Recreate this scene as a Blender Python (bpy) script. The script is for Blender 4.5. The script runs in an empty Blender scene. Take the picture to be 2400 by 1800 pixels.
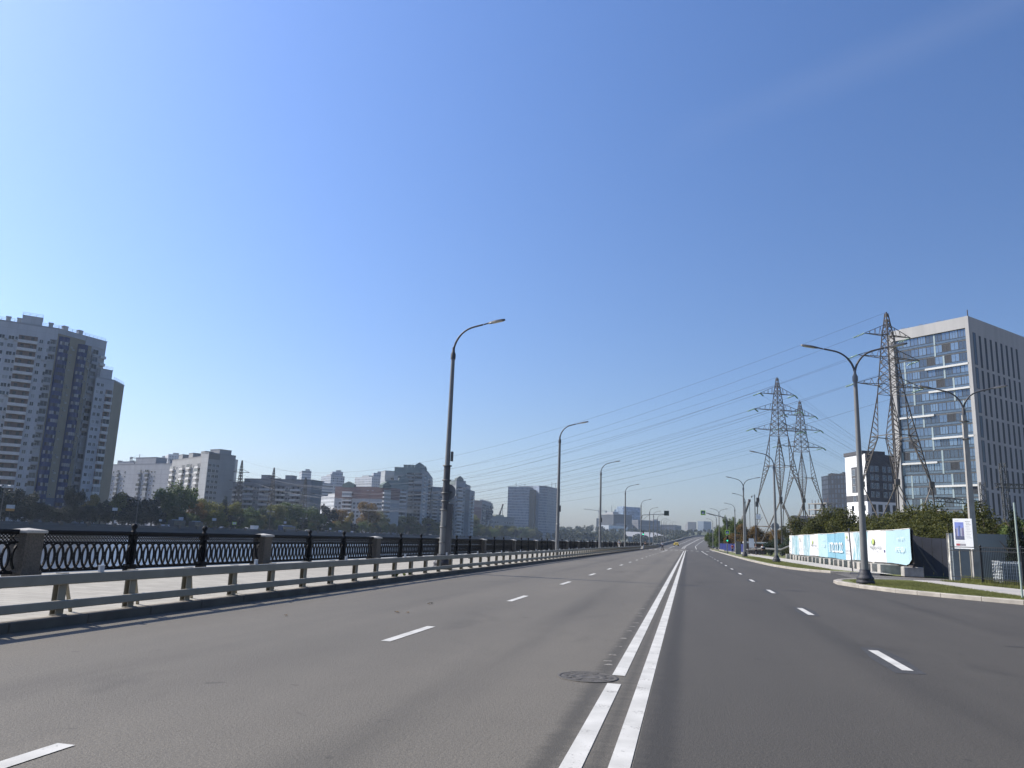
import bpy, bmesh, math, random
import numpy as np
from mathutils import Vector, Matrix
R = math.radians
SC = bpy.context.scene
COL = SC.collection
rnd = random.Random(7)
# ---------------------------------------------------------------- camera calibration (photo is 2400 x 1800)
F, CX, CY, EYE = 1803.0, 1200.0, 900.0, 1.6
_a = 0.038
_n = np.array([-_a, 1.0, ((CY - 1274) - _a * (CX - 1612)) / F]); _n /= np.linalg.norm(_n)
_up = -_n
_fw = np.array([412.0, 374.0, F]); _fw /= np.linalg.norm(_fw); _fw -= _fw.dot(_up) * _up; _fw /= np.linalg.norm(_fw)
_rt = np.cross(_fw, _up)
if _rt[0] < 0: _rt = -_rt
CM = np.array([_rt, _fw, _up])                 # camera (right, down, forward) -> world, Y along the road
def ray(x, y): return CM @ np.array([x - CX, y - CY, F])
def G(x, y, z=0.0):                            # where the ray through a photo pixel meets height z
    r = ray(x, y); t = (z - EYE) / r[2]; return Vector((r[0] * t, r[1] * t, z))
def AX(x, y, X):
    r = ray(x, y); t = X / r[0]; return Vector((X, r[1] * t, EYE + r[2] * t))
def AY(x, y, Y):
    r = ray(x, y); t = Y / r[1]; return Vector((r[0] * t, Y, EYE + r[2] * t))
def DP(x, y, d):                               # at camera depth d
    r = ray(x, y) / F * d; return Vector((r[0], r[1], EYE + r[2]))
def hor(x): return 1274 + _a * (x - 1612)

# ---------------------------------------------------------------- mesh builder
class MB:
    def __init__(s): s.v = []; s.f = []; s.m = []; s.sm = []; s.uv = {}
    def face(s, pts, m=0, sm=False, uv=None):
        b = len(s.v); s.v += [tuple(p) for p in pts]; s.f.append(tuple(range(b, b + len(pts)))); s.m.append(m); s.sm.append(sm)
        if uv: s.uv[len(s.f) - 1] = uv
    def mesh(s, vs, fs, m=0, sm=False):
        b = len(s.v); s.v += [tuple(p) for p in vs]
        for f in fs: s.f.append(tuple(b + i for i in f)); s.m.append(m); s.sm.append(sm)
    def box(s, x0, x1, y0, y1, z0, z1, m=0, M=None):
        vs = [Vector((x, y, z)) for z in (z0, z1) for y in (y0, y1) for x in (x0, x1)]
        if M is not None: vs = [M @ v for v in vs]
        s.mesh(vs, [(0, 2, 3, 1), (4, 5, 7, 6), (0, 1, 5, 4), (2, 6, 7, 3), (0, 4, 6, 2), (1, 3, 7, 5)], m)
    def bbox(s, x0, x1, y0, y1, z0, z1, b=.02, m=0, M=None):   # box with chamfered vertical and top edges
        pr = [(x0 + b, y0), (x1 - b, y0), (x1, y0 + b), (x1, y1 - b), (x1 - b, y1), (x0 + b, y1), (x0, y1 - b), (x0, y0 + b)]
        cx, cy = (x0 + x1) / 2, (y0 + y1) / 2
        def ring(z, k): return [Vector((cx + (x - cx) * k[0], cy + (y - cy) * k[1], z)) for x, y in pr]
        kx, ky = 1 - 2 * b / max(x1 - x0, 1e-6), 1 - 2 * b / max(y1 - y0, 1e-6)
        rs = [ring(z0, (1, 1)), ring(z1 - b, (1, 1)), ring(z1, (kx, ky))]
        vs = [v for r in rs for v in r]
        if M is not None: vs = [M @ v for v in vs]
        fs = [(i + 8 * k, (i + 1) % 8 + 8 * k, (i + 1) % 8 + 8 * k + 8, i + 8 * k + 8) for k in (0, 1) for i in range(8)]
        fs += [tuple(range(16, 24)), tuple(reversed(range(8)))]
        s.mesh(vs, fs, m)
    def bar(s, p, q, w=.1, h=None, m=0, upv=(0, 0, 1)):
        p, q = Vector(p), Vector(q); h = h or w; d = (q - p)
        if d.length < 1e-6: return
        d.normalize(); u = Vector(upv)
        if abs(d.dot(u)) > .98: u = Vector((1, 0, 0))
        a = d.cross(u).normalized(); b = a.cross(d)
        vs = [c + a * (sx * w / 2) + b * (sy * h / 2) for c in (p, q) for sx, sy in ((-1, -1), (1, -1), (1, 1), (-1, 1))]
        s.mesh(vs, [(0, 1, 5, 4), (1, 2, 6, 5), (2, 3, 7, 6), (3, 0, 4, 7), (3, 2, 1, 0), (4, 5, 6, 7)], m)
    def tube(s, pts, r, n=8, m=0, sm=True, cap=True):
        pts = [Vector(p) for p in pts]; N = len(pts)
        rr = r if isinstance(r, (list, tuple)) else [r] * N
        vs = []; pa = None
        for i, p in enumerate(pts):
            d = (pts[min(i + 1, N - 1)] - pts[max(i - 1, 0)]).normalized()
            if pa is None:
                pa = d.cross(Vector((0, 0, 1)) if abs(d.z) < .95 else Vector((1, 0, 0))).normalized()
            pa = (pa - d * pa.dot(d)).normalized(); pb = d.cross(pa)
            vs += [p + (pa * math.cos(6.28319 * k / n) + pb * math.sin(6.28319 * k / n)) * rr[i] for k in range(n)]
        fs = [(i * n + k, i * n + (k + 1) % n, (i + 1) * n + (k + 1) % n, (i + 1) * n + k) for i in range(N - 1) for k in range(n)]
        s.mesh(vs, fs, m, sm)
        if cap: s.mesh(vs[:n], [tuple(reversed(range(n)))], m); s.mesh(vs[-n:], [tuple(range(n))], m)
    def lathe(s, prof, c=(0, 0, 0), n=16, m=0, sm=True):
        c = Vector(c)
        vs = [c + Vector((r * math.cos(6.28319 * k / n), r * math.sin(6.28319 * k / n), z)) for r, z in prof for k in range(n)]
        N = len(prof)
        fs = [(i * n + k, i * n + (k + 1) % n, (i + 1) * n + (k + 1) % n, (i + 1) * n + k) for i in range(N - 1) for k in range(n)]
        s.mesh(vs, fs, m, sm)
        s.mesh(vs[-n:], [tuple(range(n))], m)
    def prism(s, poly, z0, z1, m=0, top=None, mside=None, uv=True, bottom=False):   # poly counter-clockwise (x,y)
        n = len(poly); u = 0
        for i in range(n):
            a, b = poly[i], poly[(i + 1) % n]; L = math.hypot(b[0] - a[0], b[1] - a[1])
            s.face([(a[0], a[1], z0), (b[0], b[1], z0), (b[0], b[1], z1), (a[0], a[1], z1)], mside[i] if mside else m,
                   uv=[(u, z0), (u + L, z0), (u + L, z1), (u, z1)] if uv else None)
            u += L
        s.face([(p[0], p[1], z1) for p in poly], m if top is None else top)
        if bottom: s.face([(p[0], p[1], z0) for p in reversed(poly)], m)
    def build(s, name, mats, parent=None, loc=None, link=True):
        off = Vector((0, 0, 0)); o = parent
        while o is not None: off += o.location; o = o.parent
        me = bpy.data.meshes.new(name)
        vs = s.v if parent is None and loc is None else None
        if vs is None:
            if loc is not None and parent is None: off = Vector(loc)
            vs = [(p[0] - off.x, p[1] - off.y, p[2] - off.z) for p in s.v]
        me.from_pydata(vs, [], s.f)
        for mt in (mats if isinstance(mats, (list, tuple)) else [mats]): me.materials.append(mt)
        me.polygons.foreach_set('material_index', s.m)
        me.polygons.foreach_set('use_smooth', s.sm)
        if s.uv:
            ul = me.uv_layers.new(name='UVMap')
            for fi, uvs in s.uv.items():
                p = me.polygons[fi]
                for k, li in enumerate(p.loop_indices): ul.data[li].uv = uvs[k]
        me.update()
        ob = bpy.data.objects.new(name, me)
        if loc is not None and parent is None: ob.location = loc
        if link: COL.objects.link(ob)
        ob.parent = parent
        return ob

def place(b, name, mt, loc):
    o = b.build(name, mt); o.location = loc; return o
def tag(o, label=None, cat=None, group=None, kind=None):
    if label: o['label'] = label
    if cat: o['category'] = cat
    if group: o['group'] = group
    if kind: o['kind'] = kind
    return o
def empty(name, loc, label=None, cat=None, group=None):
    o = bpy.data.objects.new(name, None); o.empty_display_size = .3
    COL.objects.link(o); o.location = loc; tag(o, label, cat, group); return o
def copy_tree(o, parent=None):
    c = o.copy(); COL.objects.link(c); c.parent = parent
    for ch in list(o.children): copy_tree(ch, c)
    return c
def inst(name, me, parent, loc, rz=0, sc=None):
    o = bpy.data.objects.new(name, me); COL.objects.link(o); o.parent = parent; o.location = loc; o.rotation_euler = (0, 0, rz)
    if sc: o.scale = sc
    return o
def struct(o): o['kind'] = 'structure'; return o
def RZ(a, loc=(0, 0, 0)): return Matrix.Translation(Vector(loc)) @ Matrix.Rotation(a, 4, 'Z')

# ---------------------------------------------------------------- materials
class NT:
    def __init__(s, name):
        s.mat = bpy.data.materials.new(name); s.mat.use_nodes = True; s.t = s.mat.node_tree
        s.b = s.t.nodes['Principled BSDF']; s.out = s.t.nodes['Material Output']
    def n(s, ty, **kw):
        nd = s.t.nodes.new(ty)
        for k, v in kw.items(): setattr(nd, k, v)
        return nd
    def l(s, a, b): s.t.links.new(a, b)
    def val(s, sock, x):
        if hasattr(x, 'is_output'): s.l(x, sock)
        else: sock.default_value = x
    def math(s, op, a, b=0.0, c=0.0):
        nd = s.n('ShaderNodeMath', operation=op); s.val(nd.inputs[0], a); s.val(nd.inputs[1], b); s.val(nd.inputs[2], c); return nd.outputs[0]
    def mix(s, fac, a, b, blend='MIX'):
        nd = s.n('ShaderNodeMix', data_type='RGBA', blend_type=blend); s.val(nd.inputs[0], fac)
        s.val(nd.inputs[6], a if hasattr(a, 'is_output') else (*a, 1)); s.val(nd.inputs[7], b if hasattr(b, 'is_output') else (*b, 1)); return nd.outputs[2]
    def noise(s, vec, scale, detail=3.0, rough=.55, dist=0.0):
        nd = s.n('ShaderNodeTexNoise'); nd.inputs['Scale'].default_value = scale; nd.inputs['Detail'].default_value = detail
        nd.inputs['Roughness'].default_value = rough; nd.inputs['Distortion'].default_value = dist
        if vec is not None: s.l(vec, nd.inputs['Vector'])
        return nd.outputs[0]
    def ramp(s, x, a, b, lo=0.0, hi=1.0):
        nd = s.n('ShaderNodeMapRange'); nd.clamp = True; s.val(nd.inputs[0], x)
        for i, v in enumerate((a, b, lo, hi)): nd.inputs[i + 1].default_value = v
        return nd.outputs[0]
    def coord(s, which='Object'): return s.n('ShaderNodeTexCoord').outputs[which]
    def pos(s): return s.n('ShaderNodeNewGeometry').outputs['Position']
    def mapv(s, v, scale=(1, 1, 1), loc=(0, 0, 0)):
        nd = s.n('ShaderNodeMapping'); s.l(v, nd.inputs[0]); nd.inputs['Scale'].default_value = scale; nd.inputs['Location'].default_value = loc; return nd.outputs[0]
    def bump(s, h, strength=.3, dist=.02):
        nd = s.n('ShaderNodeBump'); nd.inputs['Strength'].default_value = strength; nd.inputs['Distance'].default_value = dist
        s.l(h, nd.inputs['Height']); s.l(nd.outputs[0], s.b.inputs['Normal'])
    def set(s, col=None, rough=None, metal=None, spec=None):
        if col is not None: s.val(s.b.inputs['Base Color'], col if hasattr(col, 'is_output') else (*col, 1))
        if rough is not None: s.val(s.b.inputs['Roughness'], rough)
        if metal is not None: s.b.inputs['Metallic'].default_value = metal
        if spec is not None: s.b.inputs['Specular IOR Level'].default_value = spec
        return s.mat
def mulc(c, k): return tuple(min(1, x * k) for x in c)
_MC = {}
def M(name, col, rough=.8, var=.12, scale=2.0, bump=0.0, metal=0.0, spec=.4, bscale=None, world=False):
    if name in _MC: return _MC[name]
    t = NT(name); v = t.pos() if world else t.coord()
    c = t.mix(t.ramp(t.noise(v, scale, 5), .3, .7), mulc(col, 1 - var), mulc(col, 1 + var))
    t.set(c, rough, metal, spec)
    if bump: t.bump(t.noise(v, bscale or scale * 6, 4), bump, .02)
    _MC[name] = t.mat; return t.mat
def wallmat(name, col, jw=3.2, jh=3.0, joint=.05, jdark=.55, win=None, var=.08, rough=.85):
    """panel wall: joints every jw x jh metres of its own unwrapped surface; win=(w,h,wf,hf,colour) draws distant rows of panes"""
    if name in _MC: return _MC[name]
    t = NT(name); uv = t.coord('UV'); sx = t.n('ShaderNodeSeparateXYZ'); t.l(uv, sx.inputs[0]); u, v = sx.outputs[0], sx.outputs[1]
    nz = t.noise(t.mapv(uv, (1, .25, 1)), .35, 5)
    c = t.mix(t.ramp(nz, .3, .7), mulc(col, 1 - var), mulc(col, 1 + var))
    def cell(w, h):
        cu, cv = t.math('DIVIDE', u, w), t.math('DIVIDE', v, h)
        comb = t.n('ShaderNodeCombineXYZ'); t.l(t.math('FLOOR', cu), comb.inputs[0]); t.l(t.math('FLOOR', cv), comb.inputs[1])
        wn = t.n('ShaderNodeTexWhiteNoise', noise_dimensions='2D'); t.l(comb.outputs[0], wn.inputs['Vector'])
        return t.math('FRACT', cu), t.math('FRACT', cv), wn.outputs['Value']
    if jw:
        fu, fv, rn = cell(jw, jh)
        c = t.mix(t.math('MULTIPLY', rn, .18), c, mulc(col, .62))
        j = t.math('MAXIMUM', t.math('LESS_THAN', fu, joint / jw), t.math('LESS_THAN', fv, joint / jh))
        c = t.mix(t.math('MULTIPLY', j, .8), c, mulc(col, jdark))
    rg = rough
    if win:
        w, h, wf, hf, wc = win
        fu, fv, rn = cell(w, h)
        mk = t.math('MULTIPLY', t.math('COMPARE', fu, .5, wf / 2), t.math('COMPARE', fv, .5, hf / 2))
        c = t.mix(mk, c, t.mix(rn, mulc(wc, .35), mulc(wc, 1.5)))
        rg = t.math('SUBTRACT', rough, t.math('MULTIPLY', mk, max(0, rough - .35)))
    t.set(c, rg, 0, .4); _MC[name] = t.mat; return t.mat
def glass(name, col, rough=.06, metal=.0, spec=.8):
    if name in _MC: return _MC[name]
    t = NT(name); v = t.coord('Object')
    t.set(t.mix(t.noise(v, 1.3, 2), mulc(col, .7), mulc(col, 1.25)), rough, metal, spec); _MC[name] = t.mat; return t.mat
def emit(name, col, k):
    t = NT(name); t.set(col, .4); t.b.inputs['Emission Color'].default_value = (*col, 1); t.b.inputs['Emission Strength'].default_value = k; return t.mat
def leafmat(name, c1, c2, trans=.35):
    if name in _MC: return _MC[name]
    t = NT(name); g = t.n('ShaderNodeNewGeometry'); v = t.coord()
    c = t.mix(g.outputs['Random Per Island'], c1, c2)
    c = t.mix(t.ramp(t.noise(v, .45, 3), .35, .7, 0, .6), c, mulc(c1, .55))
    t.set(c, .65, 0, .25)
    tr = t.n('ShaderNodeBsdfTranslucent'); t.l(t.mix(.5, c, c2), tr.inputs[0])
    ms = t.n('ShaderNodeMixShader'); ms.inputs[0].default_value = trans
    t.l(t.b.outputs[0], ms.inputs[1]); t.l(tr.outputs[0], ms.inputs[2]); t.l(ms.outputs[0], t.out.inputs[0])
    _MC[name] = t.mat; return t.mat

IRON = M('black_iron', (.007, .007, .008), .6, .3, 8, .2, spec=.15)
GALV = M('galvanised_paint', (.275, .25, .195), .55, .12, 2.5, .06)
GALVD = M('galvanised_dark', (.10, .10, .095), .6, .2, 3)
POLE = M('pole_grey_paint', (.165, .165, .16), .5, .15, 1.2, .05)
POLED = M('pole_dark_band', (.07, .07, .073), .55, .2, 2)
CAST = M('cast_base_dark', (.035, .035, .04), .6, .3, 5, .2)
HEADM = M('lamp_head_grey', (.10, .10, .105), .45, .1, 4)
LENS = glass('lamp_lens', (.5, .48, .40), .2)
CONC = M('weathered_concrete', (.34, .32, .285), .9, .25, 2.2, .35)
CONCP = M('concrete_post', (.30, .285, .26), .9, .2, 1.5, .2)
STEEL = M('lattice_steel', (.115, .10, .085), .6, .25, .5)
RUST = M('rusty_steel', (.16, .085, .06), .75, .3, 1)
WHITE = M('white_paint', (.78, .78, .77), .5, .05, 1)
DARK = M('dark_void', (.02, .022, .026), .5, .3, 1)
GL_D = glass('glass_dark', (.012, .016, .022), .08, 0, .4)
GL_M = glass('glass_mid', (.06, .072, .085), .1, 0, .5)
GL_L = glass('glass_curtained', (.24, .25, .25), .3)
RUB = M('rubber', (.02, .02, .02), .8, .2, 4)
BARK = M('bark', (.07, .055, .04), .95, .3, 3, .4)
# ---------------------------------------------------------------- camera, sky, sun, haze
cam = bpy.data.cameras.new('camera'); co = bpy.data.objects.new('camera', cam); COL.objects.link(co)
cam.sensor_width = 36; cam.lens = F * 36 / 2400; cam.clip_end = 20000; cam.clip_start = .05
co.matrix_world = Matrix(((CM[0][0], -CM[0][1], -CM[0][2], 0), (CM[1][0], -CM[1][1], -CM[1][2], 0), (CM[2][0], -CM[2][1], -CM[2][2], EYE), (0, 0, 0, 1)))
SC.camera = co
SUN_EL = R(42); SUN_DIR = Vector((-.9987 * math.cos(SUN_EL), .05 * math.cos(SUN_EL), math.sin(SUN_EL)))
w = bpy.data.worlds.new('World'); SC.world = w; w.use_nodes = True
wt = w.node_tree; bg = wt.nodes['Background']
sky = wt.nodes.new('ShaderNodeTexSky'); sky.sky_type = 'NISHITA'; sky.sun_disc = False
sky.sun_elevation = SUN_EL; sky.sun_rotation = math.atan2(SUN_DIR.x, SUN_DIR.y)
sky.air_density = 1.15; sky.dust_density = 1.2; sky.ozone_density = 2.2; sky.altitude = 150
hs = wt.nodes.new('ShaderNodeHueSaturation'); hs.inputs['Saturation'].default_value = 1.13; hs.inputs['Value'].default_value = 1.0
wt.links.new(sky.outputs[0], hs.inputs['Color'])
sep = wt.nodes.new('ShaderNodeSeparateXYZ'); tc0 = wt.nodes.new('ShaderNodeTexCoord'); wt.links.new(tc0.outputs['Generated'], sep.inputs[0])
gm = wt.nodes.new('ShaderNodeMapRange'); wt.links.new(sep.outputs[2], gm.inputs[0]); gm.inputs[1].default_value = .02; gm.inputs[2].default_value = .62; gm.inputs[3].default_value = 0; gm.inputs[4].default_value = 1
tint = wt.nodes.new('ShaderNodeMix'); tint.data_type = 'RGBA'; wt.links.new(gm.outputs[0], tint.inputs[0]); tint.inputs[6].default_value = (1.03, 1.08, 1.33, 1); tint.inputs[7].default_value = (1.32, 1.44, 1.82, 1)
mul = wt.nodes.new('ShaderNodeMix'); mul.data_type = 'RGBA'; mul.blend_type = 'MULTIPLY'; mul.inputs[0].default_value = 1; wt.links.new(hs.outputs[0], mul.inputs[6]); wt.links.new(tint.outputs[2], mul.inputs[7])
az = wt.nodes.new('ShaderNodeVectorMath'); az.operation = 'DOT_PRODUCT'; az.inputs[1].default_value = (SUN_DIR.x, SUN_DIR.y, 0); wt.links.new(tc0.outputs['Generated'], az.inputs[0])
ag = wt.nodes.new('ShaderNodeMapRange'); wt.links.new(az.outputs['Value'], ag.inputs[0]); ag.inputs[1].default_value = -.35; ag.inputs[2].default_value = .65; ag.inputs[3].default_value = .70; ag.inputs[4].default_value = 1.12
mul2 = wt.nodes.new('ShaderNodeVectorMath'); mul2.operation = 'SCALE'; wt.links.new(mul.outputs[2], mul2.inputs[0]); wt.links.new(ag.outputs[0], mul2.inputs['Scale'])
# a faint old vapour trail high on the right: a narrow great circle of thin cirrus in the sky
tc = wt.nodes.new('ShaderNodeTexCoord')
pa, pb = Vector(ray(1920, 190)).normalized(), Vector(ray(2330, 20)).normalized()
dot = wt.nodes.new('ShaderNodeVectorMath'); dot.operation = 'DOT_PRODUCT'; dot.inputs[1].default_value = pa.cross(pb).normalized(); wt.links.new(tc.outputs['Generated'], dot.inputs[0])
nz = wt.nodes.new('ShaderNodeTexNoise'); nz.inputs['Scale'].default_value = 6; nz.inputs['Detail'].default_value = 6; wt.links.new(tc.outputs['Generated'], nz.inputs['Vector'])
def wm(op, a, b=0.0):
    n = wt.nodes.new('ShaderNodeMath'); n.operation = op
    for i, x in enumerate((a, b)):
        if hasattr(x, 'is_output'): wt.links.new(x, n.inputs[i])
        else: n.inputs[i].default_value = x
    return n.outputs[0]
dd = wm('ADD', wm('ABSOLUTE', dot.outputs['Value']), wm('MULTIPLY', wm('SUBTRACT', nz.outputs[0], .5), .03))
band = wm('MULTIPLY', wm('MAXIMUM', wm('SUBTRACT', 1.0, wm('DIVIDE', wm('ABSOLUTE', dd), .03)), 0.0), .035)
side = wt.nodes.new('ShaderNodeVectorMath'); side.operation = 'DOT_PRODUCT'; side.inputs[1].default_value = pb; wt.links.new(tc.outputs['Generated'], side.inputs[0])
band = wm('MULTIPLY', band, wm('MAXIMUM', wm('MULTIPLY', wm('SUBTRACT', side.outputs['Value'], .93), 14.0), 0.0))
mx = wt.nodes.new('ShaderNodeMix'); mx.data_type = 'RGBA'; wt.links.new(band, mx.inputs[0]); wt.links.new(mul2.outputs[0], mx.inputs[6]); mx.inputs[7].default_value = (9, 9.5, 10.5, 1)
wt.links.new(mx.outputs[2], bg.inputs['Color']); bg.inputs['Strength'].default_value = .085
sl = bpy.data.lights.new('sun', 'SUN'); sl.energy = 5.0; sl.angle = R(.53); sl.color = (1, .94, .84)
so = bpy.data.objects.new('sun', sl); COL.objects.link(so); so.rotation_euler = (-SUN_DIR).to_track_quat('-Z', 'Y').to_euler(); so.location = (-100, 0, 200)
SC.view_settings.view_transform = 'Standard'; SC.view_settings.look = 'None'; SC.view_settings.gamma = 1; SC.view_settings.exposure = .45
SC.cycles.max_bounces = 6; SC.cycles.diffuse_bounces = 3; SC.cycles.glossy_bounces = 3; SC.cycles.transmission_bounces = 3; SC.cycles.volume_bounces = 0
SC.cycles.use_denoising = True; SC.cycles.caustics_reflective = False; SC.cycles.caustics_refractive = False
HAZE = 0.00014
if HAZE:
    b = MB(); b.box(-1500, 1300, -420, 3100, -9, 175)
    hm = bpy.data.materials.new('haze_air'); hm.use_nodes = True; ht = hm.node_tree
    ht.nodes.remove(ht.nodes['Principled BSDF'])
    pv = ht.nodes.new('ShaderNodeVolumePrincipled'); pv.inputs['Density'].default_value = HAZE; pv.inputs['Color'].default_value = (.70, .84, 1.0, 1); pv.inputs['Anisotropy'].default_value = .3
    ht.links.new(pv.outputs[0], ht.nodes['Material Output'].inputs['Volume'])
    tag(b.build('haze', hm), kind='stuff')

# ---------------------------------------------------------------- ground, river, roads
def asphalt(name, col, warm, var=.10, strips=()):
    t = NT(name); p = t.pos()
    big = t.ramp(t.noise(t.mapv(p, (1, .12, 1)), .55, 4), .32, .7)          # wheel-track streaks along the road
    mid = t.ramp(t.noise(p, 1.6, 5, .65), .3, .72)
    c = t.mix(big, mulc(col, 1 - var), mulc(warm, 1 + var))
    c = t.mix(t.math('MULTIPLY', mid, .35), c, mulc(col, .78))
    g1 = t.noise(p, 95, 2, .7); g2 = t.noise(p, 34, 3, .75)
    c = t.mix(t.ramp(g1, .44, .70), c, mulc(warm, 1.9)); c = t.mix(t.ramp(g2, .56, .34, 0, .42), c, mulc(col, .45))
    vor = t.n('ShaderNodeTexVoronoi', feature='DISTANCE_TO_EDGE'); vor.inputs['Scale'].default_value = .16
    t.l(t.mapv(t.n('ShaderNodeVectorMath', operation='ADD').outputs[0], (1, 1, 1)), vor.inputs['Vector'])
    va = [n for n in t.t.nodes if n.type == 'VECT_MATH'][0]; t.l(p, va.inputs[0])
    nn = t.n('ShaderNodeTexNoise'); nn.inputs['Scale'].default_value = .7; nn.inputs['Detail'].default_value = 5; t.l(p, nn.inputs['Vector'])
    sc = t.n('ShaderNodeVectorMath', operation='SCALE'); t.l(nn.outputs['Color'], sc.inputs[0]); sc.inputs['Scale'].default_value = 3.0; t.l(sc.outputs[0], va.inputs[1])
    crack = t.math('MULTIPLY', t.math('LESS_THAN', vor.outputs['Distance'], .0022), t.ramp(t.noise(p, .09, 2), .60, .66))
    c = t.mix(t.math('MULTIPLY', crack, .55), c, mulc(col, .35))
    sy = t.n('ShaderNodeSeparateXYZ'); t.l(p, sy.inputs[0])
    ln = t.math('ABSOLUTE', t.math('SUBTRACT', t.math('FRACT', t.math('DIVIDE', t.math('ADD', sy.outputs[0], .66 if strips and strips[0][0] < -.5 else -.9), 3.75)), .5))   # oil line mid-lane
    oil = t.math('MULTIPLY', t.ramp(ln, .13, .02), t.ramp(t.noise(t.mapv(p, (1, .10, 1)), .9, 5, .65), .35, .7)); c = t.mix(t.math('MULTIPLY', oil, .5), c, mulc(col, .5))
    st_ = t.ramp(t.noise(t.mapv(p, (1, .55, 1)), .42, 4, .6, .6), .60, .74); c = t.mix(t.math('MULTIPLY', st_, .5), c, mulc(col, .55))
    sp_ = t.ramp(t.noise(p, 2.6, 3, .5), .70, .73); c = t.mix(t.math('MULTIPLY', sp_, .45), c, mulc(col, .42))
    if strips:
        sx = t.n('ShaderNodeSeparateXYZ'); t.l(p, sx.inputs[0]); ed = t.noise(t.mapv(p, (1, 6, 1)), 1.3, 5, .7)
        for xc, hw, k in strips:                                      # ground-off bands where older lines were removed
            m = t.ramp(t.math('ADD', t.math('SUBTRACT', hw, t.math('ABSOLUTE', t.math('SUBTRACT', sx.outputs[0], xc))), t.math('MULTIPLY', t.math('SUBTRACT', ed, .5), .26)), -.02, .10, 0, k)
            c = t.mix(m, c, mulc(col, .42))
    t.set(c, .72, 0, .35)
    t.bump(t.math('ADD', g1, t.math('MULTIPLY', g2, 1.4)), .55, .012)
    return t.mat
ASPH = asphalt('asphalt_worn', (.096, .086, .068), (.117, .104, .082), .15, ((-1.02, .13, .62), (-.66, .09, .6)))
ASPHR = asphalt('asphalt_newer', (.053, .0475, .0385), (.064, .057, .046), .12, ((-.22, .16, .5),))
DIRT = M('bare_ground', (.17, .15, .115), .95, .3, .5, .3, world=True)
GRASSB = M('turf', (.13, .14, .045), .95, .35, 1.5, .6, bscale=40, world=True)
def tiles(name, col, w, h, var=.06):
    t = NT(name); p = t.pos(); br = t.n('ShaderNodeTexBrick'); t.l(p, br.inputs['Vector'])
    br.inputs['Scale'].default_value = 1; br.inputs['Brick Width'].default_value = w; br.inputs['Row Height'].default_value = h; br.inputs['Mortar Size'].default_value = .010
    for i, k in ((1, 1 - var), (2, 1 + var), (3, .5)): br.inputs[i].default_value = (*mulc(col, k), 1)
    c = t.mix(t.ramp(t.noise(p, .9, 5), .3, .7, 0, .35), br.outputs[0], mulc(col, .8)); t.set(c, .85, 0, .3); t.bump(t.noise(p, 60, 3), .2, .006); return t.mat
PAVE = tiles('promenade_slabs', (.335, .312, .262), .6, .3, .12)
WALK = tiles('sidewalk_concrete', (.40, .375, .335), 2.4, 1.6, .04)
KERB = M('kerb_granite', (.34, .31, .265), .85, .22, 1.8, .35, world=True)
GRAN = M('granite_pillar', (.11, .094, .075), .8, .35, 26, .25)
GRANL = M('granite_cap', (.40, .38, .34), .8, .2, 20, .2)
def sheet(name, poly, z, mt):
    b = MB(); b.face([(p[0], p[1], z) for p in poly]); return struct(b.build(name, mt))
WZ = -2.7
b = MB()                                                            # ground with the river channel in it
prof = [(1300, -.08), (-17.3, -.08), (-17.6, -5), (-179.5, -5), (-180.2, -.2), (-1500, -.2)]
for y0, y1 in ((-400, 200), (200, 1000)):
    for (xa, za), (xb, zb) in zip(prof[:-1], prof[1:]):
        b.face([(xb, y0, zb), (xa, y0, za), (xa, y1, za), (xb, y1, zb)])
b.face([(-1500, 1000, -.2), (-180.2, 1000, -.2), (-17.3, 1000, -.08), (1300, 1000, -.08), (1300, 3090, -.1), (-1500, 3090, -.1)])
b.face([(-179.5, 1000, -5), (-17.6, 1000, -5), (-17.3, 1000, -.08), (-180.2, 1000, -.2)])
struct(b.build('ground', DIRT))
t = NT('river_water'); p = t.pos()
h1 = t.noise(t.mapv(p, (1.0, .55, 1)), 1.1, 4, .6); h2 = t.noise(p, .22, 2)
t.set((.012, .02, .024), .30, 0, .5); t.b.inputs['IOR'].default_value = 2.3
t.bump(t.math('ADD', h1, t.math('MULTIPLY', h2, .8)), .42, .2)
b = MB(); b.face([(-179.8, -400, WZ), (-17.45, -400, WZ), (-17.45, 999.9, WZ), (-179.8, 999.9, WZ)]); struct(b.build('river_water', t.mat))
sheet('road_left_lanes', [(-9.34, -40), (-.4, -40), (-.4, 240), (-9.34, 240)], 0, ASPH)
sheet('road_right_lanes', [(-.4, -40), (18, -40), (18, 60), (14, 66), (10, 240), (-.4, 240)], 0, ASPHR)
sheet('promenade_paving', [(-17.25, -40), (-9.53, -40), (-9.53, 560), (-17.25, 560)], .142, PAVE)
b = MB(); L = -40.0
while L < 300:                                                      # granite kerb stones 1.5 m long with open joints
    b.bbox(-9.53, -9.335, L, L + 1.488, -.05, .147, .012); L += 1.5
struct(b.build('kerb_left', M('kerb_granite_shaded', (.115, .098, .076), .85, .25, 1.8, .35, world=True)))  # granite colour darkened to stand in for shade on the road-side face
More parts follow.
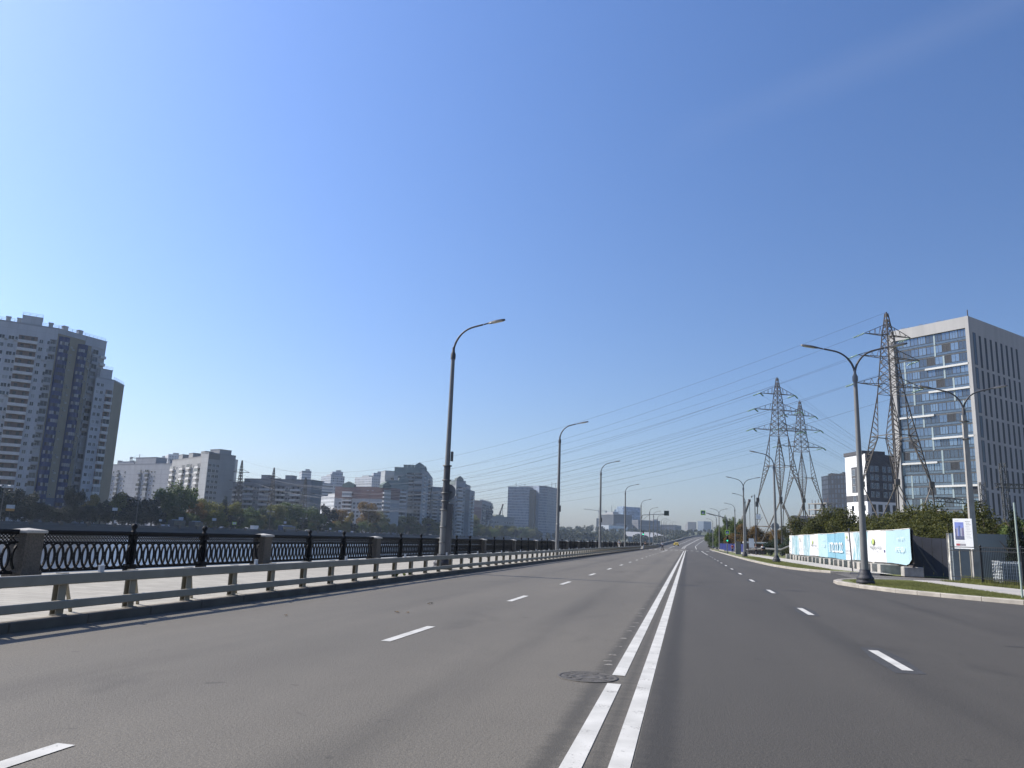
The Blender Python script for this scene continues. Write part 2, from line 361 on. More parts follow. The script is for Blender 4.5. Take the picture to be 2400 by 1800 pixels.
def kerb(name, path, w=.18, z=.15, zt=None):
    b = MB(); n = len(path); off = []
    for i in range(n):
        a, c = Vector(path[max(i - 1, 0)]), Vector(path[min(i + 1, n - 1)]); d = (c - a).normalized(); off.append(Vector((d.y, -d.x)))
    for i in range(n - 1):
        p, q = Vector(path[i]), Vector(path[i + 1]); pi, qi = p + off[i] * w, q + off[i + 1] * w; e = .02
        pe, qe = p + off[i] * e, q + off[i + 1] * e
        L = (q - p).length; k = max(1, int(L / 1.0)); g = .010 / max(L, .01)
        for j in range(k):
            f0, f1 = j / k + g, (j + 1) / k - g
            P = lambda a, c, f: a.lerp(c, f)
            A, Bq = P(p, q, f0), P(p, q, f1); Ai, Bi = P(pi, qi, f0), P(pi, qi, f1); Ae, Be = P(pe, qe, f0), P(pe, qe, f1)
            dz = rnd.uniform(-.006, .006)
            b.face([(A.x, A.y, -.02), (Ai.x, Ai.y, -.02), (Ai.x, Ai.y, z), (A.x, A.y, z - .02)])
            b.face([(Bi.x, Bi.y, -.02), (Bq.x, Bq.y, -.02), (Bq.x, Bq.y, z - .02), (Bi.x, Bi.y, z)])
            b.face([(Bq.x, Bq.y, -.02), (A.x, A.y, -.02), (A.x, A.y, z - .02 + dz), (Bq.x, Bq.y, z - .02 + dz)])
            b.face([(Bq.x, Bq.y, z - .02 + dz), (A.x, A.y, z - .02 + dz), (Ae.x, Ae.y, z + dz), (Be.x, Be.y, z + dz)])
            b.face([(Be.x, Be.y, z + dz), (Ae.x, Ae.y, z + dz), (Ai.x, Ai.y, z + dz), (Bi.x, Bi.y, z + dz)])
            b.face([(Ai.x, Ai.y, -.02), (Bi.x, Bi.y, -.02), (Bi.x, Bi.y, z), (Ai.x, Ai.y, z)])
    return struct(b.build(name, KERB))
NEARK = [(15.6, 24.6), (13.2, 27.2), (10.98, 29.88), (10.05, 30.95), (9.1, 32.2), (7.96, 33.9), (7.15, 36.6), (6.72, 39.0), (6.85, 40.8), (7.3, 42.3), (8.3, 43.9), (9.8, 45.2), (11.6, 46.3)]
FARK = [(12.4, 56.4), (10.6, 56.6), (9.4, 56.9), (8.3, 58.6), (7.45, 62.3), (6.85, 69), (6.55, 78), (6.35, 94), (6.3, 130), (6.3, 240)]
kerb('kerb_near', NEARK, .32); kerb('kerb_far', FARK, .32)
sheet('verge_near', [(16.5, 26)] + [(x + .25, y + .12) for x, y in NEARK[:7]] + [(7.0, 39), (7.15, 40.8), (7.5, 42.1), (8.45, 43.6), (9.9, 44.9), (11.6, 45.9), (11.9, 42), (12.0, 36), (12.6, 31)], .132, GRASSB)
sheet('sidewalk_near', [(11.6, 46.2), (11.75, 42), (11.95, 36), (12.2, 32.5), (13.4, 28.5), (18, 24), (22, 20), (22, 26), (15.4, 37), (13.7, 44.4), (13.0, 46.6)], .136, WALK)
sheet('fence_verge', [(13.0, 46.6), (13.7, 44.4), (15.4, 37), (22, 26), (40, 26), (40, 50), (16.5, 51), (15.2, 47)], .125, GRASSB)
sheet('verge_far', [(x + .3, y + .1) for x, y in FARK] + [(9.2, 240), (9.4, 126), (9.87, 83), (10.46, 63), (11.8, 57.4)], .132, GRASSB)
sheet('sidewalk_far', [(11.8, 57.0), (10.46, 62.7), (9.87, 83), (9.4, 126), (9.2, 240), (11.6, 240), (11.9, 150), (12.6, 115), (12.9, 86), (13.1, 63), (13.0, 55.5)], .134, WALK)
sheet('hoarding_verge', [(13.0, 55.5), (13.1, 63), (12.9, 86), (12.6, 115), (11.9, 150), (11.6, 240), (60, 240), (60, 56), (16.5, 56), (15, 55.6)], .06, GRASSB)
sheet('gate_apron', [(11.6, 46.3), (13.0, 46.6), (15.4, 48), (18, 52), (15.4, 55.4), (13.0, 55.5), (11.6, 56.2), (9.5, 56.4), (9.0, 45.0)], .012, asphalt('apron_asphalt', (.10, .09, .078), (.13, .118, .10)))

# markings: thermoplastic sheets 4 mm proud, worn through in places
t = NT('road_paint'); p = t.pos(); wear = t.ramp(t.math('ADD', t.math('MULTIPLY', t.noise(p, 42, 4, .7), .5), t.math('MULTIPLY', t.noise(p, 3.2, 5, .6), .5)), .355, .43)
PAINT = t.set(t.mix(wear, (.20, .19, .17), t.mix(t.ramp(t.noise(p, 2.1, 5), .3, .7), (.40, .39, .355), (.56, .545, .50))), .7, 0, .3); t.bump(t.noise(p, 90, 2), .3, .006)
t = NT('road_paint_old'); p = t.pos(); wear = t.ramp(t.noise(p, 9, 5, .7), .40, .5)
PAINTO = t.set(t.mix(wear, (.085, .077, .066), (.25, .235, .20)), .8, 0, .3)
TAR = M('road_tar_patch', (.045, .043, .042), .7, .25, 4, .4, world=True)
def paint(name, quads, z=.006, mt=None):
    b = MB()
    for q in quads: b.face([(x, y, z) for x, y in q])
    return struct(b.build(name, mt or PAINT))
def rect(x0, x1, y0, y1): return [(x0, y0), (x1, y0), (x1, y1), (x0, y1)]
MHY = 9.62
paint('marking_double_line', [rect(-.905, -.75, -6, MHY - .32), rect(-.905, -.75, MHY + .25, 178), rect(-.57, -.415, -6, 178)])
ds = []
for k in range(-1, 16):
    y = 3.0 + 8.32 * k; ds.append(rect(-4.485, -4.335, y, y + 2.15 if k < 14 else y + 2.15))
paint('marking_lane_dashes', ds + [rect(-4.485, -4.335, 136, 178)])
ds = [rect(2.86, 3.01, 12.05 + 8.62 * k - 8.62, 14.15 + 8.62 * k - 8.62) for k in range(0, 13)]
paint('marking_lane_dashes_right', ds + [rect(2.86, 3.01, 122, 178)])
paint('marking_zebra_crossing', [rect(-8.6 + 1.15 * k, -8.0 + 1.15 * k, 180, 184.5) for k in range(13)])
q = []
for k in range(46):                                                 # remains of an older line beside the new one
    y = 3 + k * .62 + rnd.uniform(-.2, .2); a = rnd.uniform(.05, .16)
    if abs(y - MHY) < .6 or y < 9.9 or rnd.random() < .25: continue
    x = -1.10 + rnd.uniform(-.04, .03); q.append([(x - .04 + .06 * rnd.random(), y), (x + .11, y + .02), (x + .12 - .05 * rnd.random(), y + a), (x - .02 + .05 * rnd.random(), y + a * .8)])
paint('marking_old_paint', q, .0025, PAINTO)
q = []
for k in range(13):                                                 # darker cleaned halo round each right-hand dash
    y = 3.43 + 8.62 * k; q.append([(2.7, y - .3), (3.1, y - .25), (3.2, y + 1.2), (3.14, y + 2.5), (2.8, y + 2.45), (2.68, y + 1)])
paint('marking_dash_halo', q, .003, M('road_dash_halo', (.045, .044, .043), .8, .2, 5, .3, world=True))
# ramp climbing over the far crossing
RP = [(-1.5, 240, 0), (-1, 330, .5), (2, 430, 2.0), (7, 530, 4.6), (14, 620, 7.0), (23, 720, 8.5), (36, 820, 8.6), (55, 960, 7.8), (80, 1120, 6)]
def ramp_pt(i, s, dz=0):
    a, c = Vector(RP[max(i - 1, 0)]), Vector(RP[min(i + 1, len(RP) - 1)]); d = (c - a); d.z = 0; d.normalize()
    return Vector(RP[i]) + Vector((d.y, -d.x, 0)) * s + Vector((0, 0, dz))
b = MB()
for i in range(len(RP) - 1):
    b.face([ramp_pt(i, -9), ramp_pt(i, 9), ramp_pt(i + 1, 9), ramp_pt(i + 1, -9)])
    for s in (-1, 1): b.face([ramp_pt(i, 9.6 * s, -.01), ramp_pt(i, 16 * s, -12), ramp_pt(i + 1, 16 * s, -12), ramp_pt(i + 1, 9.6 * s, -.01)], 1)
struct(b.build('ramp_road', [M('ramp_asphalt', (.075, .07, .063), .9, .1, .1, world=True), GRASSB]))
b = MB()
for s in (-4, -.3, .3, 4):
    for i in range(len(RP) - 1): b.face([ramp_pt(i, s - .1, .012), ramp_pt(i, s + .1, .012), ramp_pt(i + 1, s + .1, .012), ramp_pt(i + 1, s - .1, .012)])
struct(b.build('marking_ramp_lines', PAINT))
for s, lb in ((-9.3, 'pale concrete parapet on the river side of the rising ramp'), (9.3, 'concrete parapet on the land side of the rising ramp')):
    b = MB()
    for i in range(0 if s < 0 else 2, len(RP) - 1):
        for d0, d1 in ((-.25, -.25), (.25, .25)):
            b.face([ramp_pt(i, s + d0, -.3), ramp_pt(i + 1, s + d0, -.3), ramp_pt(i + 1, s + d0, .95), ramp_pt(i, s + d0, .95)])
        b.face([ramp_pt(i, s - .25, .95), ramp_pt(i, s + .25, .95), ramp_pt(i + 1, s + .25, .95), ramp_pt(i + 1, s - .25, .95)])
    tag(b.build('ramp_parapet', M('parapet_concrete', (.26, .255, .24), .9, .1, .3)), lb, 'parapet')
# wooded hill beyond the river bend
def hill_z(x, y):
    s = min(1, max(0, (y - 1060) / 420)); s = s * s * (3 - 2 * s)
    return -.15 + (19 + 4 * math.sin(x * .011 + 1) + 3 * math.sin(x * .031)) * s * (1 - min(1, max(0, (x - 60) / 260)) * .55)
b = MB(); xs = list(range(-900, 1001, 50)); ys = list(range(1050, 3051, 50))
vs = [(x, y, hill_z(x, y)) for y in ys for x in xs]; nx = len(xs)
b.mesh(vs, [(j * nx + i, j * nx + i + 1, (j + 1) * nx + i + 1, (j + 1) * nx + i) for j in range(len(ys) - 1) for i in range(nx - 1)], 0, True)
struct(b.build('hill', M('hill_scrub', (.06, .065, .03), .95, .3, .05, world=True)))
def sub(b, name, mt, parent):
    o = b.build(name, mt); o.parent = parent; return o
# ---------------------------------------------------------------- cast-iron river railing
ZP = .142; XR = -16.5
rail = empty('embankment_railing', (XR, 16.9, ZP), 'ornate black cast iron railing with stone pillars along the river promenade', 'railing')
b = MB()
b.box(-.29, .29, -.33, .33, 0, .14); b.box(-.25, .25, -.28, .28, .14, 1.10); b.box(-.19, .19, .282, .287, .25, 1.0); b.box(.252, .257, -.2, .2, .25, 1.0)
pil = b.build('granite_pillar', GRAN, link=False).data
b = MB(); b.bbox(-.31, .31, -.345, .345, 0, .07, .02)
b.mesh([(-.30, -.335, .07), (.30, -.335, .07), (.30, .335, .07), (-.30, .335, .07), (0, 0, .125)], [(0, 1, 4), (1, 2, 4), (2, 3, 4), (3, 0, 4)])
pcap = b.build('pillar_cap', GRANL, link=False).data
b = MB()
b.box(-.13, .13, -.13, .13, 0, .22); b.box(-.085, .085, -.085, .085, .22, .98)
for sx, sy in ((1, 0), (-1, 0), (0, 1), (0, -1)): b.box(-.05 + sx * .075, .05 + sx * .075, -.05 + sy * .075, .05 + sy * .075, .25, .95)
b.box(-.11, .11, -.11, .11, .98, 1.06)
pst = b.build('iron_post', IRON, link=False).data
b = MB(); b.lathe([(.10, 0), (.14, .05), (.145, .09), (.08, .13), (.05, .17), (.055, .2), (.085, .24), (.095, .285), (.075, .335), (.03, .365), (.005, .37)], n=14)
fin = b.build('finial', IRON, link=False).data
def panel_mesh(Lp):
    b = MB(); h = Lp / 2
    b.bbox(-.085, .085, -h, h, 1.10, 1.185, .025); b.box(-.03, .03, -h, h, .845, .885); b.box(-.035, .035, -h, h, .085, .14); b.box(-.02, .02, -h, h, 1.06, 1.099)
    n = 12; sp = Lp / n
    for i in range(-1, n + 1):
        cy = -h + sp * (i + .5); ry, rz, cz = sp * .86, .355, .492
        for k in range(20):
            a0, a1 = 6.28319 * k / 20, 6.28319 * (k + 1) / 20
            p0, p1 = (math.cos(a0), math.sin(a0)), (math.cos(a1), math.sin(a1))
            y0, y1 = cy + ry * p0[0], cy + ry * p1[0]
            if max(abs(y0), abs(y1)) > h: continue
            b.bar((0, y0, cz + rz * p0[1]), (0, y1, cz + rz * p1[1]), .053, .040, 0, (1, 0, 0))
    m = int(Lp / .105); s2 = Lp / m                                 # lattice band of small scales
    for i in range(m):
        y = -h + s2 * (i + .5)
        for dy in (-1, 1):
            ya, yb = y - dy * s2, y + dy * s2
            if abs(ya) < h and abs(yb) < h: b.bar((0, ya, .885), (0, yb, 1.06), .024, .016, 0, (1, 0, 0))
    b.box(-.008, .008, -h, h, .968, .979)
    return b.build('railing_panel', IRON, link=False).data
pan = panel_mesh(3.38)
for k in range(-1, 32):
    y0 = 16.9 + 11.45 * k - 16.9
    pl = inst('granite_pillar', pil, rail, (0, y0, 0)); inst('pillar_cap', pcap, pl, (0, 0, 1.10))
    for j in (0, 1):
        ps = inst('iron_post', pst, rail, (0, y0 + 3.93 + 3.59 * j, 0)); inst('finial', fin, ps, (0, 0, 1.06))
    for j, (yy, q) in enumerate(((y0 + 2.06, 3.56), (y0 + 3.93 + 1.795, 3.41), (y0 + 9.39, 3.56))):
        inst('railing_panel', pan, rail, (0, yy, 0), 0, (1, q / 3.38, 1))
# ---------------------------------------------------------------- guardrails along the kerb
def prof_rail(b, y0, y1, z0, z1, xf=-9.44, d=.075):
    L = y0
    while L < y1 - .1:                                               # 3.2 m lengths with a small lap at each joint
        e = min(L + 3.2, y1); zc = (z0 + z1) / 2; k = rnd.uniform(-.004, .004)
        pr = [(xf - d, z0), (xf - .012, z0), (xf, z0 + .012), (xf + .0, z1 - .012), (xf - .012, z1), (xf - d, z1)]
        for (xa, za), (xb, zb) in zip(pr[:-1], pr[1:]): b.face([(xa + k, L, za), (xa + k, e - .004, za), (xb + k, e - .004, zb), (xb + k, L, zb)])
        b.face([(x + k, L, z) for x, z in pr]); b.face([(x + k, e - .004, z) for x, z in reversed(pr)])
        b.face([(xf - d + k, L, z1), (xf - d + k, e - .004, z1), (xf - d + k, e - .004, z0), (xf - d + k, L, z0)])
        if e < y1 - .1 and int(e * 10) % 2 == 0: b.box(xf - d - .004, xf + .006, e - .16, e + .16, z0 - .006, z1 + .006); [b.box(xf - .05 + .0, xf - .03, e - .12 + .06 * q, e - .10 + .06 * q, z0 - .035, z0) for q in range(5)]
        L = e
b = MB(); b.box(-.11, .0, .070, .080, 0, .60); b.box(-.01, .0, -.08, .069, 0, .60); b.box(-.11, -.10, -.08, .069, .0, .60); b.box(-.10, .05, -.10, .10, 0, .012)
gpost = b.build('post', GALV, link=False).data
b = MB(); b.bar((-.08, .10, .60), (-.26, .52, .0), .05, .03)
gbrace = b.build('brace', GALV, link=False).data
b = MB(); b.box(-.10, .01, -.075, .075, -.002, .012)
gbrk = b.build('bracket', GALV, link=False).data
b = MB(); b.box(-.05, -.01, -.05, .05, 0, .10); b.box(-.055, -.005, -.055, .055, .10, .108)
grefl = b.build('reflector', M('reflector_white', (.55, .56, .57), .3, .05), link=False).data
def guardrail(y0, y1, n, label):
    g = empty('guardrail', (-9.5, y0, .147), label, 'guardrail')
    bu = MB(); prof_rail(bu, y0, y1, .615, .775); bu.build('upper_rail', GALV, g)
    bl = MB(); prof_rail(bl, y0, y1, .245, .375); bl.build('lower_rail', GALV, g)
    for i in range(n):
        y = (y1 - y0) * (i + .5) / n
        ps = inst('post', gpost, g, (-.04, y, 0)); inst('brace', gbrace, ps, (0, 0, 0)); inst('bracket', gbrk, ps, (.0, 0, .6285))
        if i % 3 == 0 : inst('reflector', grefl, g, (.01, y + .75, .63))
    return g
guardrail(5.0, 165.0, 100, 'two-bar grey steel guardrail along the left kerb, nearest the camera')
g2 = guardrail(174.0, 274.0, 60, 'more distant two-bar steel guardrail on the left kerb beyond the crossing gap')
b = MB(); b.box(-.05, .0, -.02, .02, 0, .7); b.box(-.06, .06, -.05, -.03, .1, .75); 
e_ = b.build('end_plate', WHITE, link=False).data; inst('end_plate', e_, g2, (.05, -.1, 0))
# ---------------------------------------------------------------- street lamps
def arm_pts(s=1):
    pts = [(0, 0, 9.25)]
    for k in range(0, 13):
        a = k / 12 * R(78); r = 1.15
        pts.append((s * (r - r * math.cos(a)), 0, 9.5 + r * math.sin(a) * 1.05))
    x, z = pts[-1][0], pts[-1][2]; pts += [(x + s * .2, 0, z + .05), (x + s * .42, 0, z + .10)]
    return pts
def mk_head():
    b = MB(); pr = [(-.05, .05), (.08, .10), (.30, .135), (.55, .12), (.68, .07), (.72, .02)]
    top = []; n = len(pr)
    vs = []
    for x, w_ in pr: vs += [(x, -w_, 0), (x, -w_ * .7, .045 + .25 * w_), (x, 0, .06 + .32 * w_), (x, w_ * .7, .045 + .25 * w_), (x, w_, 0)]
    fs = [(i * 5 + k, i * 5 + k + 1, i * 5 + 6 + k, i * 5 + 5 + k) for i in range(n - 1) for k in range(4)] + [(i * 5, i * 5 + 5, i * 5 + 9, i * 5 + 4) for i in range(n - 1)] + [(0, 4, 3, 2, 1), (n * 5 - 5, n * 5 - 4, n * 5 - 3, n * 5 - 2, n * 5 - 1)]
    b.mesh(vs, fs, 0); b.tube([(-.28, 0, .02), (.0, 0, .04)], .035, 8)
    h_ = b.build('lamp_head', HEADM, link=False).data
    b = MB(); b.box(.12, .58, -.09, .09, -.012, -.002); l_ = b.build('lens', LENS, link=False).data
    return h_, l_
HEAD, LENSM = mk_head()
b = MB(); b.tube(arm_pts(), [.05] * 8 + [.042] * 8, 8); ARM = b.build('arm', POLED, link=False).data
b = MB(); b.tube([(0, 0, 0), (0, 0, 9.3)], [.165, .09], 12); b.lathe([(.125, 9.2), (.125, 9.42), (.07, 9.55), (.055, 9.75)], n=12); POLEM = b.build('pole', POLE, link=False).data
b = MB(); b.lathe([(.36, 0), (.39, .03), (.39, .12), (.34, .16), (.37, .2), (.37, .27), (.31, .33), (.27, .42), (.27, .48), (.235, .52), (.22, .62)], n=18); BASEM = b.build('base', CAST, link=False).data
def lamp(loc, label, group, arms=(0,), rz=0, h=1.0, base=True, pole=None, name='street_lamp', armz=0):
    o = empty(name, loc, label, 'street lamp', group)
    p = inst('pole', pole or POLEM, o, (0, 0, 0), 0, (1, 1, h))
    if base: inst('base', BASEM, o, (0, 0, 0))
    for a in arms:
        ar = inst('arm', ARM, o, (0, 0, 9.4 * (h - 1)), rz + a)
        hd = inst('lamp_head', HEAD, ar, (1.64, 0, 10.82)); hd.rotation_euler = (0, R(-11), 0)
        inst('lens', LENSM, hd, (0, 0, 0))
    return o
b = MB()
b.tube([(0, 0, 0), (0, 0, 2.5)], [.17, .165], 12); b.tube([(0, 0, 2.5), (0, 0, 4.4)], [.15, .145], 12, 1); b.tube([(0, 0, 4.4), (0, 0, 9.3)], [.115, .085], 12)
b.lathe([(.115, 9.2), (.115, 9.42), (.07, 9.55), (.055, 9.75)], n=12, m=1)
for z in (2.48, 2.85, 3.2, 3.75, 4.38): b.lathe([(.2, z), (.2, z + .05), (.12, z + .055)], n=12, m=2)
for z in (1.1, 1.75): b.lathe([(.2, z), (.2, z + .04), (.15, z + .045)], n=12, m=2)
b.box(.12, .33, -.11, .10, .55, 2.75, 1)
POLEB = b.build('pole', [POLE, POLED, GALVD], link=False).data
b = MB(); b.tube([(0, 0, 0), (0, 0, 2.6)], [.15, .145], 12); b.tube([(0, 0, 2.6), (0, 0, 9.3)], [.135, .095], 12); b.lathe([(.16, 2.55), (.16, 2.65), (.12, 2.66)], n=12); b.lathe([(.115, 9.2), (.115, 9.42), (.07, 9.55), (.055, 9.75)], n=12, m=1)
b.box(.10, .22, -.08, .08, 3.6, 4.1, 1)
POLEC = b.build('pole', [POLE, POLED], link=False).data
LY = [32.3, 62.5, 94, 132.3, 178.2, 219, 244, 276, 316]
lg = 'single-arm street lamps along the river side'
lamp((-10.25, LY[0], ZP), 'tall single-arm street lamp rising behind the near guardrail, with dark cable sleeve', lg, pole=POLEB)
lbl = ['single-arm river-side street lamp just right of the twin-slab grey office', 'third single-arm street lamp on the river side, left of the cranes', 'fourth single-arm street lamp on the river side, in front of the glass tower',
       'single-arm river-side street lamp carrying the green traffic light and overhead sign']
for y, l_ in zip(LY[1:5], lbl): lamp((-10.25, y, ZP), l_, lg, pole=POLEC, base=False)
for y in LY[5:]: lamp((-10.25, y, ZP), 'small distant single-arm street lamp in the river-side row beyond the traffic light', lg + ', far end', pole=POLEC, base=False)
for (ya, px_) in ((350.7, 1556), (386, 1561), (470, 1570), (550, 1576), (662, 1582)):
    p_ = AY(px_, 1268, ya); zz = np.interp(ya, [r_[1] for r_ in RP], [r_[2] for r_ in RP])
    lamp((p_.x, ya, zz), 'small distant single-arm street lamp in the river-side row beyond the traffic light', lg + ', far end', pole=POLEC, base=False)
b = MB(); b.box(-.045, .045, -.06, .06, 0, .42); b.box(-.03, .05, -.05, .05, .16, .24)
tag(place(b, 'camera_box', GALVD, (-10.06, LY[0], 4.75)), 'small dark control box clipped high on the nearest river-side lamp', 'control box')
b = MB(); b.lathe([(.002, .012), (.345, .012), (.35, .006), (.345, 0)], n=28)
disc = b.build('sign_plate', M('sign_back_grey', (.22, .23, .24), .5, .1, 3), link=False).data
def round_sign(loc, label, r=1.0):
    o = empty('round_sign', loc, label, 'road sign'); d = inst('sign_plate', disc, o, (0, 0, 0), 0, (r, r, 1)); d.rotation_euler = (R(-90), 0, 0)
    bb = MB(); bb.box(-.2, .2, -.035, -.013, -.03, .03); bk = bb.build('clamp', GALVD, link=False).data; inst('clamp', bk, o, (0, .0, 0)); return o
round_sign((-10.22, LY[0] + .22, 3.42), 'round road sign seen from behind, on the nearest river-side lamp', 1.0)
RL = [((7.7, 37.9), (0, math.pi), 'double-arm street lamp on the near grass island at right'), ((8.55, 81.9), (math.pi,), 'single-arm street lamp in front of the nearer lattice pylons, with a round sign'),
      ((7.7, 113.9), (0, math.pi), 'double-arm street lamp standing beside the camera mast'), ((10.4, 150), (math.pi,), 'single-arm street lamp just left of the double-arm lamp by the camera mast'),
      ((10.6, 186), (math.pi,), 'single-arm street lamp in front of the tall green and orange trees'), ((8.2, 216), (0, math.pi), 'distant double-arm street lamp by the right-hand crossing sign'),
      ((9.0, 259), (math.pi,), 'distant slim street lamp on the right beyond the crossing, nearer of two'), ((9.2, 303), (math.pi,), 'farthest slim street lamp on the right beyond the crossing')]
for (xy, ar, l_) in RL: lamp((*xy, .14), l_, 'street lamps along the right verge', ar)
round_sign((8.55, 82.15, 3.6), 'grey round road sign seen from behind, on the lamp before the pylons', 1.12)
b = MB(); b.tube([(0, 0, 0), (0, 0, 9.3)], [.235, .15], 4, 0, False); b.lathe([(.11, 9.2), (.11, 9.45), (.06, 9.75)], n=10, m=1)
for z in (8.9, 7.9): b.box(-.2, .2, -.18, .18, z, z + .05, 1)
PCON = b.build('pole', [CONCP, POLED], link=False).data
PCON.transform(Matrix.Rotation(R(45), 4, 'Z'))
lamp((15.5, 48.2, .12), 'double-arm lamp on a square concrete pole behind the white information board', None, (R(-4), math.pi + R(4)), 0, 1.0, False, PCON, 'concrete_lamp')
# ---------------------------------------------------------------- traffic lights and crossing signs
GREEN = emit('signal_green', (.02, .9, .45), 1.6)
SBLUE = M('sign_blue', (.03, .07, .22), .4, .05); SYG = M('sign_yellow_green', (.45, .72, .05), .4, .05); SBACK = M('sign_back_dark', (.055, .07, .05), .6, .1)
def signal(loc, label):
    o = empty('traffic_light', loc, label, 'traffic light')
    b = MB(); b.bbox(-.15, .15, -.10, .12, 0, .98, .02); sub(b, 'housing', M('signal_black', (.015, .016, .016), .5), o)
    for k in range(3):
        b = MB(); b.lathe([(.115, 0), (.115, .012), (.002, .03)], n=16); me = b.build('signal_lens', GREEN if k == 0 else M('signal_lens_off', (.05, .02, .015), .3), link=False).data
        l_ = inst('signal_lens', me, o, (0, -.10, .18 + .31 * k)); l_.rotation_euler = (R(90), 0, 0)
        b = MB(); N = 10
        for q in range(N):
            a0, a1 = R(10 + 160 * q / N), R(10 + 160 * (q + 1) / N)
            b.face([(.13 * math.cos(a0), 0, .13 * math.sin(a0)), (.13 * math.cos(a1), 0, .13 * math.sin(a1)), (.13 * math.cos(a1), -.18, .13 * math.sin(a1)), (.13 * math.cos(a0), -.18, .13 * math.sin(a0))])
        me = b.build('visor', M('signal_black', (.015, .016, .016), .5), link=False).data; inst('visor', me, o, (0, -.10, .18 + .31 * k))
    return o
def crossing_sign(loc, label, s=.7, back=False, border=True):
    o = empty('crossing_sign', loc, label, 'road sign'); h = s * .72
    b = MB(); b.box(-h, h, .0, .03, -h, h); sub(b, 'backing_board', SBACK if back else SYG, o)
    if not back:
        i = s * .5
        b = MB(); b.box(-i, i, -.008, -.003, -i, i); sub(b, 'blue_panel', SBLUE, o)
        b = MB(); t_ = i * .86
        b.mesh([(-t_, -.012, -t_ * .8), (t_, -.012, -t_ * .8), (0, -.012, t_ * .8)], [(0, 1, 2)])
        sub(b, 'white_triangle', WHITE, o)
        b = MB(); q = i * .5
        def bar2(x0, z0, x1, z1, w_): b.bar((x0 * q, -.016, z0 * q), (x1 * q, -.016, z1 * q), w_ * q, .004, 0, (0, 1, 0))
        bar2(0, .45, .02, -.25, .34); bar2(0, -.25, .42, -1.2, .22); bar2(0, -.25, -.45, -1.15, .22); bar2(0, .35, .48, -.1, .16); bar2(0, .35, -.48, -.15, .16)
        b.mesh([(q * .2 * math.cos(a), -.016, q * (.72 + .2 * math.sin(a))) for a in [6.28 * k / 10 for k in range(10)]], [tuple(range(10))])
        sub(b, 'walking_figure', DARK, o)
    return o
b = MB(); AZ = 1.35; b.tube([(0, 0, 5.4 + AZ)] + [(.35 * (1 - math.cos(a)), 0, 5.75 + AZ + .45 * math.sin(a)) for a in [R(90) * k / 5 for k in range(6)]] + [(5.0, 0, 6.55 + AZ)], .06, 8); b.bar((0, 0, 5.0 + AZ), (1.6, 0, 6.25 + AZ), .05)
tag(place(b, 'sign_arm', POLED, (-10.05, LY[4], 0)), 'curved bracket arm reaching over the road from the river-side lamp with the traffic light', 'bracket arm')
crossing_sign((-10.05 + 5.45, LY[4], 8.1), 'dark back of a square overhead sign hung over the left lanes', .75, True)
signal((-9.75, LY[4] - .15, 3.1), 'green traffic light on the river-side lamp pole at the crossing')
PX, PY = 6.9, 146.0
o = empty('signal_pole', (PX, PY, .14), 'grey pole with a long curved arm over the right lanes at the crossing', 'signal pole')
b = MB(); b.tube([(PX, PY, .14), (PX, PY, 5.9)] + [(PX - .45 * (1 - math.cos(a)), PY, 5.9 + .55 * math.sin(a)) for a in [R(80) * k / 5 for k in range(1, 6)]] + [(PX - 3.6, PY, 7.2)], .075, 8); b.bar((PX, PY, 5.6), (PX - 1.2, PY, 6.85), .05)
b.build('pole', POLE, o); b = MB(); b.lathe([(.2, .14), (.2, .3), (.1, .36)], (PX, PY, 0), 12); b.build('base', CAST, o)
crossing_sign((PX - 4.15, PY, 7.2), 'pedestrian crossing sign with bright yellow-green border, hung over the right lanes', .58)
crossing_sign((PX + .05, PY - .12, 3.85), 'pedestrian crossing sign with bright yellow-green border, low on the signal pole', .58)
signal((PX + .02, PY - .16, 2.2), 'green traffic light under the crossing sign on the right-hand pole')
# ---------------------------------------------------------------- manhole, debris, weeds
b = MB(); b.lathe([(.36, 0), (.36, .012), (.325, .012), (.324, .006), (.31, .006), (.30, .012), (.25, .012), (.245, .006), (.225, .006), (.22, .012), (.16, .012), (.155, .006), (.135, .006), (.13, .012), (.07, .012), (.065, .006), (.002, .006)], n=36)
for k in range(10):
    a = k * .628; b.bar((.17 * math.cos(a), .17 * math.sin(a), .013), (.29 * math.cos(a), .29 * math.sin(a), .013), .03, .008)
mh_ = place(b, 'manhole_cover', M('manhole_iron', (.080, .073, .063), .75, .3, 9, .2), (-1.17, MHY, .002)); mh_.scale.z = .55; tag(mh_, 'round dark cast manhole cover breaking the left white centre line', 'manhole cover')
lm = [M('dry_leaf', (.10, .065, .03), .9, .3, 8), M('dry_twig', (.035, .028, .022), .9, .3, 8)]
def leaf(loc, label, L, tw=False):
    b = MB()
    if tw: b.tube([(-L / 2, 0, .012), (-L * .1, .02, .02), (L * .2, -.012, .016), (L / 2, .01, .012)], [.006, .009, .008, .004], 5); b.tube([(-L * .1, .02, .02), (L * .12, .07, .02)], .004, 5)
    else:
        ps = [(-L / 2, 0, .006), (-L * .2, L * .28, .018), (L * .15, L * .22, .03), (L / 2, 0, .01), (L * .12, -L * .25, .026), (-L * .22, -L * .22, .012)]
        b.face(ps)
    o = tag(place(b, 'twig' if tw else 'fallen_leaf', lm[1 if tw else 0], (*loc, .004)), label, 'twig' if tw else 'leaf'); o.rotation_euler = (0, 0, rnd.uniform(0, 3)); return o
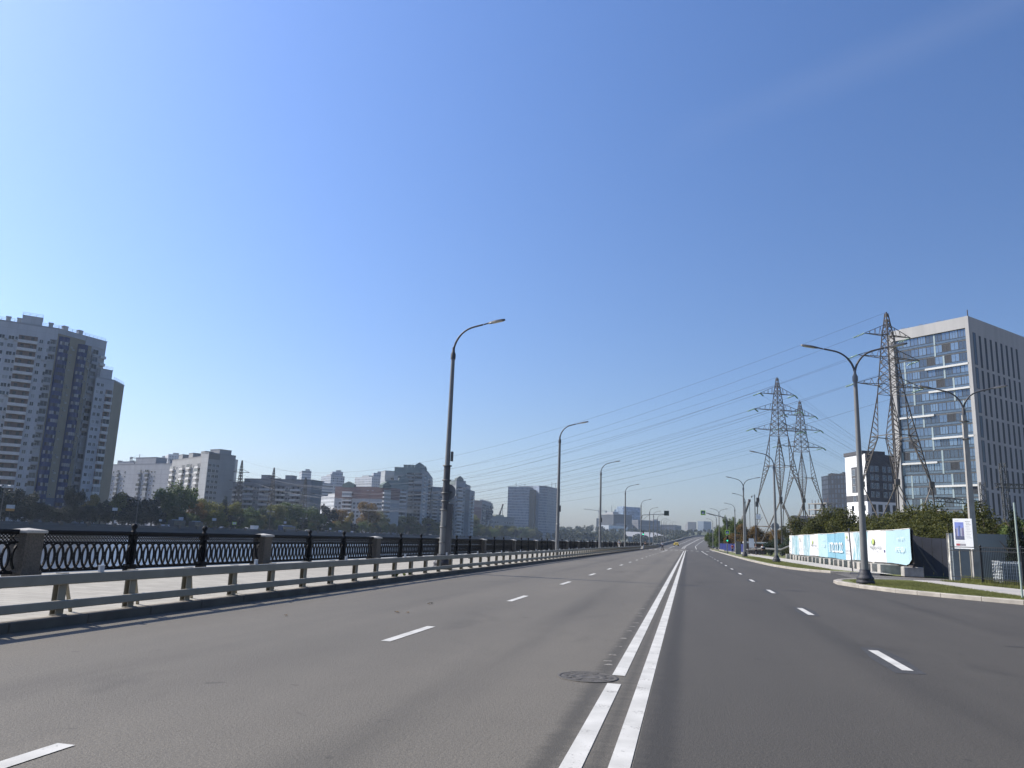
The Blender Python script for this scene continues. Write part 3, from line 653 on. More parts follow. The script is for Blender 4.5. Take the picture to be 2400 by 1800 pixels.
for (x, y, L, tw, lb) in [(930, 1436, .16, False, 'curled leaf on the asphalt past the second lane dash'), (955, 1437, .12, False, 'small curled leaf lying right of another leaf on the left lanes'),
                          (1012, 1415, .26, True, 'dark twig on the left lanes between two lane dashes'), (670, 1444, .10, False, 'small dry leaf alone on the left lanes by the guardrail shadow'), (1005, 1417, .1, False, 'dry leaf beside the dark twig on the left lanes')]:
    leaf(tuple(G(x, y))[:2], lb, L, tw)
b = MB(); c = G(2395, 1518)
b.face([(c.x - .3, c.y, .004), (c.x + .5, c.y + .1, .004), (c.x + .6, c.y + .22, .004), (c.x - .1, c.y + .12, .004)]); struct(b.build('road_patch', TAR))
wm_ = leafmat('weed_leaf', (.10, .15, .03), (.22, .26, .06))
for k, (yy, sc_) in enumerate(((25.1, 1.0), (26.0, .45), (26.6, .5))):
    b = MB()
    for q in range(26):
        a = rnd.uniform(0, 6.28); L = rnd.uniform(.08, .24) * sc_; r_ = rnd.uniform(.01, .07) * sc_; x, y = r_ * math.cos(a), r_ * math.sin(a); dx, dy = L * .7 * math.cos(a), L * .7 * math.sin(a)
        b.face([(x - .012, y, 0), (x + .012, y, 0), (x + dx * .6 + .016, y + dy * .6, L * .8), (x + dx, y + dy, L * .75), (x + dx * .6 - .016, y + dy * .6, L * .8)])
    tag(place(b, 'weed_tuft', wm_, (-9.6, yy, .147)), ['largest green weed tuft at the foot of the guardrail', 'tiny weed sprout just beyond the large weed tuft', 'tiny weed sprout farther along the guardrail foot'][k], 'weed')
# ---------------------------------------------------------------- buildings
def v2(p): return Vector((p[0], p[1]))
class Face:
    def __init__(s, P0, P1, H):
        s.P0, s.P1, s.H = v2(P0), v2(P1), H; d = s.P1 - s.P0; s.L = d.length; s.u = d / s.L; s.n = Vector((s.u.y, -s.u.x)); s.ang = math.atan2(s.u.y, s.u.x)
    def p(s, u, z, off=0): q = s.P0 + s.u * u + s.n * off; return Vector((q.x, q.y, z))
    def M(s, u, z, off=0): return RZ(s.ang, s.p(u, z, off))
def building(name, label, cat, group=None, loc=(0, 0)):
    return empty(name, (loc[0], loc[1], 0), label, cat, group)
def mass(root, chain, H, wall, back=16, z0=-1.0, roof=None, name='wall', parapet=.5, mside=None):
    """chain: footprint points left to right as the camera sees them; extruded back; returns the camera-side faces"""
    fw = v2(chain[-1]) - v2(chain[0]); nb = Vector((-fw.y, fw.x)).normalized() * back
    ch = [v2(p) for p in chain]; poly = ch + [c + nb for c in reversed([ch[0], ch[-1]])]
    if len(ch) == 3 and (ch[1] - ch[0]).angle(ch[2] - ch[1]) > R(28): poly = ch + [ch[0] + (ch[2] - ch[1])]   # corner block: a parallelogram
    mats = wall if isinstance(wall, list) else [wall]
    mats = mats + [roof or ROOFM]; b = MB()
    ms = (mside or [0] * (len(ch) - 1)) + [0] * 3
    b.prism([(p.x, p.y) for p in poly], z0, H, 0, len(mats) - 1, ms)
    if root is None: return b, poly
    if root.location.length < 1e-6: root.location = (ch[0].x, ch[0].y, 0)
    b.build(name, mats, root)
    if parapet:
        b = MB(); n = len(poly)
        for i in range(n):
            a, c = poly[i], poly[(i + 1) % n]; d = (c - a).normalized(); o_ = Vector((d.y, -d.x))
            b.face([(a.x + o_.x * .03, a.y + o_.y * .03, H - .1), (c.x + o_.x * .03, c.y + o_.y * .03, H - .1), (c.x + o_.x * .03, c.y + o_.y * .03, H + parapet), (a.x + o_.x * .03, a.y + o_.y * .03, H + parapet)])
            b.face([(c.x - o_.x * .25, c.y - o_.y * .25, H), (a.x - o_.x * .25, a.y - o_.y * .25, H), (a.x - o_.x * .25, a.y - o_.y * .25, H + parapet), (c.x - o_.x * .25, c.y - o_.y * .25, H + parapet)])
            b.face([(a.x + o_.x * .03, a.y + o_.y * .03, H + parapet), (c.x + o_.x * .03, c.y + o_.y * .03, H + parapet), (c.x - o_.x * .25, c.y - o_.y * .25, H + parapet), (a.x - o_.x * .25, a.y - o_.y * .25, H + parapet)])
        b.build('roof_parapet', mats[0], root)
    return [Face(ch[i], ch[i + 1], H) for i in range(len(ch) - 1)]
ROOFM = M('roof_felt', (.13, .13, .13), .95, .2, .3)
FRW = M('window_frame_white', (.55, .56, .56), .6, .05); FRD = M('window_frame_dark', (.06, .065, .07), .5, .1)
_wm = {}
def winmesh(w, h, gl, fr, split=1):
    k = (round(w, 2), round(h, 2), gl.name, fr.name, split)
    if k in _wm: return _wm[k]
    b = MB(); e = min(.075, w * .09); x = w / 2; z = h / 2
    for x0, x1, z0, z1 in ((-x, x, z - e, z), (-x, x, -z, -z + e), (-x, -x + e, -z + e, z - e), (x - e, x, -z + e, z - e)): b.box(x0, x1, -.06, .02, z0, z1, 0)
    for i in range(1, split):
        c = -x + w * i / split; b.box(c - e / 2, c + e / 2, -.055, .02, -z + e, z - e, 0)
    b.face([(-x + e, -.02, -z + e), (x - e, -.02, -z + e), (x - e, -.02, z - e), (-x + e, -.02, z - e)], 1)
    me = b.build('window', [fr, gl], link=False).data; _wm[k] = me; return me
_wc = {}
def window(root, f, u, z, w, h, fr=None, gl=None, split=2, off=.03, name='window'):
    """one pane of its own up to 100 on a building, the smaller rest gathered in one part"""
    gl = gl or rnd.choice((GL_D, GL_D, GL_D, GL_M, GL_M, GL_L)); fr = fr or FRW
    me = winmesh(w, h, gl, fr, split); d = _wc.setdefault(root.name, dict(n=0, rest=[], root=root))
    M_ = f.M(u, z, off)
    if d['n'] < 100:
        o = inst(name, me, root, M_.translation - root.location, f.ang); d['n'] += 1
    else: d['rest'].append((me, M_))
def flush_windows():
    for d in _wc.values():
        if not d['rest']: continue
        b = MB(); mats = []
        for me, M_ in d['rest']:
            ix = []
            for m in me.materials:
                if m not in mats: mats.append(m)
                ix.append(mats.index(m))
            vs = [M_ @ v.co for v in me.vertices]; base = len(b.v); b.v += [tuple(v) for v in vs]
            for p in me.polygons: b.f.append(tuple(base + i for i in p.vertices)); b.m.append(ix[p.material_index]); b.sm.append(False)
        tag(b.build('windows', mats, d['root']), kind='stuff')
def wgrid(root, f, us, z0, z1, fh, w, h, skip=0.0, **kw):
    n = int((z1 - z0) / fh)
    for k in range(n - 1, -1, -1):
        for u in us:
            if rnd.random() >= skip: window(root, f, u, z0 + (k + .5) * fh, w, h, **kw)
def fr_us(f, a, b, n): return [f.L * (a + (b - a) * (i + .5) / n) for i in range(n)]
_bm = {}
def balcmesh(w, h, d, par, back, glz=None):
    k = (round(w, 2), round(h, 2), round(d, 2), par.name, back.name, glz.name if glz else '')
    if k in _bm: return _bm[k]
    b = MB(); x = w / 2
    b.box(-x, x, -d, 0, 0, .16, 0); b.box(-x, x, -d - .03, -d + .09, .16, 1.12, 0); b.box(-x, -x + .1, -d + .09, 0, .16, 1.12, 0); b.box(x - .1, x, -d + .09, 0, .16, 1.12, 0)
    b.box(-x + .05, x - .05, -.03, -.02, 1.0, h - .02, 1)
    m = max(1, int(w / 2.6))
    for i in range(m):
        c = -x + w * (i + .5) / m; b.box(c - .55, c + .45, -.05, -.035, .9, h - .35, 2)
    if glz:
        b.box(-x + .04, x - .04, -d + .03, -d + .05, 1.12, h - .1, 3)
        for i in range(m * 2 + 1):
            c = -x + .05 + (w - .1) * i / (m * 2); b.box(c - .04, c + .04, -d - .01, -d + .06, 1.12, h - .1, 0)
    me = b.build('balcony', [par, back, GL_D] + ([glz] if glz else []), link=False).data; _bm[k] = me; return me
def balconies(root, f, u, w, z0, z1, fh, par, back, d=1.1, glaze=.0):
    n = int((z1 - z0) / fh)
    for k in range(n):
        me = balcmesh(w, fh, d, par, back, rnd.choice((GL_M, GL_L, GL_D)) if rnd.random() < glaze else None)
        inst('balcony', me, root, f.p(u, z0 + k * fh, .0) - root.location, f.ang)
def roofbox(root, f, u0, u1, o0, o1, z0, h, mt, name='roof_box'):
    b = MB(); P = [f.p(u0, 0, -o0), f.p(u1, 0, -o0), f.p(u1, 0, -o1), f.p(u0, 0, -o1)]; b.prism([(p.x, p.y) for p in P], z0, z0 + h, 0, 1)
    for (ua, ub, oa, ob) in ((u0 - .15, u1 + .15, o0 - .15, o1 + .15),):
        P = [f.p(ua, 0, -oa), f.p(ub, 0, -oa), f.p(ub, 0, -ob), f.p(ua, 0, -ob)]; b.prism([(p.x, p.y) for p in P], z0 + h - .02, z0 + h + .2, 0, 1, bottom=True)
    return b.build(name, [mt, ROOFM], root)
def roofrail(root, f, u0, u1, off, z, h=1.1):
    b = MB(); n = max(2, int((u1 - u0) / 1.8))
    for k in range(2): b.bar(f.p(u0, z + h * (k + 1) / 2, -off), f.p(u1, z + h * (k + 1) / 2, -off), .07)
    for i in range(n + 1): u = u0 + (u1 - u0) * i / n; b.bar(f.p(u, z, -off), f.p(u, z + h, -off), .06)
    return b.build('roof_railing', GALV, root)
def chain_from(roof, d):
    P = DP(*roof[0], d); H = P.z; return [G(x, y, H) for x, y in roof], H
PNL = wallmat('panel_grey_white', (.44, .455, .48), 3.0, 2.95, .06, .6)
PBEI = wallmat('panel_beige', (.28, .25, .185), 3.0, 2.95, .05, .7)
PBLU = M('cladding_blue', (.010, .028, .115), .5, .15, .5, spec=.2)
PINK = M('balcony_back_pink', (.15, .105, .09), .85, .15, .6)
PARW = M('balcony_white', (.56, .555, .54), .8, .08, .8)
GREYB = M('balcony_back_grey', (.15, .15, .155), .85, .2, .6)
# --- tall tower by the far bank
ch, H = chain_from([(-70, 741), (138, 772), (250, 803)], 280)
bt = building('tower_block', 'very tall pale panel tower with two dark blue bay columns, at the left edge', 'apartment tower')
f1, f2 = mass(bt, ch, H, [PNL, PBEI], 22, mside=[0, 1])
FH = 2.98; n_fl = int((H - 4) / FH); zb = H - n_fl * FH - 1.2
U1 = lambda px_: f1.L * (px_ + 70) / 208
def U2(px_): return f2.L * (px_ - 138) / 112
for px_, w_ in ((30, 1.9), (8, 1.9), (101, 1.3), (122, 1.9), (-12, 1.6)): wgrid(bt, f1, [U1(px_)], zb, H - 1.4, FH, w_, 1.5, split=2)
wgrid(bt, f1, [U1(42), U1(-30), U1(-50)], zb, H - 1.4, FH, .9, 1.4, .1, split=1)
balconies(bt, f1, U1(69), f1.L * 46 / 208, zb, H - 2, FH, PARW, PINK, 1.0)
balconies(bt, f1, U1(129), f1.L * 17 / 208, zb, H - 2, FH, PNL, GREYB, .6, .85)
roofbox(bt, f1, U1(48), U1(96), .2, 7, H, 3.4, PNL, 'lift_house'); roofrail(bt, f1, U1(48), U1(96), .4, H + 3.6)
for a_, b_ in ((-60, 46), (98, 137)): roofrail(bt, f1, U1(a_), U1(b_), .4, H + .5)
roofrail(bt, f2, .3, f2.L - .3, .4, H + .5)
for px_ in (10, 36, 112): roofbox(bt, f1, U1(px_), U1(px_) + 1.5, 2, 3.5, H, 2.4, PNL, 'chimney')
for px_ in (156, 190): roofbox(bt, f2, U2(px_), U2(px_) + 1.8, 2, 3.5, H, 2.4, PNL, 'chimney')
roofbox(bt, f2, U2(200), U2(249), -.35, 3, H - 3.2, 3.4, PNL, 'cornice'); roofbox(bt, f2, .1, U2(199), -.25, 3, H - 1.6, 1.8, PNL, 'cornice')
for (p0, p1, dz) in ((141, 164, 2.6), (184, 206, 3.6)):              # rounded dark blue bays with a strip window on each floor
    c = U2((p0 + p1) / 2); r = f2.L * (p1 - p0) / 112 / 2; b = MB(); ztop = H - dz
    arc = [(c - r * math.cos(R(180) * k / 8), 1.9 * math.sin(R(180) * k / 8)) for k in range(9)]
    pl = [tuple(f2.p(u, 0, o_ - .05)[:2]) for u, o_ in arc]
    b.prism(pl + [tuple(f2.p(c + r, 0, -.2)[:2]), tuple(f2.p(c - r, 0, -.2)[:2])], 5, ztop, 0, 0); bay = b.build('blue_bay', PBLU, bt)
    nf = int((ztop - 6) / FH)
    for k in range(nf):
        b = MB(); z = ztop - 1.2 - (k + .5) * FH
        for i in range(1, 7):
            (ua, oa), (ub, ob) = arc[i], arc[i + 1]; ua += (ub - ua) * .08; ub -= (ub - ua) * .10
            b.face([f2.p(ua, z - .5, oa + .03), f2.p(ub, z - .5, ob + .03), f2.p(ub, z + .75, ob + .03), f2.p(ua, z + .75, oa + .03)], rnd.choice((0, 1, 2, 2)))
        if b.f: b.build('window_strip', [GL_D, GL_M, GL_L], bay)
b = MB(); b.prism([tuple(f2.p(u, 0, o_)[:2]) for u, o_ in ((U2(216), .06), (f2.L, .06), (f2.L, -.3), (U2(216), -.3))], -1, H - .05, 0, 0); b.build('pale_panel', PNL, bt)
wgrid(bt, f2, [U2(172)], zb, H - 4, FH, .6, .6, .25, split=1); wgrid(bt, f2, [U2(211)], zb, H - 4, FH, .6, .6, .55, split=1)
balconies(bt, f2, U2(224), f2.L * 13 / 112, zb, H - 4, FH, PNL, GREYB, .9, .9); balconies(bt, f2, U2(243), f2.L * 12 / 112, zb, H - 4, FH, PARW, GREYB, 1.2, .25)
for k in range(46):                                                # air conditioners hung under the windows
    f = f1 if k % 3 else f2; u = rnd.choice([U1(30), U1(8), U1(101), U1(122), U1(42), U1(-12)]) + 1.3 if k % 3 else U2(rnd.choice((172, 211))) + .5; b = MB(); b.box(-.45, .45, -.42, -.02, 0, .62, M=f.M(u, zb + FH * rnd.randint(1, n_fl - 2) + .35, .02)); b.build('air_conditioner', M('ac_white', (.40, .40, .39), .6), bt)
b = MB()
for px_ in (103, 127, 150):                                        # arched portals at the foot
    c = U2(px_ + 45); m_ = f2.M(c, 0, .3)
    pts = [(-1.6, 0)] + [(-1.6 * math.cos(R(180) * k / 8), 5 + 1.6 * math.sin(R(180) * k / 8)) for k in range(9)] + [(1.6, 0)]
    b.face([m_ @ Vector((x, -.04, z)) for x, z in reversed(pts)])
b.build('arched_portal', DARK, bt)
b = MB(); b.prism([tuple(f2.p(u, 0, o_)[:2]) for u, o_ in ((U2(140), .22), (U2(218), .22), (U2(218), -1), (U2(140), -1))], -1, 9.5, 0, 0); b.build('plinth', M('plinth_blue_grey', (.11, .13, .18), .85, .15, .5), bt)
# --- its lower neighbour
ch, H = chain_from([(225, 885), (268, 893), (291, 905)], 305)
bt = building('tower_block', 'lower beige end tower with white balcony stack, right of the very tall tower', 'apartment tower')
f1, f2 = mass(bt, ch, H, [PNL, PBEI], 20, mside=[0, 1]); zb = H - int((H - 4) / FH) * FH - 1
wgrid(bt, f1, fr_us(f1, .05, .5, 2), zb, H - 1, FH, 1.2, 1.4); balconies(bt, f1, f1.L * .78, f1.L * .36, zb, H - 2, FH, PARW, PINK, 1.1, .2)
roofbox(bt, f1, f1.L * .2, f1.L * .86, .3, 6, H, 4, PNL, 'lift_house'); roofrail(bt, f1, f1.L * .2, f1.L * .86, .4, H + 4.2); roofrail(bt, f2, .2, f2.L - .2, .3, H + .5)
# --- long pale slab block
PALE = wallmat('panel_pale_blue_grey', (.30, .31, .335), 6.5, 2.85, .10, .5); PALEB = M('balcony_pale', (.30, .31, .33), .85, .1, .8)
ch, H = chain_from([(256, 1090), (404, 1087.5)], 500)
bt = building('apartment_block', 'pale blue-grey slab block of blank walls and balcony strips, right of the beige tower', 'apartment block')
f1, = mass(bt, ch, H, PALE, 16); FH = 2.85; zb = 3
for a_, n_ in ((.03, 2), (.17, 2), (.52, 2), (.64, 2)):
    us = [f1.L * (a_ + .045 * i) for i in range(n_)]
    balconies(bt, f1, us[0], f1.L * .05, zb, H - 1, FH, PALEB, GREYB, 1.0, .6); wgrid(bt, f1, [us[1] + 1, us[1] + 4], zb, H - 1, FH, 1.5, 1.4, .1)
for a_, b_, h_ in ((.10, .36, 2.2), (.38, .70, 4.6)): roofbox(bt, f1, f1.L * a_, f1.L * b_, 2, 10, H, h_, PALE)
for k in range(5): roofbox(bt, f1, f1.L * (.06 + .2 * k), f1.L * (.06 + .2 * k) + 2, 3, 5, H, 3.0, PALE, 'chimney')
# --- sunlit-ended grey block
GRB = wallmat('panel_warm_grey', (.31, .315, .315), 3.4, 2.8, .08, .6); GRL = wallmat('panel_light_grey', (.40, .41, .41), 9, 2.8, .12, .55)
ch, H = chain_from([(404, 1080), (473, 1071)], 440)
bt = building('apartment_block', 'stepped grey panel block with a tall end wing, above the large green poplar', 'apartment block')
fa, = mass(bt, ch, H, GRB, 14); FH = 2.8
for a_ in (.08, .42, .66, .93): balconies(bt, fa, fa.L * a_, fa.L * .11, 3, H - 1, FH, PARW, GREYB, 1.3, .4)
wgrid(bt, fa, [fa.L * x for x in (.2, .3, .54, .78)], 3, H - 1, FH, 1.4, 1.4)
for a_ in (.15, .5, .9): roofbox(bt, fa, fa.L * a_, fa.L * (a_ + .14), 1, 6, H, 3.0, GRB)
ch, H = chain_from([(473, 1063), (490, 1062), (553, 1070)], 405)
fb, fc = mass(bt, ch, H, [GRL, GRB], 18, name='end_wing_wall', mside=[0, 1])
wgrid(bt, fc, [fc.L * x for x in (.08, .22, .36)], 3, H - 3.5, FH, 1.9, 1.6)
roofbox(bt, fc, fc.L * .42, fc.L * .86, 1, 9, H, 2.8, GRB, 'lift_house'); roofbox(bt, fc, .2, fc.L * .4, -.2, 3, H - 3.0, 2.8, M('grey_top_band', (.17, .165, .155), .9), 'cornice')
# --- nine-storey balcony block
DGB = wallmat('panel_dark_grey', (.235, .24, .24), 3.2, 2.8, .06, .7); 
ch, H = chain_from([(545, 1131), (575, 1132)], 455)
bt = building('apartment_block', 'long low dark-grey block striped with white balconies, behind the small left pylons', 'apartment block')
fa, = mass(bt, ch, H, DGB, 12); balconies(bt, fa, fa.L * .3, fa.L * .4, 2.5, H - 1, 2.8, PARW, GREYB, 1.1, .3); balconies(bt, fa, fa.L * .8, fa.L * .3, 2.5, H - 1, 2.8, PARW, GREYB, 1.1, .3)
ch, H = chain_from([(573, 1123), (731, 1126)], 440)
fa, = mass(bt, ch, H, DGB, 12, name='main_wall')
for a_, w_ in ((.08, .14), (.345, .18), (.56, .13), (.78, .14)): balconies(bt, fa, fa.L * a_, fa.L * w_, 2.5, H - 2.6, 2.8, PARW, GREYB, 1.2, .35)
wgrid(bt, fa, [fa.L * x for x in (.18, .22, .455, .475, .65, .69, .88)], 2.5, H - 2.5, 2.8, 1.4, 1.3, .05)
for a_, b_ in ((.22, .34), (.58, .68)): roofbox(bt, fa, fa.L * a_, fa.L * b_, 2, 7, H, 2.6, GRB, 'lift_house')
# --- far pale high-rises (their windows are only pixels: drawn in the wall material)
FARW = wallmat('far_white_tower', (.46, .48, .50), 0, 0, win=(3.2, 3.1, .5, .5, (.14, .16, .19)))
FARG = wallmat('far_glass_tower', (.34, .37, .41), 0, 0, win=(2.6, 3.2, .72, .55, (.12, .15, .19)))
FARB = wallmat('far_banded_tower', (.42, .44, .46), 0, 0, win=(40, 3.2, .96, .5, (.13, .16, .2)))
far = [([(371, 1073), (387, 1073)], 1000, FARW, 'narrow pale far high-rise, left of a taller white one behind the tower crane'), ([(387, 1069), (395, 1065), (427, 1067)], 1000, FARW, 'white far high-rise with window grid, behind the tower crane'),
       ([(552, 1078), (558, 1079)], 700, GRL, 'thin pale slab peeking out right of the grey end wing'),
       ([(702, 1107), (708, 1104), (730, 1105)], 900, FARB, 'pale banded far tower rising just behind the end of the balcony-striped block'), ([(722, 1133), (752, 1132)], 820, FARB, 'low white banded far slab between the balcony-striped block and a tower pair'),
       ([(753, 1118), (776, 1115)], 1000, FARG, 'left, shorter one of the adjoining bluish far towers'), ([(775, 1108), (779, 1106), (804, 1107)], 1000, FARG, 'right, taller one of the adjoining bluish far towers'),
       ([(832, 1120), (872, 1118)], 1000, FARW, 'white far slab behind the pink-topped block'), ([(872, 1111), (876, 1109), (902, 1110)], 1000, FARG, 'bluish far tower left of the big stepped green-grey block'),
       ([(748, 1166), (790, 1162)], 640, FARW, 'low pale block left of the pink-topped block')]
for rf, d, mt, lb in far:
    ch, H = chain_from(rf, d); bt = building('far_high_rise', lb, 'high-rise', 'far high-rises on the left skyline'); fs = mass(bt, ch, H, mt, 18)
    roofbox(bt, fs[-1], fs[-1].L * .3, fs[-1].L * .7, 3, 9, H, 2.5, GRL, 'lift_house')
# --- pink-topped block
PKB = M('panel_pink', (.21, .135, .12), .85, .12, .6); PGY = wallmat('panel_soft_grey', (.37, .375, .38), 3.3, 2.8, .05, .7)
ch, H = chain_from([(786, 1142), (900, 1144), (938, 1148)], 540)
bt = building('apartment_block', 'grey block with pink top storeys and small green gables, left of the big stepped block', 'apartment block')
fa, fb = mass(bt, ch, H, [PGY, PGY], 16, mside=[0, 1]); 
for f in (fa, fb):
    b = MB(); b.prism([tuple(f.p(u, 0, o_)[:2]) for u, o_ in ((.05, .12), (f.L - .05, .12), (f.L - .05, -.5), (.05, -.5))], H - 7.5, H + .6, 0, 0, bottom=True); b.build('pink_band', PKB, bt)
balconies(bt, fa, fa.L * .27, fa.L * .2, 2, H - 1, 2.8, PARW, PINK, 1.25, .3); balconies(bt, fa, fa.L * .65, fa.L * .12, 2, H - 7, 2.8, PARW, PINK, 1.25, .3); balconies(bt, fb, fb.L * .15, fb.L * .4, 2, H - 1, 2.8, PARW, GREYB, 1.4, .6)
wgrid(bt, fa, [fa.L * x for x in (.05, .12, .42, .5, .57, .77, .83, .9, .95)], 2, H - 8, 2.8, 1.9, 1.6)
def gable(root, f, u, w, z, h, mt, off=-.4, dep=3.0):
    b = MB(); x = w / 2; M_ = f.M(u, z, -off); pr = [(-x, 0), (x, 0), (x, h * .5), (0, h), (-x, h * .5)]
    b.face([M_ @ Vector((a, -.0, c)) for a, c in pr]); b.face([M_ @ Vector((a, dep, c)) for a, c in reversed(pr)])
    for i in range(5):
        a, c = pr[i], pr[(i + 1) % 5]; b.face([M_ @ Vector((a[0], 0, a[1])), M_ @ Vector((a[0], dep, a[1])), M_ @ Vector((c[0], dep, c[1])), M_ @ Vector((c[0], 0, c[1]))])
    return b.build('gable', mt, root)
GRNT = M('roof_green_grey', (.13, .17, .15), .85, .15, .5)
gable(bt, fa, fa.L * .27, fa.L * .24, H, 4.2, GRNT); gable(bt, fb, fb.L * .15, fb.L * .5, H, 4.6, GRNT)
# --- big stepped green-grey block and its extensions
SGB = wallmat('panel_green_grey', (.31, .335, .35), 3.3, 2.8, .06, .65); SGT = M('top_green_grey', (.19, .225, .215), .85, .12, .5)
bt = building('apartment_block', 'big stepped grey-green block with gabled bay stacks, left of the near lamp pole', 'apartment block')
for rf, d, nm, cols in (([(903, 1126), (958, 1129)], 560, 'wall', (.78,)), ([(903, 1104), (932, 1106)], 610, 'left_wing_wall', (.6,)), ([(925, 1096), (988, 1098)], 590, 'tower_wall', (.3, .62, .92)),
                        ([(985, 1102), (1003, 1106), (1014, 1122)], 600, 'right_wing_wall', (.5,)), ([(1012, 1142), (1050, 1144)], 640, 'link_wall', (.25, .7))):
    ch, H = chain_from(rf, d); fs = mass(bt, ch, H, SGB, 14, name=nm); f = fs[0]
    for c in cols: balconies(bt, f, f.L * c, min(5.5, f.L * .3), 2, H - 3, 2.8, PARW if nm != 'tower_wall' else SGB, GREYB, 1.4, .55)
    nwin = max(2, int(f.L / 5)); wgrid(bt, f, fr_us(f, .03, .97, nwin), 2, H - 6, 2.8, 1.9, 1.6, .1)
    if nm in ('wall', 'tower_wall'):
        roofbox(bt, f, .1, f.L - .1, -.25, 2, H - 6, 6.2, SGT, 'top_band'); gable(bt, f, f.L * cols[-1], 7, H + .1, 4.6, SGT)
    if len(fs) > 1: balconies(bt, fs[1], fs[1].L * .5, fs[1].L * .5, 2, H - 3, 2.8, PARW, GREYB, 1.4, .6)
    if nm == 'right_wing_wall': gable(bt, f, f.L * .6, 6, H + .1, 4, SGT)
    if nm == 'tower_wall':
        for k in range(3): roofbox(bt, f, f.L * (.3 + .14 * k), f.L * (.3 + .14 * k) + 2.4, 3, 5, H, 2.6, SGT, 'chimney')
bt = building('apartment_block', 'stepped blue-grey bay block directly right of the near lamp pole', 'apartment block')
for rf, d, nm, cols in (([(1043, 1129), (1070, 1127), (1092, 1129)], 660, 'wall', (.4,)), ([(1091, 1135), (1103, 1140)], 660, 'right_wing_wall', (.5,)), ([(1102, 1150), (1113, 1153)], 660, 'low_wing_wall', (.5,))):
    ch, H = chain_from(rf, d); fs = mass(bt, ch, H, SGB, 14, name=nm)
    for f in fs:
        for c in cols: balconies(bt, f, f.L * c, min(5, f.L * .5), 2, H - 2, 2.8, PARW, GREYB, 1.4, .6)
        wgrid(bt, f, [f.L * .12, f.L * .85], 2, H - 3, 2.8, 1.9, 1.6, .1)
    if nm == 'wall': gable(bt, fs[1], fs[1].L * .35, 7, H, 4.4, SGT); roofbox(bt, fs[0], .1, fs[0].L * .9, -.25, 2, H - 3, 3.4, SGT, 'top_band')
# --- pink brick block
ch, H = chain_from([(1109, 1173), (1130, 1175), (1155, 1181)], 860)
bt = building('apartment_block', 'pinkish brick block with a grey balcony side, left of the twin-slab office', 'apartment block')
fa, fb = mass(bt, ch, H, [wallmat('panel_pink_grey', (.33, .26, .24), 3.2, 3, .06, .7), GRB], 16, mside=[0, 1])
b = MB(); b.prism([tuple(fa.p(u, 0, o_)[:2]) for u, o_ in ((.3, .1), (fa.L * .95, .1), (fa.L * .95, -.3), (.3, -.3))], H * .48, H * .82, 0, 0, bottom=True); b.build('pink_band', PKB, bt)
for c in (.15, .5, .85): balconies(bt, fb, fb.L * c, fb.L * .24, 2, H - 2, 2.9, GRB, GREYB, 1.4, .5)
for k in range(4): roofbox(bt, fb, fb.L * (.1 + .24 * k), fb.L * (.1 + .24 * k) + 2.5, .5, 4, H, 2, GRB, 'chimney')
ch, H = chain_from([(1150, 1210), (1206, 1214)], 960)
bt = building('low_hall', 'low grey hall with a flat roof in front of the twin-slab office', 'hall'); fs = mass(bt, ch, H, wallmat('hall_panel', (.22, .235, .24), 6, 4, .1, .7), 30); roofbox(bt, fs[0], fs[0].L * .3, fs[0].L * .62, 3, 12, H, 2.5, M('hall_roof_box', (.30, .31, .22), .9))
wgrid(bt, fs[0], fr_us(fs[0], .04, .96, 9), 1.5, H - 1, 5, 2.6, 1.6, .2, fr=FRD)
# --- twin-slab grey office
OFW = wallmat('office_blue_grey', (.25, .275, .30), 0, 0, win=(1.9, 3.6, .62, .62, (.10, .12, .15)), var=.05); OFG = wallmat('office_glass_edge', (.30, .36, .45), 2.2, 3.6, .10, .7); OFB = M('office_brown_recess', (.13, .11, .075), .8)
bt = building('office_block', 'twin-slab blue-grey office tower with a brown recess between its halves', 'office block')
ch, H = chain_from([(1191, 1141), (1241, 1142)], 1050); f, = mass(bt, ch, H, OFW, 30); z_ = H
b = MB(); b.prism([tuple(f.p(u, 0, o_)[:2]) for u, o_ in ((f.L, -2.5), (f.L * 1.2, -2.5), (f.L * 1.2, -20), (f.L, -20))], -1, H - 3, 0, 0); b.build('recess_wall', OFB, bt)
ch, H = chain_from([(1250, 1139.5), (1264, 1139), (1283, 1140.5), (1299, 1144), (1313, 1147)], 1060); fs = mass(bt, ch, H, [OFW, OFG], 26, name='curved_wall', mside=[1, 0, 0, 0])
for px_, h_ in ((1208, 7), (1229, 5), (1278, 3), (1292, 7), (1301, 6)):
    P = G(px_, 1142, H); b = MB(); b.bar((P.x, P.y + 4, H), (P.x, P.y + 4, H + h_), .5); b.build('mast', STEEL, bt)
# --- on the hill: construction frame, glass tower, white hall, grey slabs, far towers
HZ = 22
bt = building('unfinished_building', 'dark unfinished concrete building stepping down to the right, between tower cranes', 'construction site')
CFR = wallmat('concrete_frame_far', (.085, .087, .092), 0, 0, win=(5.5, 3.8, .82, .72, (.025, .028, .034)))
for rf, d, nm in (([(1409, 1207), (1438, 1206)], 1560, 'wall'), ([(1436, 1216), (1449, 1217)], 1570, 'right_step_wall'), ([(1447, 1221), (1465, 1223)], 1580, 'low_step_wall')):
    ch, H = chain_from(rf, d); mass(bt, ch, H, CFR, 40, 0, name=nm)
    if nm == 'wall':
        f = Face(ch[0], ch[1], H); roofbox(bt, f, -1, f.L + 2, -1.5, 20, H, 1.5, GRB, 'roof_slab'); roofbox(bt, f, f.L * .2, f.L * .8, 4, 16, H + 1.5, 4, GRB, 'roof_core')
bt = building('glass_tower', 'blue glass tower with a set-back shoulder behind the unfinished building', 'tower')
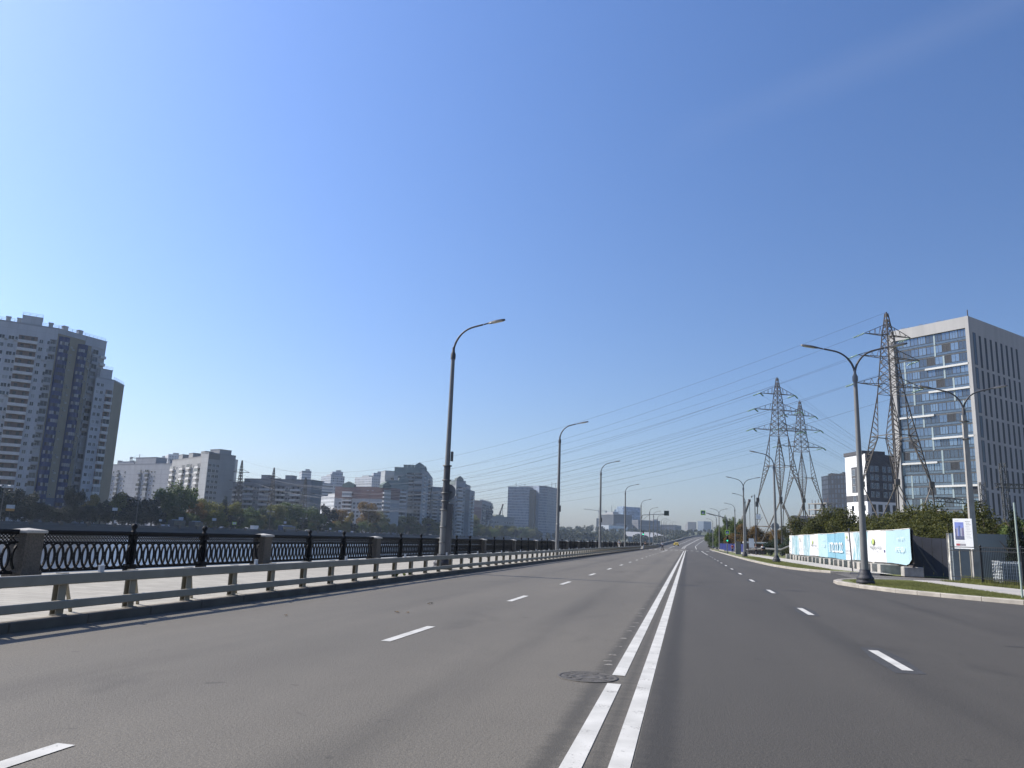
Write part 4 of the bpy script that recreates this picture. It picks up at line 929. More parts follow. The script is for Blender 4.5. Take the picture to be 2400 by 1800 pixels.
GLT = wallmat('far_blue_glass', (.22, .28, .36), 0, 0, win=(3.5, 3.6, .8, .75, (.20, .27, .36)), var=.15, rough=.3)
ch, H = chain_from([(1445, 1191), (1447, 1187.5), (1461, 1187.2), (1470, 1188.5)], 1750); mass(bt, ch, H, GLT, 30, 0); ch, H = chain_from([(1468, 1195), (1476.5, 1196)], 1745); mass(bt, ch, H, GLT, 30, 0, name='shoulder_wall')
bt = building('white_hall', 'long low white hall with a row of dark windows on the wooded hill', 'hall')
ch, H = chain_from([(1427, 1231.5), (1471, 1235)], 1420); f, = mass(bt, ch, H, M('hall_white', (.74, .74, .72), .8, .05, .2), 20, 10); wgrid(bt, f, fr_us(f, .18, .9, 14), H - 7.5, H - 2, 5, 1.8, 3, fr=FRD, gl=GL_D)
bt = building('slab_block', 'dark grey broad slab block on the hill, right of the glass tower', 'slab block')
GSB = wallmat('far_grey_slab', (.13, .13, .132), 0, 0, win=(40, 3.4, .98, .45, (.12, .12, .13)))
ch, H = chain_from([(1496, 1219), (1547, 1221.5)], 1600); f, = mass(bt, ch, H, GSB, 30, 0); roofbox(bt, f, f.L * .7, f.L * .92, 2, 10, H, 3, GRB, 'lift_house')
bt = building('slab_block', 'low dark grey block stepping down right of the broad slab on the hill', 'slab block')
ch, H = chain_from([(1546, 1231.5), (1584, 1232.5)], 1620); mass(bt, ch, H, GSB, 30, 0); ch, H = chain_from([(1582, 1231), (1597, 1233)], 1600); mass(bt, ch, H, GSB, 30, 0, name='end_wall')
bt = building('low_hall', 'small dark hall with a rounded roof just right of the white hall', 'hall'); ch, H = chain_from([(1470, 1228), (1483, 1230), (1488, 1234)], 1500); mass(bt, ch, H, GSB, 24, 8)
FTB = wallmat('far_tower_bluish', (.15, .18, .21), 0, 0, win=(3.2, 3.2, .6, .5, (.07, .09, .12))); FTG = wallmat('far_tower_greybrown', (.17, .16, .15), 0, 0, win=(3.2, 3.2, .6, .5, (.07, .075, .08)))
for rf, lb in (([(1606, 1230), (1612, 1223.5), (1632, 1224)], 'grey-brown far tower, leftmost of a group of towers over the ramp'), ([(1635, 1222), (1649, 1222)], 'bluish far tower, middle of the group over the ramp'), ([(1651, 1222), (1667, 1223)], 'bluish far tower, rightmost of the group over the ramp')):
    bt = building('far_high_rise', lb, 'high-rise', 'far towers over the ramp'); ch, H = chain_from(rf, 2300); mass(bt, ch, H, FTB if 'bluish' in lb else FTG, 15)
bt = building('warehouse', 'long low shed with a pale roof among the trees beyond the river bend', 'warehouse')
A, Bq = DP(1472, 1272, 1085), DP(1556, 1274, 1085); b = MB(); zt, ze = 15.5, 8.5; dy = 34
P = [Vector((A.x, A.y, 0)), Vector((Bq.x + 6, Bq.y, 0)), Vector((Bq.x - 12, Bq.y + dy, 0)), Vector((A.x - 8, A.y + dy, 0))]
b.prism([(p.x, p.y) for p in P], -1, ze, 0, 0); bt.location = (P[0].x, P[0].y, 0); b.build('wall', M('shed_wall', (.10, .12, .12), .9), bt)
b = MB(); n_ = Vector((0, 0, 1)); b.face([P[0] + n_ * (ze + .1) + Vector((-1, -1, 0)), P[1] + n_ * (ze + .1) + Vector((1, -1, 0)), P[2] + n_ * zt, P[3] + n_ * zt]); b.face([P[3] + n_ * (zt - .4), P[2] + n_ * (zt - .4), P[1] + n_ * (ze - .3), P[0] + n_ * (ze - .3)]); b.build('roof', M('shed_roof_pale', (.27, .27, .265), .7, .08, .2), bt)
# ---------------------------------------------------------------- office building on the right
WPAN = wallmat('rainscreen_pale_grey', (.41, .40, .385), 1.6, 6.4, .03, .78); SPAN = glass('spandrel_glass', (.10, .14, .18), .12, .35); LEDGE = M('ledge_white', (.60, .60, .58), .8, .06, .6)
GLO = glass('glass_sky', (.17, .235, .30), .05, .5); GLO2 = glass('glass_sky_dark', (.07, .095, .125), .05, .4); GLO3 = glass('glass_sky_mid', (.12, .17, .23), .05, .5); SLOT = M('slot_glass_black', (.012, .014, .018), .35, .2, spec=.15); SLOT2 = M('slot_glass_blue', (.04, .06, .085), .3, .3, .3, spec=.3); PGL = M('panel_pale_aqua', (.30, .37, .38), .4, .08, .5); DBAND = M('band_dark_grey', (.11, .115, .12), .6)
cr = DP(2271, 741, 205); H = cr.z; lf, rt = G(2089, 778, H), G(2400, 790, H); rt = cr + (rt - cr) * 1.9
bt = building('office_building', 'tall office building with blue glass front and slotted side wall, at the right edge', 'office building')
fl, fr_ = mass(bt, [lf, cr, rt], H, [M('facade_backing', (.05, .06, .07), .4), WPAN], 24, mside=[0, 1], parapet=0)
b = MB(); P = lambda u, o_: tuple(fl.p(u, 0, o_)[:2])
b.prism([P(-.05, .55), P(fl.L - .02, .55), P(fl.L - .02, -.3), P(-.05, -.3)], H - 3.1, H + .02, 0, 0, bottom=True); b.build('top_band', WPAN, bt)
for u0, u1, o_ in ((-1.0, .9, .9), (fl.L - .95, fl.L - .03, .62)):
    b = MB(); b.prism([P(u0, o_), P(u1, o_), P(u1, -.3), P(u0, -.3)], -1, H + (.03 if u0 > 0 else -1.0), 0, 0); b.build('corner_fin', WPAN, bt)
FH = 3.2; nb = 9; u_a, u_b = 1.0, fl.L - 1.0; bw = (u_b - u_a) / nb; nf = 19
sp_ = MB(); pl_ = MB(); db_ = MB(); lp_ = MB()
for k in range(nf):
    z0 = H - 3.1 - (k + 1) * FH
    def strip(bb, u0, u1, za, zc, o_): bb.prism([P(u0, o_), P(u1, o_), P(u1, .0), P(u0, .0)], za, zc, 0, 0, bottom=True)
    for i in range(nb):
        u = u_a + bw * (i + .5); rr = rnd.random()
        gl = DARK if rr < .07 else (GLO2 if rr < .3 else (GLO3 if rr < .6 else GLO))
        window(bt, fl, u, z0 + .95 + 1.08, bw - .03, 2.14, FRD, gl, rnd.choice((2, 2, 3)), .08)
        if (i * 2 + k // 2 * 3) % 5 == 0: strip(pl_, u - bw / 2 - .02, u - bw / 2 + .42, z0 + .05, z0 + FH - .1, .17)
    strip(sp_, u_a, u_b, z0 + .28, z0 + .92, .06)
    led = {2: (.42, 1), 4: (.45, 1), 6: (0, .5), 8: (.45, 1), 10: (0, .5), 12: (.45, 1), 14: (0, .5), 16: (.45, 1)}.get(k)
    if led: strip(lp_, u_a + (u_b - u_a) * led[0] - (.5 if led[0] == 0 else 0), u_a + (u_b - u_a) * led[1] + (.4 if led[1] == 1 else 0), z0 - .32, z0 + .2, .62)
    if k % 2 == 0 and k > 0: strip(db_, u_a, u_b, z0 - .25, z0 + .14, .12)
    else: strip(db_, u_a, u_b, z0 - .04, z0 + .1, .12)
for bb, nm, mt in ((sp_, 'spandrel', SPAN), (pl_, 'aqua_panel', PGL), (db_, 'floor_band', DBAND), (lp_, 'ledge', LEDGE)): tag(bb.build(nm + 's', mt, bt), kind='stuff')
zt = H - 4.2
for c in range(9):                                                  # tall dark slots of the side wall
    u = 1.9 + c * 3.05; w_ = 1.5 if c == 0 else .95; z1 = zt if c == 0 else zt - .4
    for k in range(9):
        hh = 8.8 if k == 0 else 5.7
        window(bt, fr_, u, z1 - hh / 2, w_, hh, FRD, SLOT if c else SLOT2, 1, .03, 'slot_window'); z1 -= hh + .75
b = MB()
for u in (4, 9, 14): b.bar(fl.p(u, H, -2), fl.p(u, H + 1.0, -2), .12); b.bar(fl.p(u - 2, H + .9, -1.8), fl.p(u + .3, H + .2, .5), .10)
b.build('roof_davits', STEEL, bt); b = MB(); P_ = fr_.p(.6, H, -.6); b.bar(P_, P_ + Vector((0, 0, 2)), .2); b.build('vent', STEEL, bt)
# white and charcoal house block
WREN = M('render_white', (.76, .76, .75), .8, .04, .4); CHAR = M('render_charcoal', (.075, .075, .08), .8, .1, .5)
ch, H = chain_from([(1980, 1071), (2027, 1063), (2096, 1068)], 300)
bt = building('apartment_block', 'small white and charcoal block left of the glass office, behind the near pylon', 'apartment block')
fa, fb = mass(bt, ch, H, [WREN, CHAR], 14, mside=[0, 1], parapet=0)
b = MB(); b.prism([tuple(p[:2]) for p in (fa.p(-.3, 0, .3), fa.p(fa.L * .9, 0, .3), fa.p(fa.L * .9, 0, -9), fa.p(-.3, 0, -9))], H - .05, H + 1.3, 0, 0); b.build('roof_band', CHAR, bt)
b = MB(); z_ = H - 17.6; b.prism([tuple(p[:2]) for p in (fb.p(.05, 0, .12), fb.p(fb.L, 0, .12), fb.p(fb.L, 0, -1), fb.p(.05, 0, -1))], -1, z_, 0, 0); b.build('lower_white_wall', WREN, bt)
for (u0, u1, z0, z1) in ((.30, .86, H - 14.2, H - 4.5), (-.0, 1.0, H - 17.6, H - 15.2)):
    b = MB(); b.prism([tuple(p[:2]) for p in (fa.p(fa.L * u0, 0, .06), fa.p(fa.L * u1, 0, .06), fa.p(fa.L * u1, 0, -.2), fa.p(fa.L * u0, 0, -.2))], z0, z1, 0, 0, bottom=True); b.build('charcoal_panel', CHAR, bt)
for z in (H - 6.6, H - 9.8, H - 12.8, H - 16.4):
    for u in (.42, .72): window(bt, fa, fa.L * u, z, 1.7, 2.4, FRW, GLO2, 2, .1)
for z in (H - 20, H - 23.2, H - 26.5, H - 29.5):
    for u in (.3, .62, .86): window(bt, fa, fa.L * u, z, 1.4, 1.9, FRD, GL_D, 2, .06)
    for u in (.2, .42, .66, .9): window(bt, fb, fb.L * u, z, 1.8, 2.7, FRD, GL_D, 1, .16)
for z in (H - 5.5, H - 8.7, H - 11.8, H - 15):
    for u in (.2, .36, .62, .8): window(bt, fb, fb.L * u, z, 1.5, 2.1, FRW, GLO2, 2, .06)
# dark glazed tower under construction, raw frame
bt = building('dark_tower', 'dark blue-black glazed high-rise topped with formwork, right of the paired pylons', 'high-rise')
ch, H = chain_from([(1925, 1119), (1940, 1116), (1986, 1114)], 520); fa, fb = mass(bt, ch, H, wallmat('dark_curtain_wall', (.030, .034, .042), 0, 0, win=(2.2, 3.1, .55, .7, (.035, .05, .075))), 22)
for k in range(8): roofbox(bt, fb, fb.L * (.02 + .12 * k), fb.L * (.11 + .12 * k), .2, 4, H, rnd.uniform(.8, 2.2), CFR, 'formwork')
bt = building('unfinished_building', 'raw concrete frame of a low unfinished building below the dark high-rise', 'construction site')
ch, H = chain_from([(1893, 1180), (1937, 1178)], 430); f = Face(ch[0], ch[1], H); bt.location = (f.P0.x, f.P0.y, 0)
for k in range(7):
    z = H - 3.3 * k; b = MB(); b.prism([tuple(f.p(u, 0, o_)[:2]) for u, o_ in ((0, 0), (f.L, 0), (f.L, -10), (0, -10))], z - .35, z, 0, 0, bottom=True); b.build('floor_slab', CONC, bt)
    for i in range(4):
        b = MB()
        for o_ in (-.5, -5, -9.5): P_ = f.p(.4 + (f.L - .8) * i / 3, 0, o_); b.box(P_.x - .3, P_.x + .3, P_.y - .3, P_.y + .3, z - 3.3, z - .35)
        b.build('columns', CONC, bt)
b = MB()
for i in range(6): P_ = f.p(f.L * (i + .5) / 6, 0, -2); b.bar(P_ + Vector((0, 0, H)), P_ + Vector((0, 0, H + rnd.uniform(1.5, 3.5))), .25)
b.build('rebar_posts', RUST, bt)
bt = building('gabled_house', 'small dark peaked house seen through the legs of the paired pylons', 'house'); ch, H = chain_from([(1850, 1222), (1872, 1222)], 330); f, = mass(bt, ch, H, M('house_brick', (.16, .10, .085), .9, .2, 1), 10, parapet=0); gable(bt, f, f.L / 2, f.L + .8, H, 2.6, M('house_roof_dark', (.06, .06, .07), .8), -.2, 10); wgrid(bt, f, [f.L * .3, f.L * .7], 1, H, 3.2, 1, 1.3, fr=FRW)
# ---------------------------------------------------------------- tower cranes, boom cranes
CRW = M('crane_paint_pale', (.42, .40, .33), .6, .15, .3); CRR = M('crane_red', (.16, .04, .035), .6, .15, .3)
def lattice(b, p, q, w_, n, ch_=.22, br_=.12):
    p, q = Vector(p), Vector(q); d = (q - p).normalized(); u = Vector((0, 0, 1)) if abs(d.z) < .9 else Vector((1, 0, 0)); a = d.cross(u).normalized(); c = a.cross(d)
    cs = [(-1, -1), (1, -1), (1, 1), (-1, 1)]
    at = lambda t, k: p.lerp(q, t) + (a * cs[k % 4][0] + c * cs[k % 4][1]) * (w_ / 2)
    for k in range(4): b.bar(at(0, k), at(1, k), ch_)
    for i in range(n):
        for k in range(4): b.bar(at(i / n, k + (i % 2)), at((i + 1) / n, k + 1 - (i % 2)), br_)
def tower_crane(label, mast, top, jib, cj, d, base=0.0, mt=None):
    T = DP(*top, d); o = empty('tower_crane', (T.x, T.y, base), label, 'crane'); mt = mt or CRW
    J, K = DP(*jib, d), DP(*cj, d); zj = DP(mast[0], mast[1], d).z
    b = MB(); lattice(b, (T.x, T.y, base), (T.x, T.y, zj), 1.7, int(zj / 3.5), .3, .18); b.build('mast', mt, o)
    b = MB(); lattice(b, (T.x, T.y, zj), J, 1.2, 16, .3, .18); lattice(b, (T.x, T.y, zj), K, 1.2, 6, .3, .18); b.build('jib', mt, o)
    b = MB(); b.bar((T.x, T.y, zj), (T.x, T.y, T.z), .7); b.bar((T.x, T.y, T.z), Vector(J).lerp(Vector((T.x, T.y, zj)), .35), .14); b.bar((T.x, T.y, T.z), K, .14); b.build('apex', mt, o)
    b = MB(); b.box(K.x - 1.5, K.x + 1.5, K.y - 1, K.y + 1, K.z - 3, K.z + .5); b.build('counterweight', CONC, o)
    b = MB(); b.box(T.x - 1.2, T.x + 1.2, T.y - 2.2, T.y - .2, zj - 3, zj - .4); b.build('cab', mt, o)
tower_crane('pale tower crane above the pale slab block on the left skyline', (328, 1076), (328, 1065), (372, 1076), (308, 1072), 1050)
tower_crane('pale tower crane left of the unfinished building, jib pointing left', (1404, 1197), (1404, 1190), (1368, 1193), (1421, 1198), 1530, 20)
tower_crane('thin tower crane standing on the unfinished building, jib across the glass tower', (1434, 1200.5), (1433.5, 1185), (1484, 1200), (1436, 1200.3), 1640, 20, GALVD)
def boom_crane(label, p0, p1, d, w_=1.2, mt=None):
    A, Bq = DP(*p0, d), DP(*p1, d); o = empty('mobile_crane', (A.x, A.y, 0), label, 'crane'); k = d / 190
    b = MB(); b.tube([A, A.lerp(Bq, .45)], w_ * .55, 6, 0, False); b.tube([A.lerp(Bq, .42), Bq], w_ * .38, 6, 0, False); b.build('boom', mt or GALVD, o)
    b = MB(); b.box(Bq.x - w_ * .35, Bq.x + w_ * .35, Bq.y - w_ * .3, Bq.y + w_ * .3, Bq.z - w_ * .4, Bq.z + w_ * .35); b.build('boom_head', CRR, o)
    b = MB(); b.bar(Bq, Bq - Vector((0, 0, Bq.z * .6)), .09 * k); b.build('hoist_cable', IRON, o)
    b = MB(); b.bbox(A.x - 4, A.x + 4, A.y - 1.3, A.y + 1.3, .6, 2.4, .1); b.bbox(A.x - 4, A.x - 2, A.y - 1.2, A.y + 1.2, 2.4, 3.4, .1); b.build('carrier', M('crane_yellow', (.5, .33, .03), .5), o)
    b = MB()
    for x in (-3, -1.5, 1.5, 3): b.tube([(A.x + x, A.y - 1.35, .6), (A.x + x, A.y + 1.35, .6)], .6, 14)
    b.build('wheels', RUB, o)
boom_crane('mobile crane boom leaning up behind the low grey hall', (1168.5, 1212), (1178.5, 1183), 1000, 2.4)
boom_crane('dark mobile crane boom with a red head, behind the double-arm lamp by the mast', (1733, 1240), (1756.5, 1173), 230, .95)
# ---------------------------------------------------------------- lattice pylons and their wires
INS = glass('insulator_glass_green', (.20, .34, .24), .2)
def ring4(r, z, a0): return [Vector((r * math.cos(a0 + k * math.pi / 2), r * math.sin(a0 + k * math.pi / 2), z)) for k in range(4)]
def insulator(b, p, q):
    p, q = Vector(p), Vector(q); n = 9
    for i in range(n):
        c = p.lerp(q, (i + .7) / (n + 1)); d = (q - p).normalized() * .06; b.tube([c - d, c, c + d], [.05, .16, .05], 6)
    b.tube([p, q], .03, 5)
ARMS = ((33.0, 3.9), (29.6, 5.2), (25.4, 5.6))
def pylon(loc, label, a0, aa, H=36.6, wd=(0, 1)):
    o = empty('pylon', loc, label, 'pylon', 'lattice pylons on the right'); X = Vector(loc)
    Z = [(24.2, 1.78), (26.6, 1.5), (29.0, 1.22), (31.2, .98), (33.2, .74), (34.8, .45), (36.4, .2)]
    b = MB()
    def sect(z0, r0, z1, r1, n, ch_, br_):
        for i in range(n):
            ra, rb = ring4(r0 + (r1 - r0) * i / n, z0 + (z1 - z0) * i / n, a0), ring4(r0 + (r1 - r0) * (i + 1) / n, z0 + (z1 - z0) * (i + 1) / n, a0)
            for k in range(4):
                m = (k + 1) % 4; b.bar(X + ra[k], X + rb[m], br_); b.bar(X + ra[m], X + rb[k], br_); b.bar(X + ra[k], X + rb[k], ch_)
                if i == 0: b.bar(X + ra[k], X + ra[m], br_)
    for (z0, r0), (z1, r1) in zip(Z[:-1], Z[1:]): sect(z0, r0, z1, r1, 2, .14, .065)
    b.bar(X + Vector((0, 0, 36.2)), X + Vector((0, 0, H)), .2); b.build('upper_body', STEEL, o)
    W, B_, K_, Ft = ring4(1.78, 24.2, a0), ring4(3.05, 17.9, a0), ring4(4.45, 11.0, a0), ring4(5.1, 0, a0)
    for k in range(4):                                              # each corner leg is a three-chord lattice tapering to its knee
        b = MB(); inn = [B_[k].lerp(B_[(k + 1) % 4], .33), B_[k].lerp(B_[(k + 3) % 4], .33)]
        b.bar(X + W[k], X + K_[k], .15)
        for j in (0, 1):
            b.bar(X + K_[k], X + inn[j], .105); b.bar(X + inn[j], X + W[k], .09)
            for i in range(8):
                t0, t1 = i / 8, (i + 1) / 8; q0 = K_[k].lerp(B_[k], t0); q1 = K_[k].lerp(inn[j], t1); b.bar(X + q0, X + q1, .06); b.bar(X + q1, X + K_[k].lerp(B_[k], t1), .06)
                q0 = B_[k].lerp(W[k], t0); q1 = inn[j].lerp(W[k], t1); b.bar(X + inn[j].lerp(W[k], t0), X + B_[k].lerp(W[k], t1), .06) if i < 7 else None
        b.bar(X + B_[k], X + B_[(k + 1) % 4], .11); b.box(X.x + K_[k].x - .3, X.x + K_[k].x + .3, X.y + K_[k].y - .3, X.y + K_[k].y + .3, X.z + 10.6, X.z + 11.4)
        b.build('leg', STEEL, o)
    b = MB()
    for k in range(4):
        m = (k + 1) % 4; b.bar(X + K_[k], X + Ft[k], .17); N = (K_[k] + K_[m]) / 2; N2 = (Ft[k] + Ft[m]) / 2; N.z = 5.4; N = N.lerp(N2, .5); N.z = 5.6
        b.bar(X + K_[k], X + N, .10); b.bar(X + K_[m], X + N, .10); b.bar(X + N, X + Ft[k], .10); b.bar(X + N, X + Ft[m], .10)
        h0, h1 = K_[k].lerp(Ft[k], .49), K_[m].lerp(Ft[m], .49); b.bar(X + h0, X + h1, .13)
        b.box(X.x + Ft[k].x - .5, X.x + Ft[k].x + .5, X.y + Ft[k].y - .5, X.y + Ft[k].y + .5, X.z - .3, X.z + .4, 1)
    b.build('base_stand', [STEEL, CONC], o)
    tips = []; A = Vector((math.cos(aa), math.sin(aa), 0)); Np = Vector((-A.y, A.x, 0))
    for z, L in ARMS:
        for s in (-1, 1):
            b = MB(); tip = A * (s * L) + Vector((0, 0, z)); r = np.interp(z, [q[0] for q in Z], [q[1] for q in Z]) * .72
            rt = [A * (s * r * .6) + Np * r * .8 + Vector((0, 0, z)), A * (s * r * .6) - Np * r * .8 + Vector((0, 0, z)), A * (s * r * .5) + Vector((0, 0, z + 1.7))]
            for q in rt: b.bar(X + q, X + tip, .08)
            for i in range(1, 4):
                t = i / 4; p0, p1 = rt[0].lerp(tip, t), rt[1].lerp(tip, t); b.bar(X + p0, X + p1, .06); b.bar(X + rt[0].lerp(tip, t - .25), X + p1, .06); b.bar(X + rt[2].lerp(tip, t), X + p0, .05); b.bar(X + rt[2].lerp(tip, t), X + p1, .05)
            b.build('cross_arm', STEEL, o); tips.append(X + tip)
    tips.append(X + Vector((0, 0, H))); return o, tips
def wires(o, A, Bq, sag, label, name='power_line', r=.015, ins=True):
    for i, (p, q) in enumerate(zip(A, Bq)):
        p, q = Vector(p), Vector(q)
        if ins and i < 6:
            d = (q - p).normalized(); e = p + d * 1.9 - Vector((0, 0, .35)); b = MB(); insulator(b, p, e); b.build('insulator', INS, o); p = e
        pts = []; n = 22
        for k in range(n + 1): t = (k / n) ** 1.35; c = p.lerp(q, t); c.z -= 4 * sag * t * (1 - t); pts.append(c)
        b = MB(); b.tube(pts, [r + .018 * (k / n) for k in range(n + 1)], 4, 0, False, False)
        tag(b.build(name, WIREM, None), label, 'power line', 'overhead wires, ' + label)
WIREM = M('wire_aluminium', (.06, .062, .07), .5, .05, .1)
def far_pylon(px_, ty, d, label, H=None):
    T = DP(px_, ty, d); o = empty('pylon', (T.x, T.y, -.2), label, 'pylon'); b = MB(); a0 = .4; X = Vector((T.x, T.y, 0)); H = T.z
    Z = [(-.3, 3.4), (H * .3, 2.3), (H * .6, 1.3), (H * .75, .95), (H * .88, .7), (H, .2)]
    for (z0, r0), (z1, r1) in zip(Z[:-1], Z[1:]):
        for i in range(3):
            ra, rb = ring4(r0 + (r1 - r0) * i / 3, z0 + (z1 - z0) * i / 3, a0), ring4(r0 + (r1 - r0) * (i + 1) / 3, z0 + (z1 - z0) * (i + 1) / 3, a0)
            for k in range(4): b.bar(X + ra[k], X + rb[k], .26); b.bar(X + ra[k], X + rb[(k + 1) % 4], .13); b.bar(X + ra[(k + 1) % 4], X + rb[k], .13)
    b.build('body', STEEL, o); tips = []; V = Vector((T.x, T.y, 0)).normalized(); A = Vector((V.y, -V.x, 0))
    for z, L in ((H * .83, 4.2), (H * .70, 5.6), (H * .57, 5.0)):
        for s in (-1, 1):
            t = X + A * (s * L) + Vector((0, 0, z)); b = MB(); b.bar(X + Vector((0, 0, z - .25)), t, .28); b.bar(X + Vector((0, 0, z + 1.6)), t, .16); b.build('cross_arm', STEEL, o); tips.append(t)
    tips.append(Vector((T.x, T.y, H))); return o, tips
fA = far_pylon(568, 1079, 410, 'leftmost of the three small lattice pylons across the river, beside the grey end wing')
fB = far_pylon(643, 1096, 428, 'middle small lattice pylon across the river, in front of the balcony-striped block')
fC = far_pylon(717, 1119, 415, 'small rusty lattice pylon at the right end of the balcony-striped block')
T1, T2, T3 = DP(2077, 732, 115), DP(1821, 884, 162), DP(1874, 939, 187)
AA = R(38)
P1 = pylon((T1.x, T1.y, 0), 'largest, nearest lattice pylon, in front of the glass office', R(-12), R(25))
P2 = pylon((T2.x, T2.y, 0), 'left one of two paired lattice pylons in the middle distance', R(-6), R(22))
P3 = pylon((T3.x, T3.y, 0), 'right, slightly farther one of two paired lattice pylons', R(-8), R(20))
wires(P1[0], P1[1], fA[1], 14, 'thin wire strung from the largest pylon across the river')
wires(P2[0], P2[1], fB[1], 12, 'thin wire strung from the left paired pylon across the river')
wires(P3[0], P3[1], fC[1], 10, 'thin wire strung from the right paired pylon across the river')
fD = [Vector((205 + 4 * (i % 2), 560, 30 - 3.5 * (i // 2))) for i in range(7)]
wires(P2[0], P2[1], fD, 7, 'thin wire running from the left paired pylon to behind the office'); wires(P3[0], P3[1], [v + Vector((8, 10, -2)) for v in fD], 6, 'thin wire running from the right paired pylon to behind the office')
# substation portal by the side wall
A = DP(2349, 1085, 95); o = empty('substation_portal', (A.x, A.y, 0), 'slim lattice mast with a crossbeam in front of the slotted side wall', 'lattice mast')
b = MB(); lattice(b, (A.x, A.y, 0), A, .55, 16, .08, .05); b.build('mast', GALVD, o); Bq = DP(2334, 1138, 95); C_ = DP(2440, 1142, 95); b = MB(); lattice(b, Bq, C_, .5, 16, .08, .05); b.build('crossbeam', GALVD, o)
A = DP(2302, 1130, 110); o = empty('substation_portal', (A.x, A.y, 0), 'slim lattice mast at the glass office corner with a beam running left', 'lattice mast')
b = MB(); lattice(b, (A.x, A.y, 0), A, .6, 16, .08, .05); b.build('mast', GALVD, o); Bq = DP(2192, 1170, 108); b = MB(); lattice(b, DP(2306, 1180, 110), Bq, .55, 16, .08, .05); b.build('crossbeam', GALVD, o)
# ---------------------------------------------------------------- advertising hoarding
def textmesh(body, name, mt, parent, origin, xdir, ydir, width, height, bold=0.0):
    """flat lettering fitted to width x height metres; origin = lower left corner (world)"""
    cu = bpy.data.curves.new('lettering', 'FONT'); cu.body = body; cu.size = 1; cu.resolution_u = 3; cu.offset = bold
    to = bpy.data.objects.new('lettering', cu); COL.objects.link(to); bpy.context.view_layer.update()
    me = bpy.data.meshes.new_from_object(to.evaluated_get(bpy.context.evaluated_depsgraph_get()))
    bpy.data.objects.remove(to); bpy.data.curves.remove(cu)
    xs = [v.co.x for v in me.vertices]; ys = [v.co.y for v in me.vertices]; x0, x1, y0, y1 = min(xs), max(xs), min(ys), max(ys)
    off = Vector((0, 0, 0)); q = parent
    while q is not None: off += q.location; q = q.parent
    O, X, Y = Vector(origin) - off, Vector(xdir), Vector(ydir)
    for v in me.vertices: v.co = O + X * ((v.co.x - x0) / (x1 - x0) * width) + Y * ((v.co.y - y0) / (y1 - y0) * height)
    me.materials.clear(); me.materials.append(mt); o = bpy.data.objects.new(name, me); COL.objects.link(o); o.parent = parent; return o
def banner(name, col, var=.03):
    return M(name, col, .55, var, .6, .05, spec=.3)
BWH, BLB, BMB = banner('banner_white', (.60, .60, .605)), banner('banner_light_blue', (.36, .505, .555)), banner('banner_mid_blue', (.19, .37, .46))
t = NT('banner_teal_print'); p = t.pos()
nz = t.noise(t.mapv(p, (1, 1.1, .32)), 1.0, 5, .65, .8); n2 = t.noise(t.mapv(p, (1, 2.2, .5)), 1.6, 4, .6, 1.5)
c = t.mix(t.ramp(nz, .42, .55), (.57, .60, .61), (.20, .36, .40)); c = t.mix(t.ramp(n2, .57, .64), c, (.07, .13, .15)); c = t.mix(t.ramp(n2, .42, .35), c, (.42, .57, .61))
BTE = t.set(c, .55, 0, .3)
TXG = M('print_grey', (.22, .24, .24), .6); TXL = M('print_pale', (.58, .72, .77), .6); TXW = M('print_white', (.66, .67, .67), .6); TXGR = M('print_green', (.17, .30, .20), .6); TXY = M('print_lime', (.48, .54, .14), .6); TXB = M('print_navy', (.06, .05, .17), .6)
XB = 14.0
hd = empty('hoarding', (XB, 86, .06), 'long white and blue advertising hoarding standing on concrete blocks beside the right pavement', 'hoarding')
segs = [(116.9, 107.3, 'w'), (107.3, 97.4, 'w2'), (97.4, 91.8, 'logo'), (91.8, 85.9, 'lb'), (85.9, 76.6, 'mb'), (76.6, 67.4, 'w3'), (67.4, 61.4, 'logo2'), (61.4, 55.0, 'lb2')]
zl = lambda y: .745 + .03 * math.sin(y * .55) + .03 * math.sin(y * .21 + 1)
zh = lambda y: 3.13 + .018 * math.sin(y * .5) + (y - 86) * .0022
xo = lambda y, z: .035 * math.sin(y * .9) * math.sin((z - .7) * 1.6) + .02 * math.sin(y * 2.3 + z)
def bpanel(y0, y1, mt, cut=False, name='banner_panel'):
    n = max(4, int(abs(y0 - y1) / .6)); b = MB(); m = 5
    for i in range(n):
        ya, yb = y0 + (y1 - y0) * i / n, y0 + (y1 - y0) * (i + 1) / n
        for j in range(m):
            pts = []
            for yy, jj in ((ya, j), (yb, j), (yb, j + 1), (ya, j + 1)):
                lo = zl(yy)
                if cut and yy < 55.9: lo += (55.9 - yy) / .9 * .42
                z = lo + (zh(yy) - lo) * jj / m; pts.append((XB + xo(yy, z), yy, z))
            b.face(pts, 0, True)
    return b.build(name, mt, hd)
def put(body, yl, z, wid, hgt, mt, name='lettering', bold=0.0, vert=False, parent=hd):
    if vert: return textmesh(body, name, mt, parent, (XB - .075, yl, z), (0, 0, 1), (0, 1, 0), wid, hgt, bold)
    return textmesh(body, name, mt, parent, (XB - .075, yl, z), (0, -1, 0), (0, 0, 1), wid, hgt, bold)
def leafmark(yc, z, h, w_):
    for s, mt in ((0, TXGR), (1, TXY)):
        b = MB(); pts = [(0, 0), (.5, .25), (.55, .6), (.25, .95), (0, 1)] if s else [(0, 0), (0, .85), (-.3, .6), (-.42, .3), (-.2, .05)]
        b.face([(XB - .07, yc - x * w_, z + q * h) for x, q in (pts if s else pts)]); b.build('logo_mark', mt, hd)
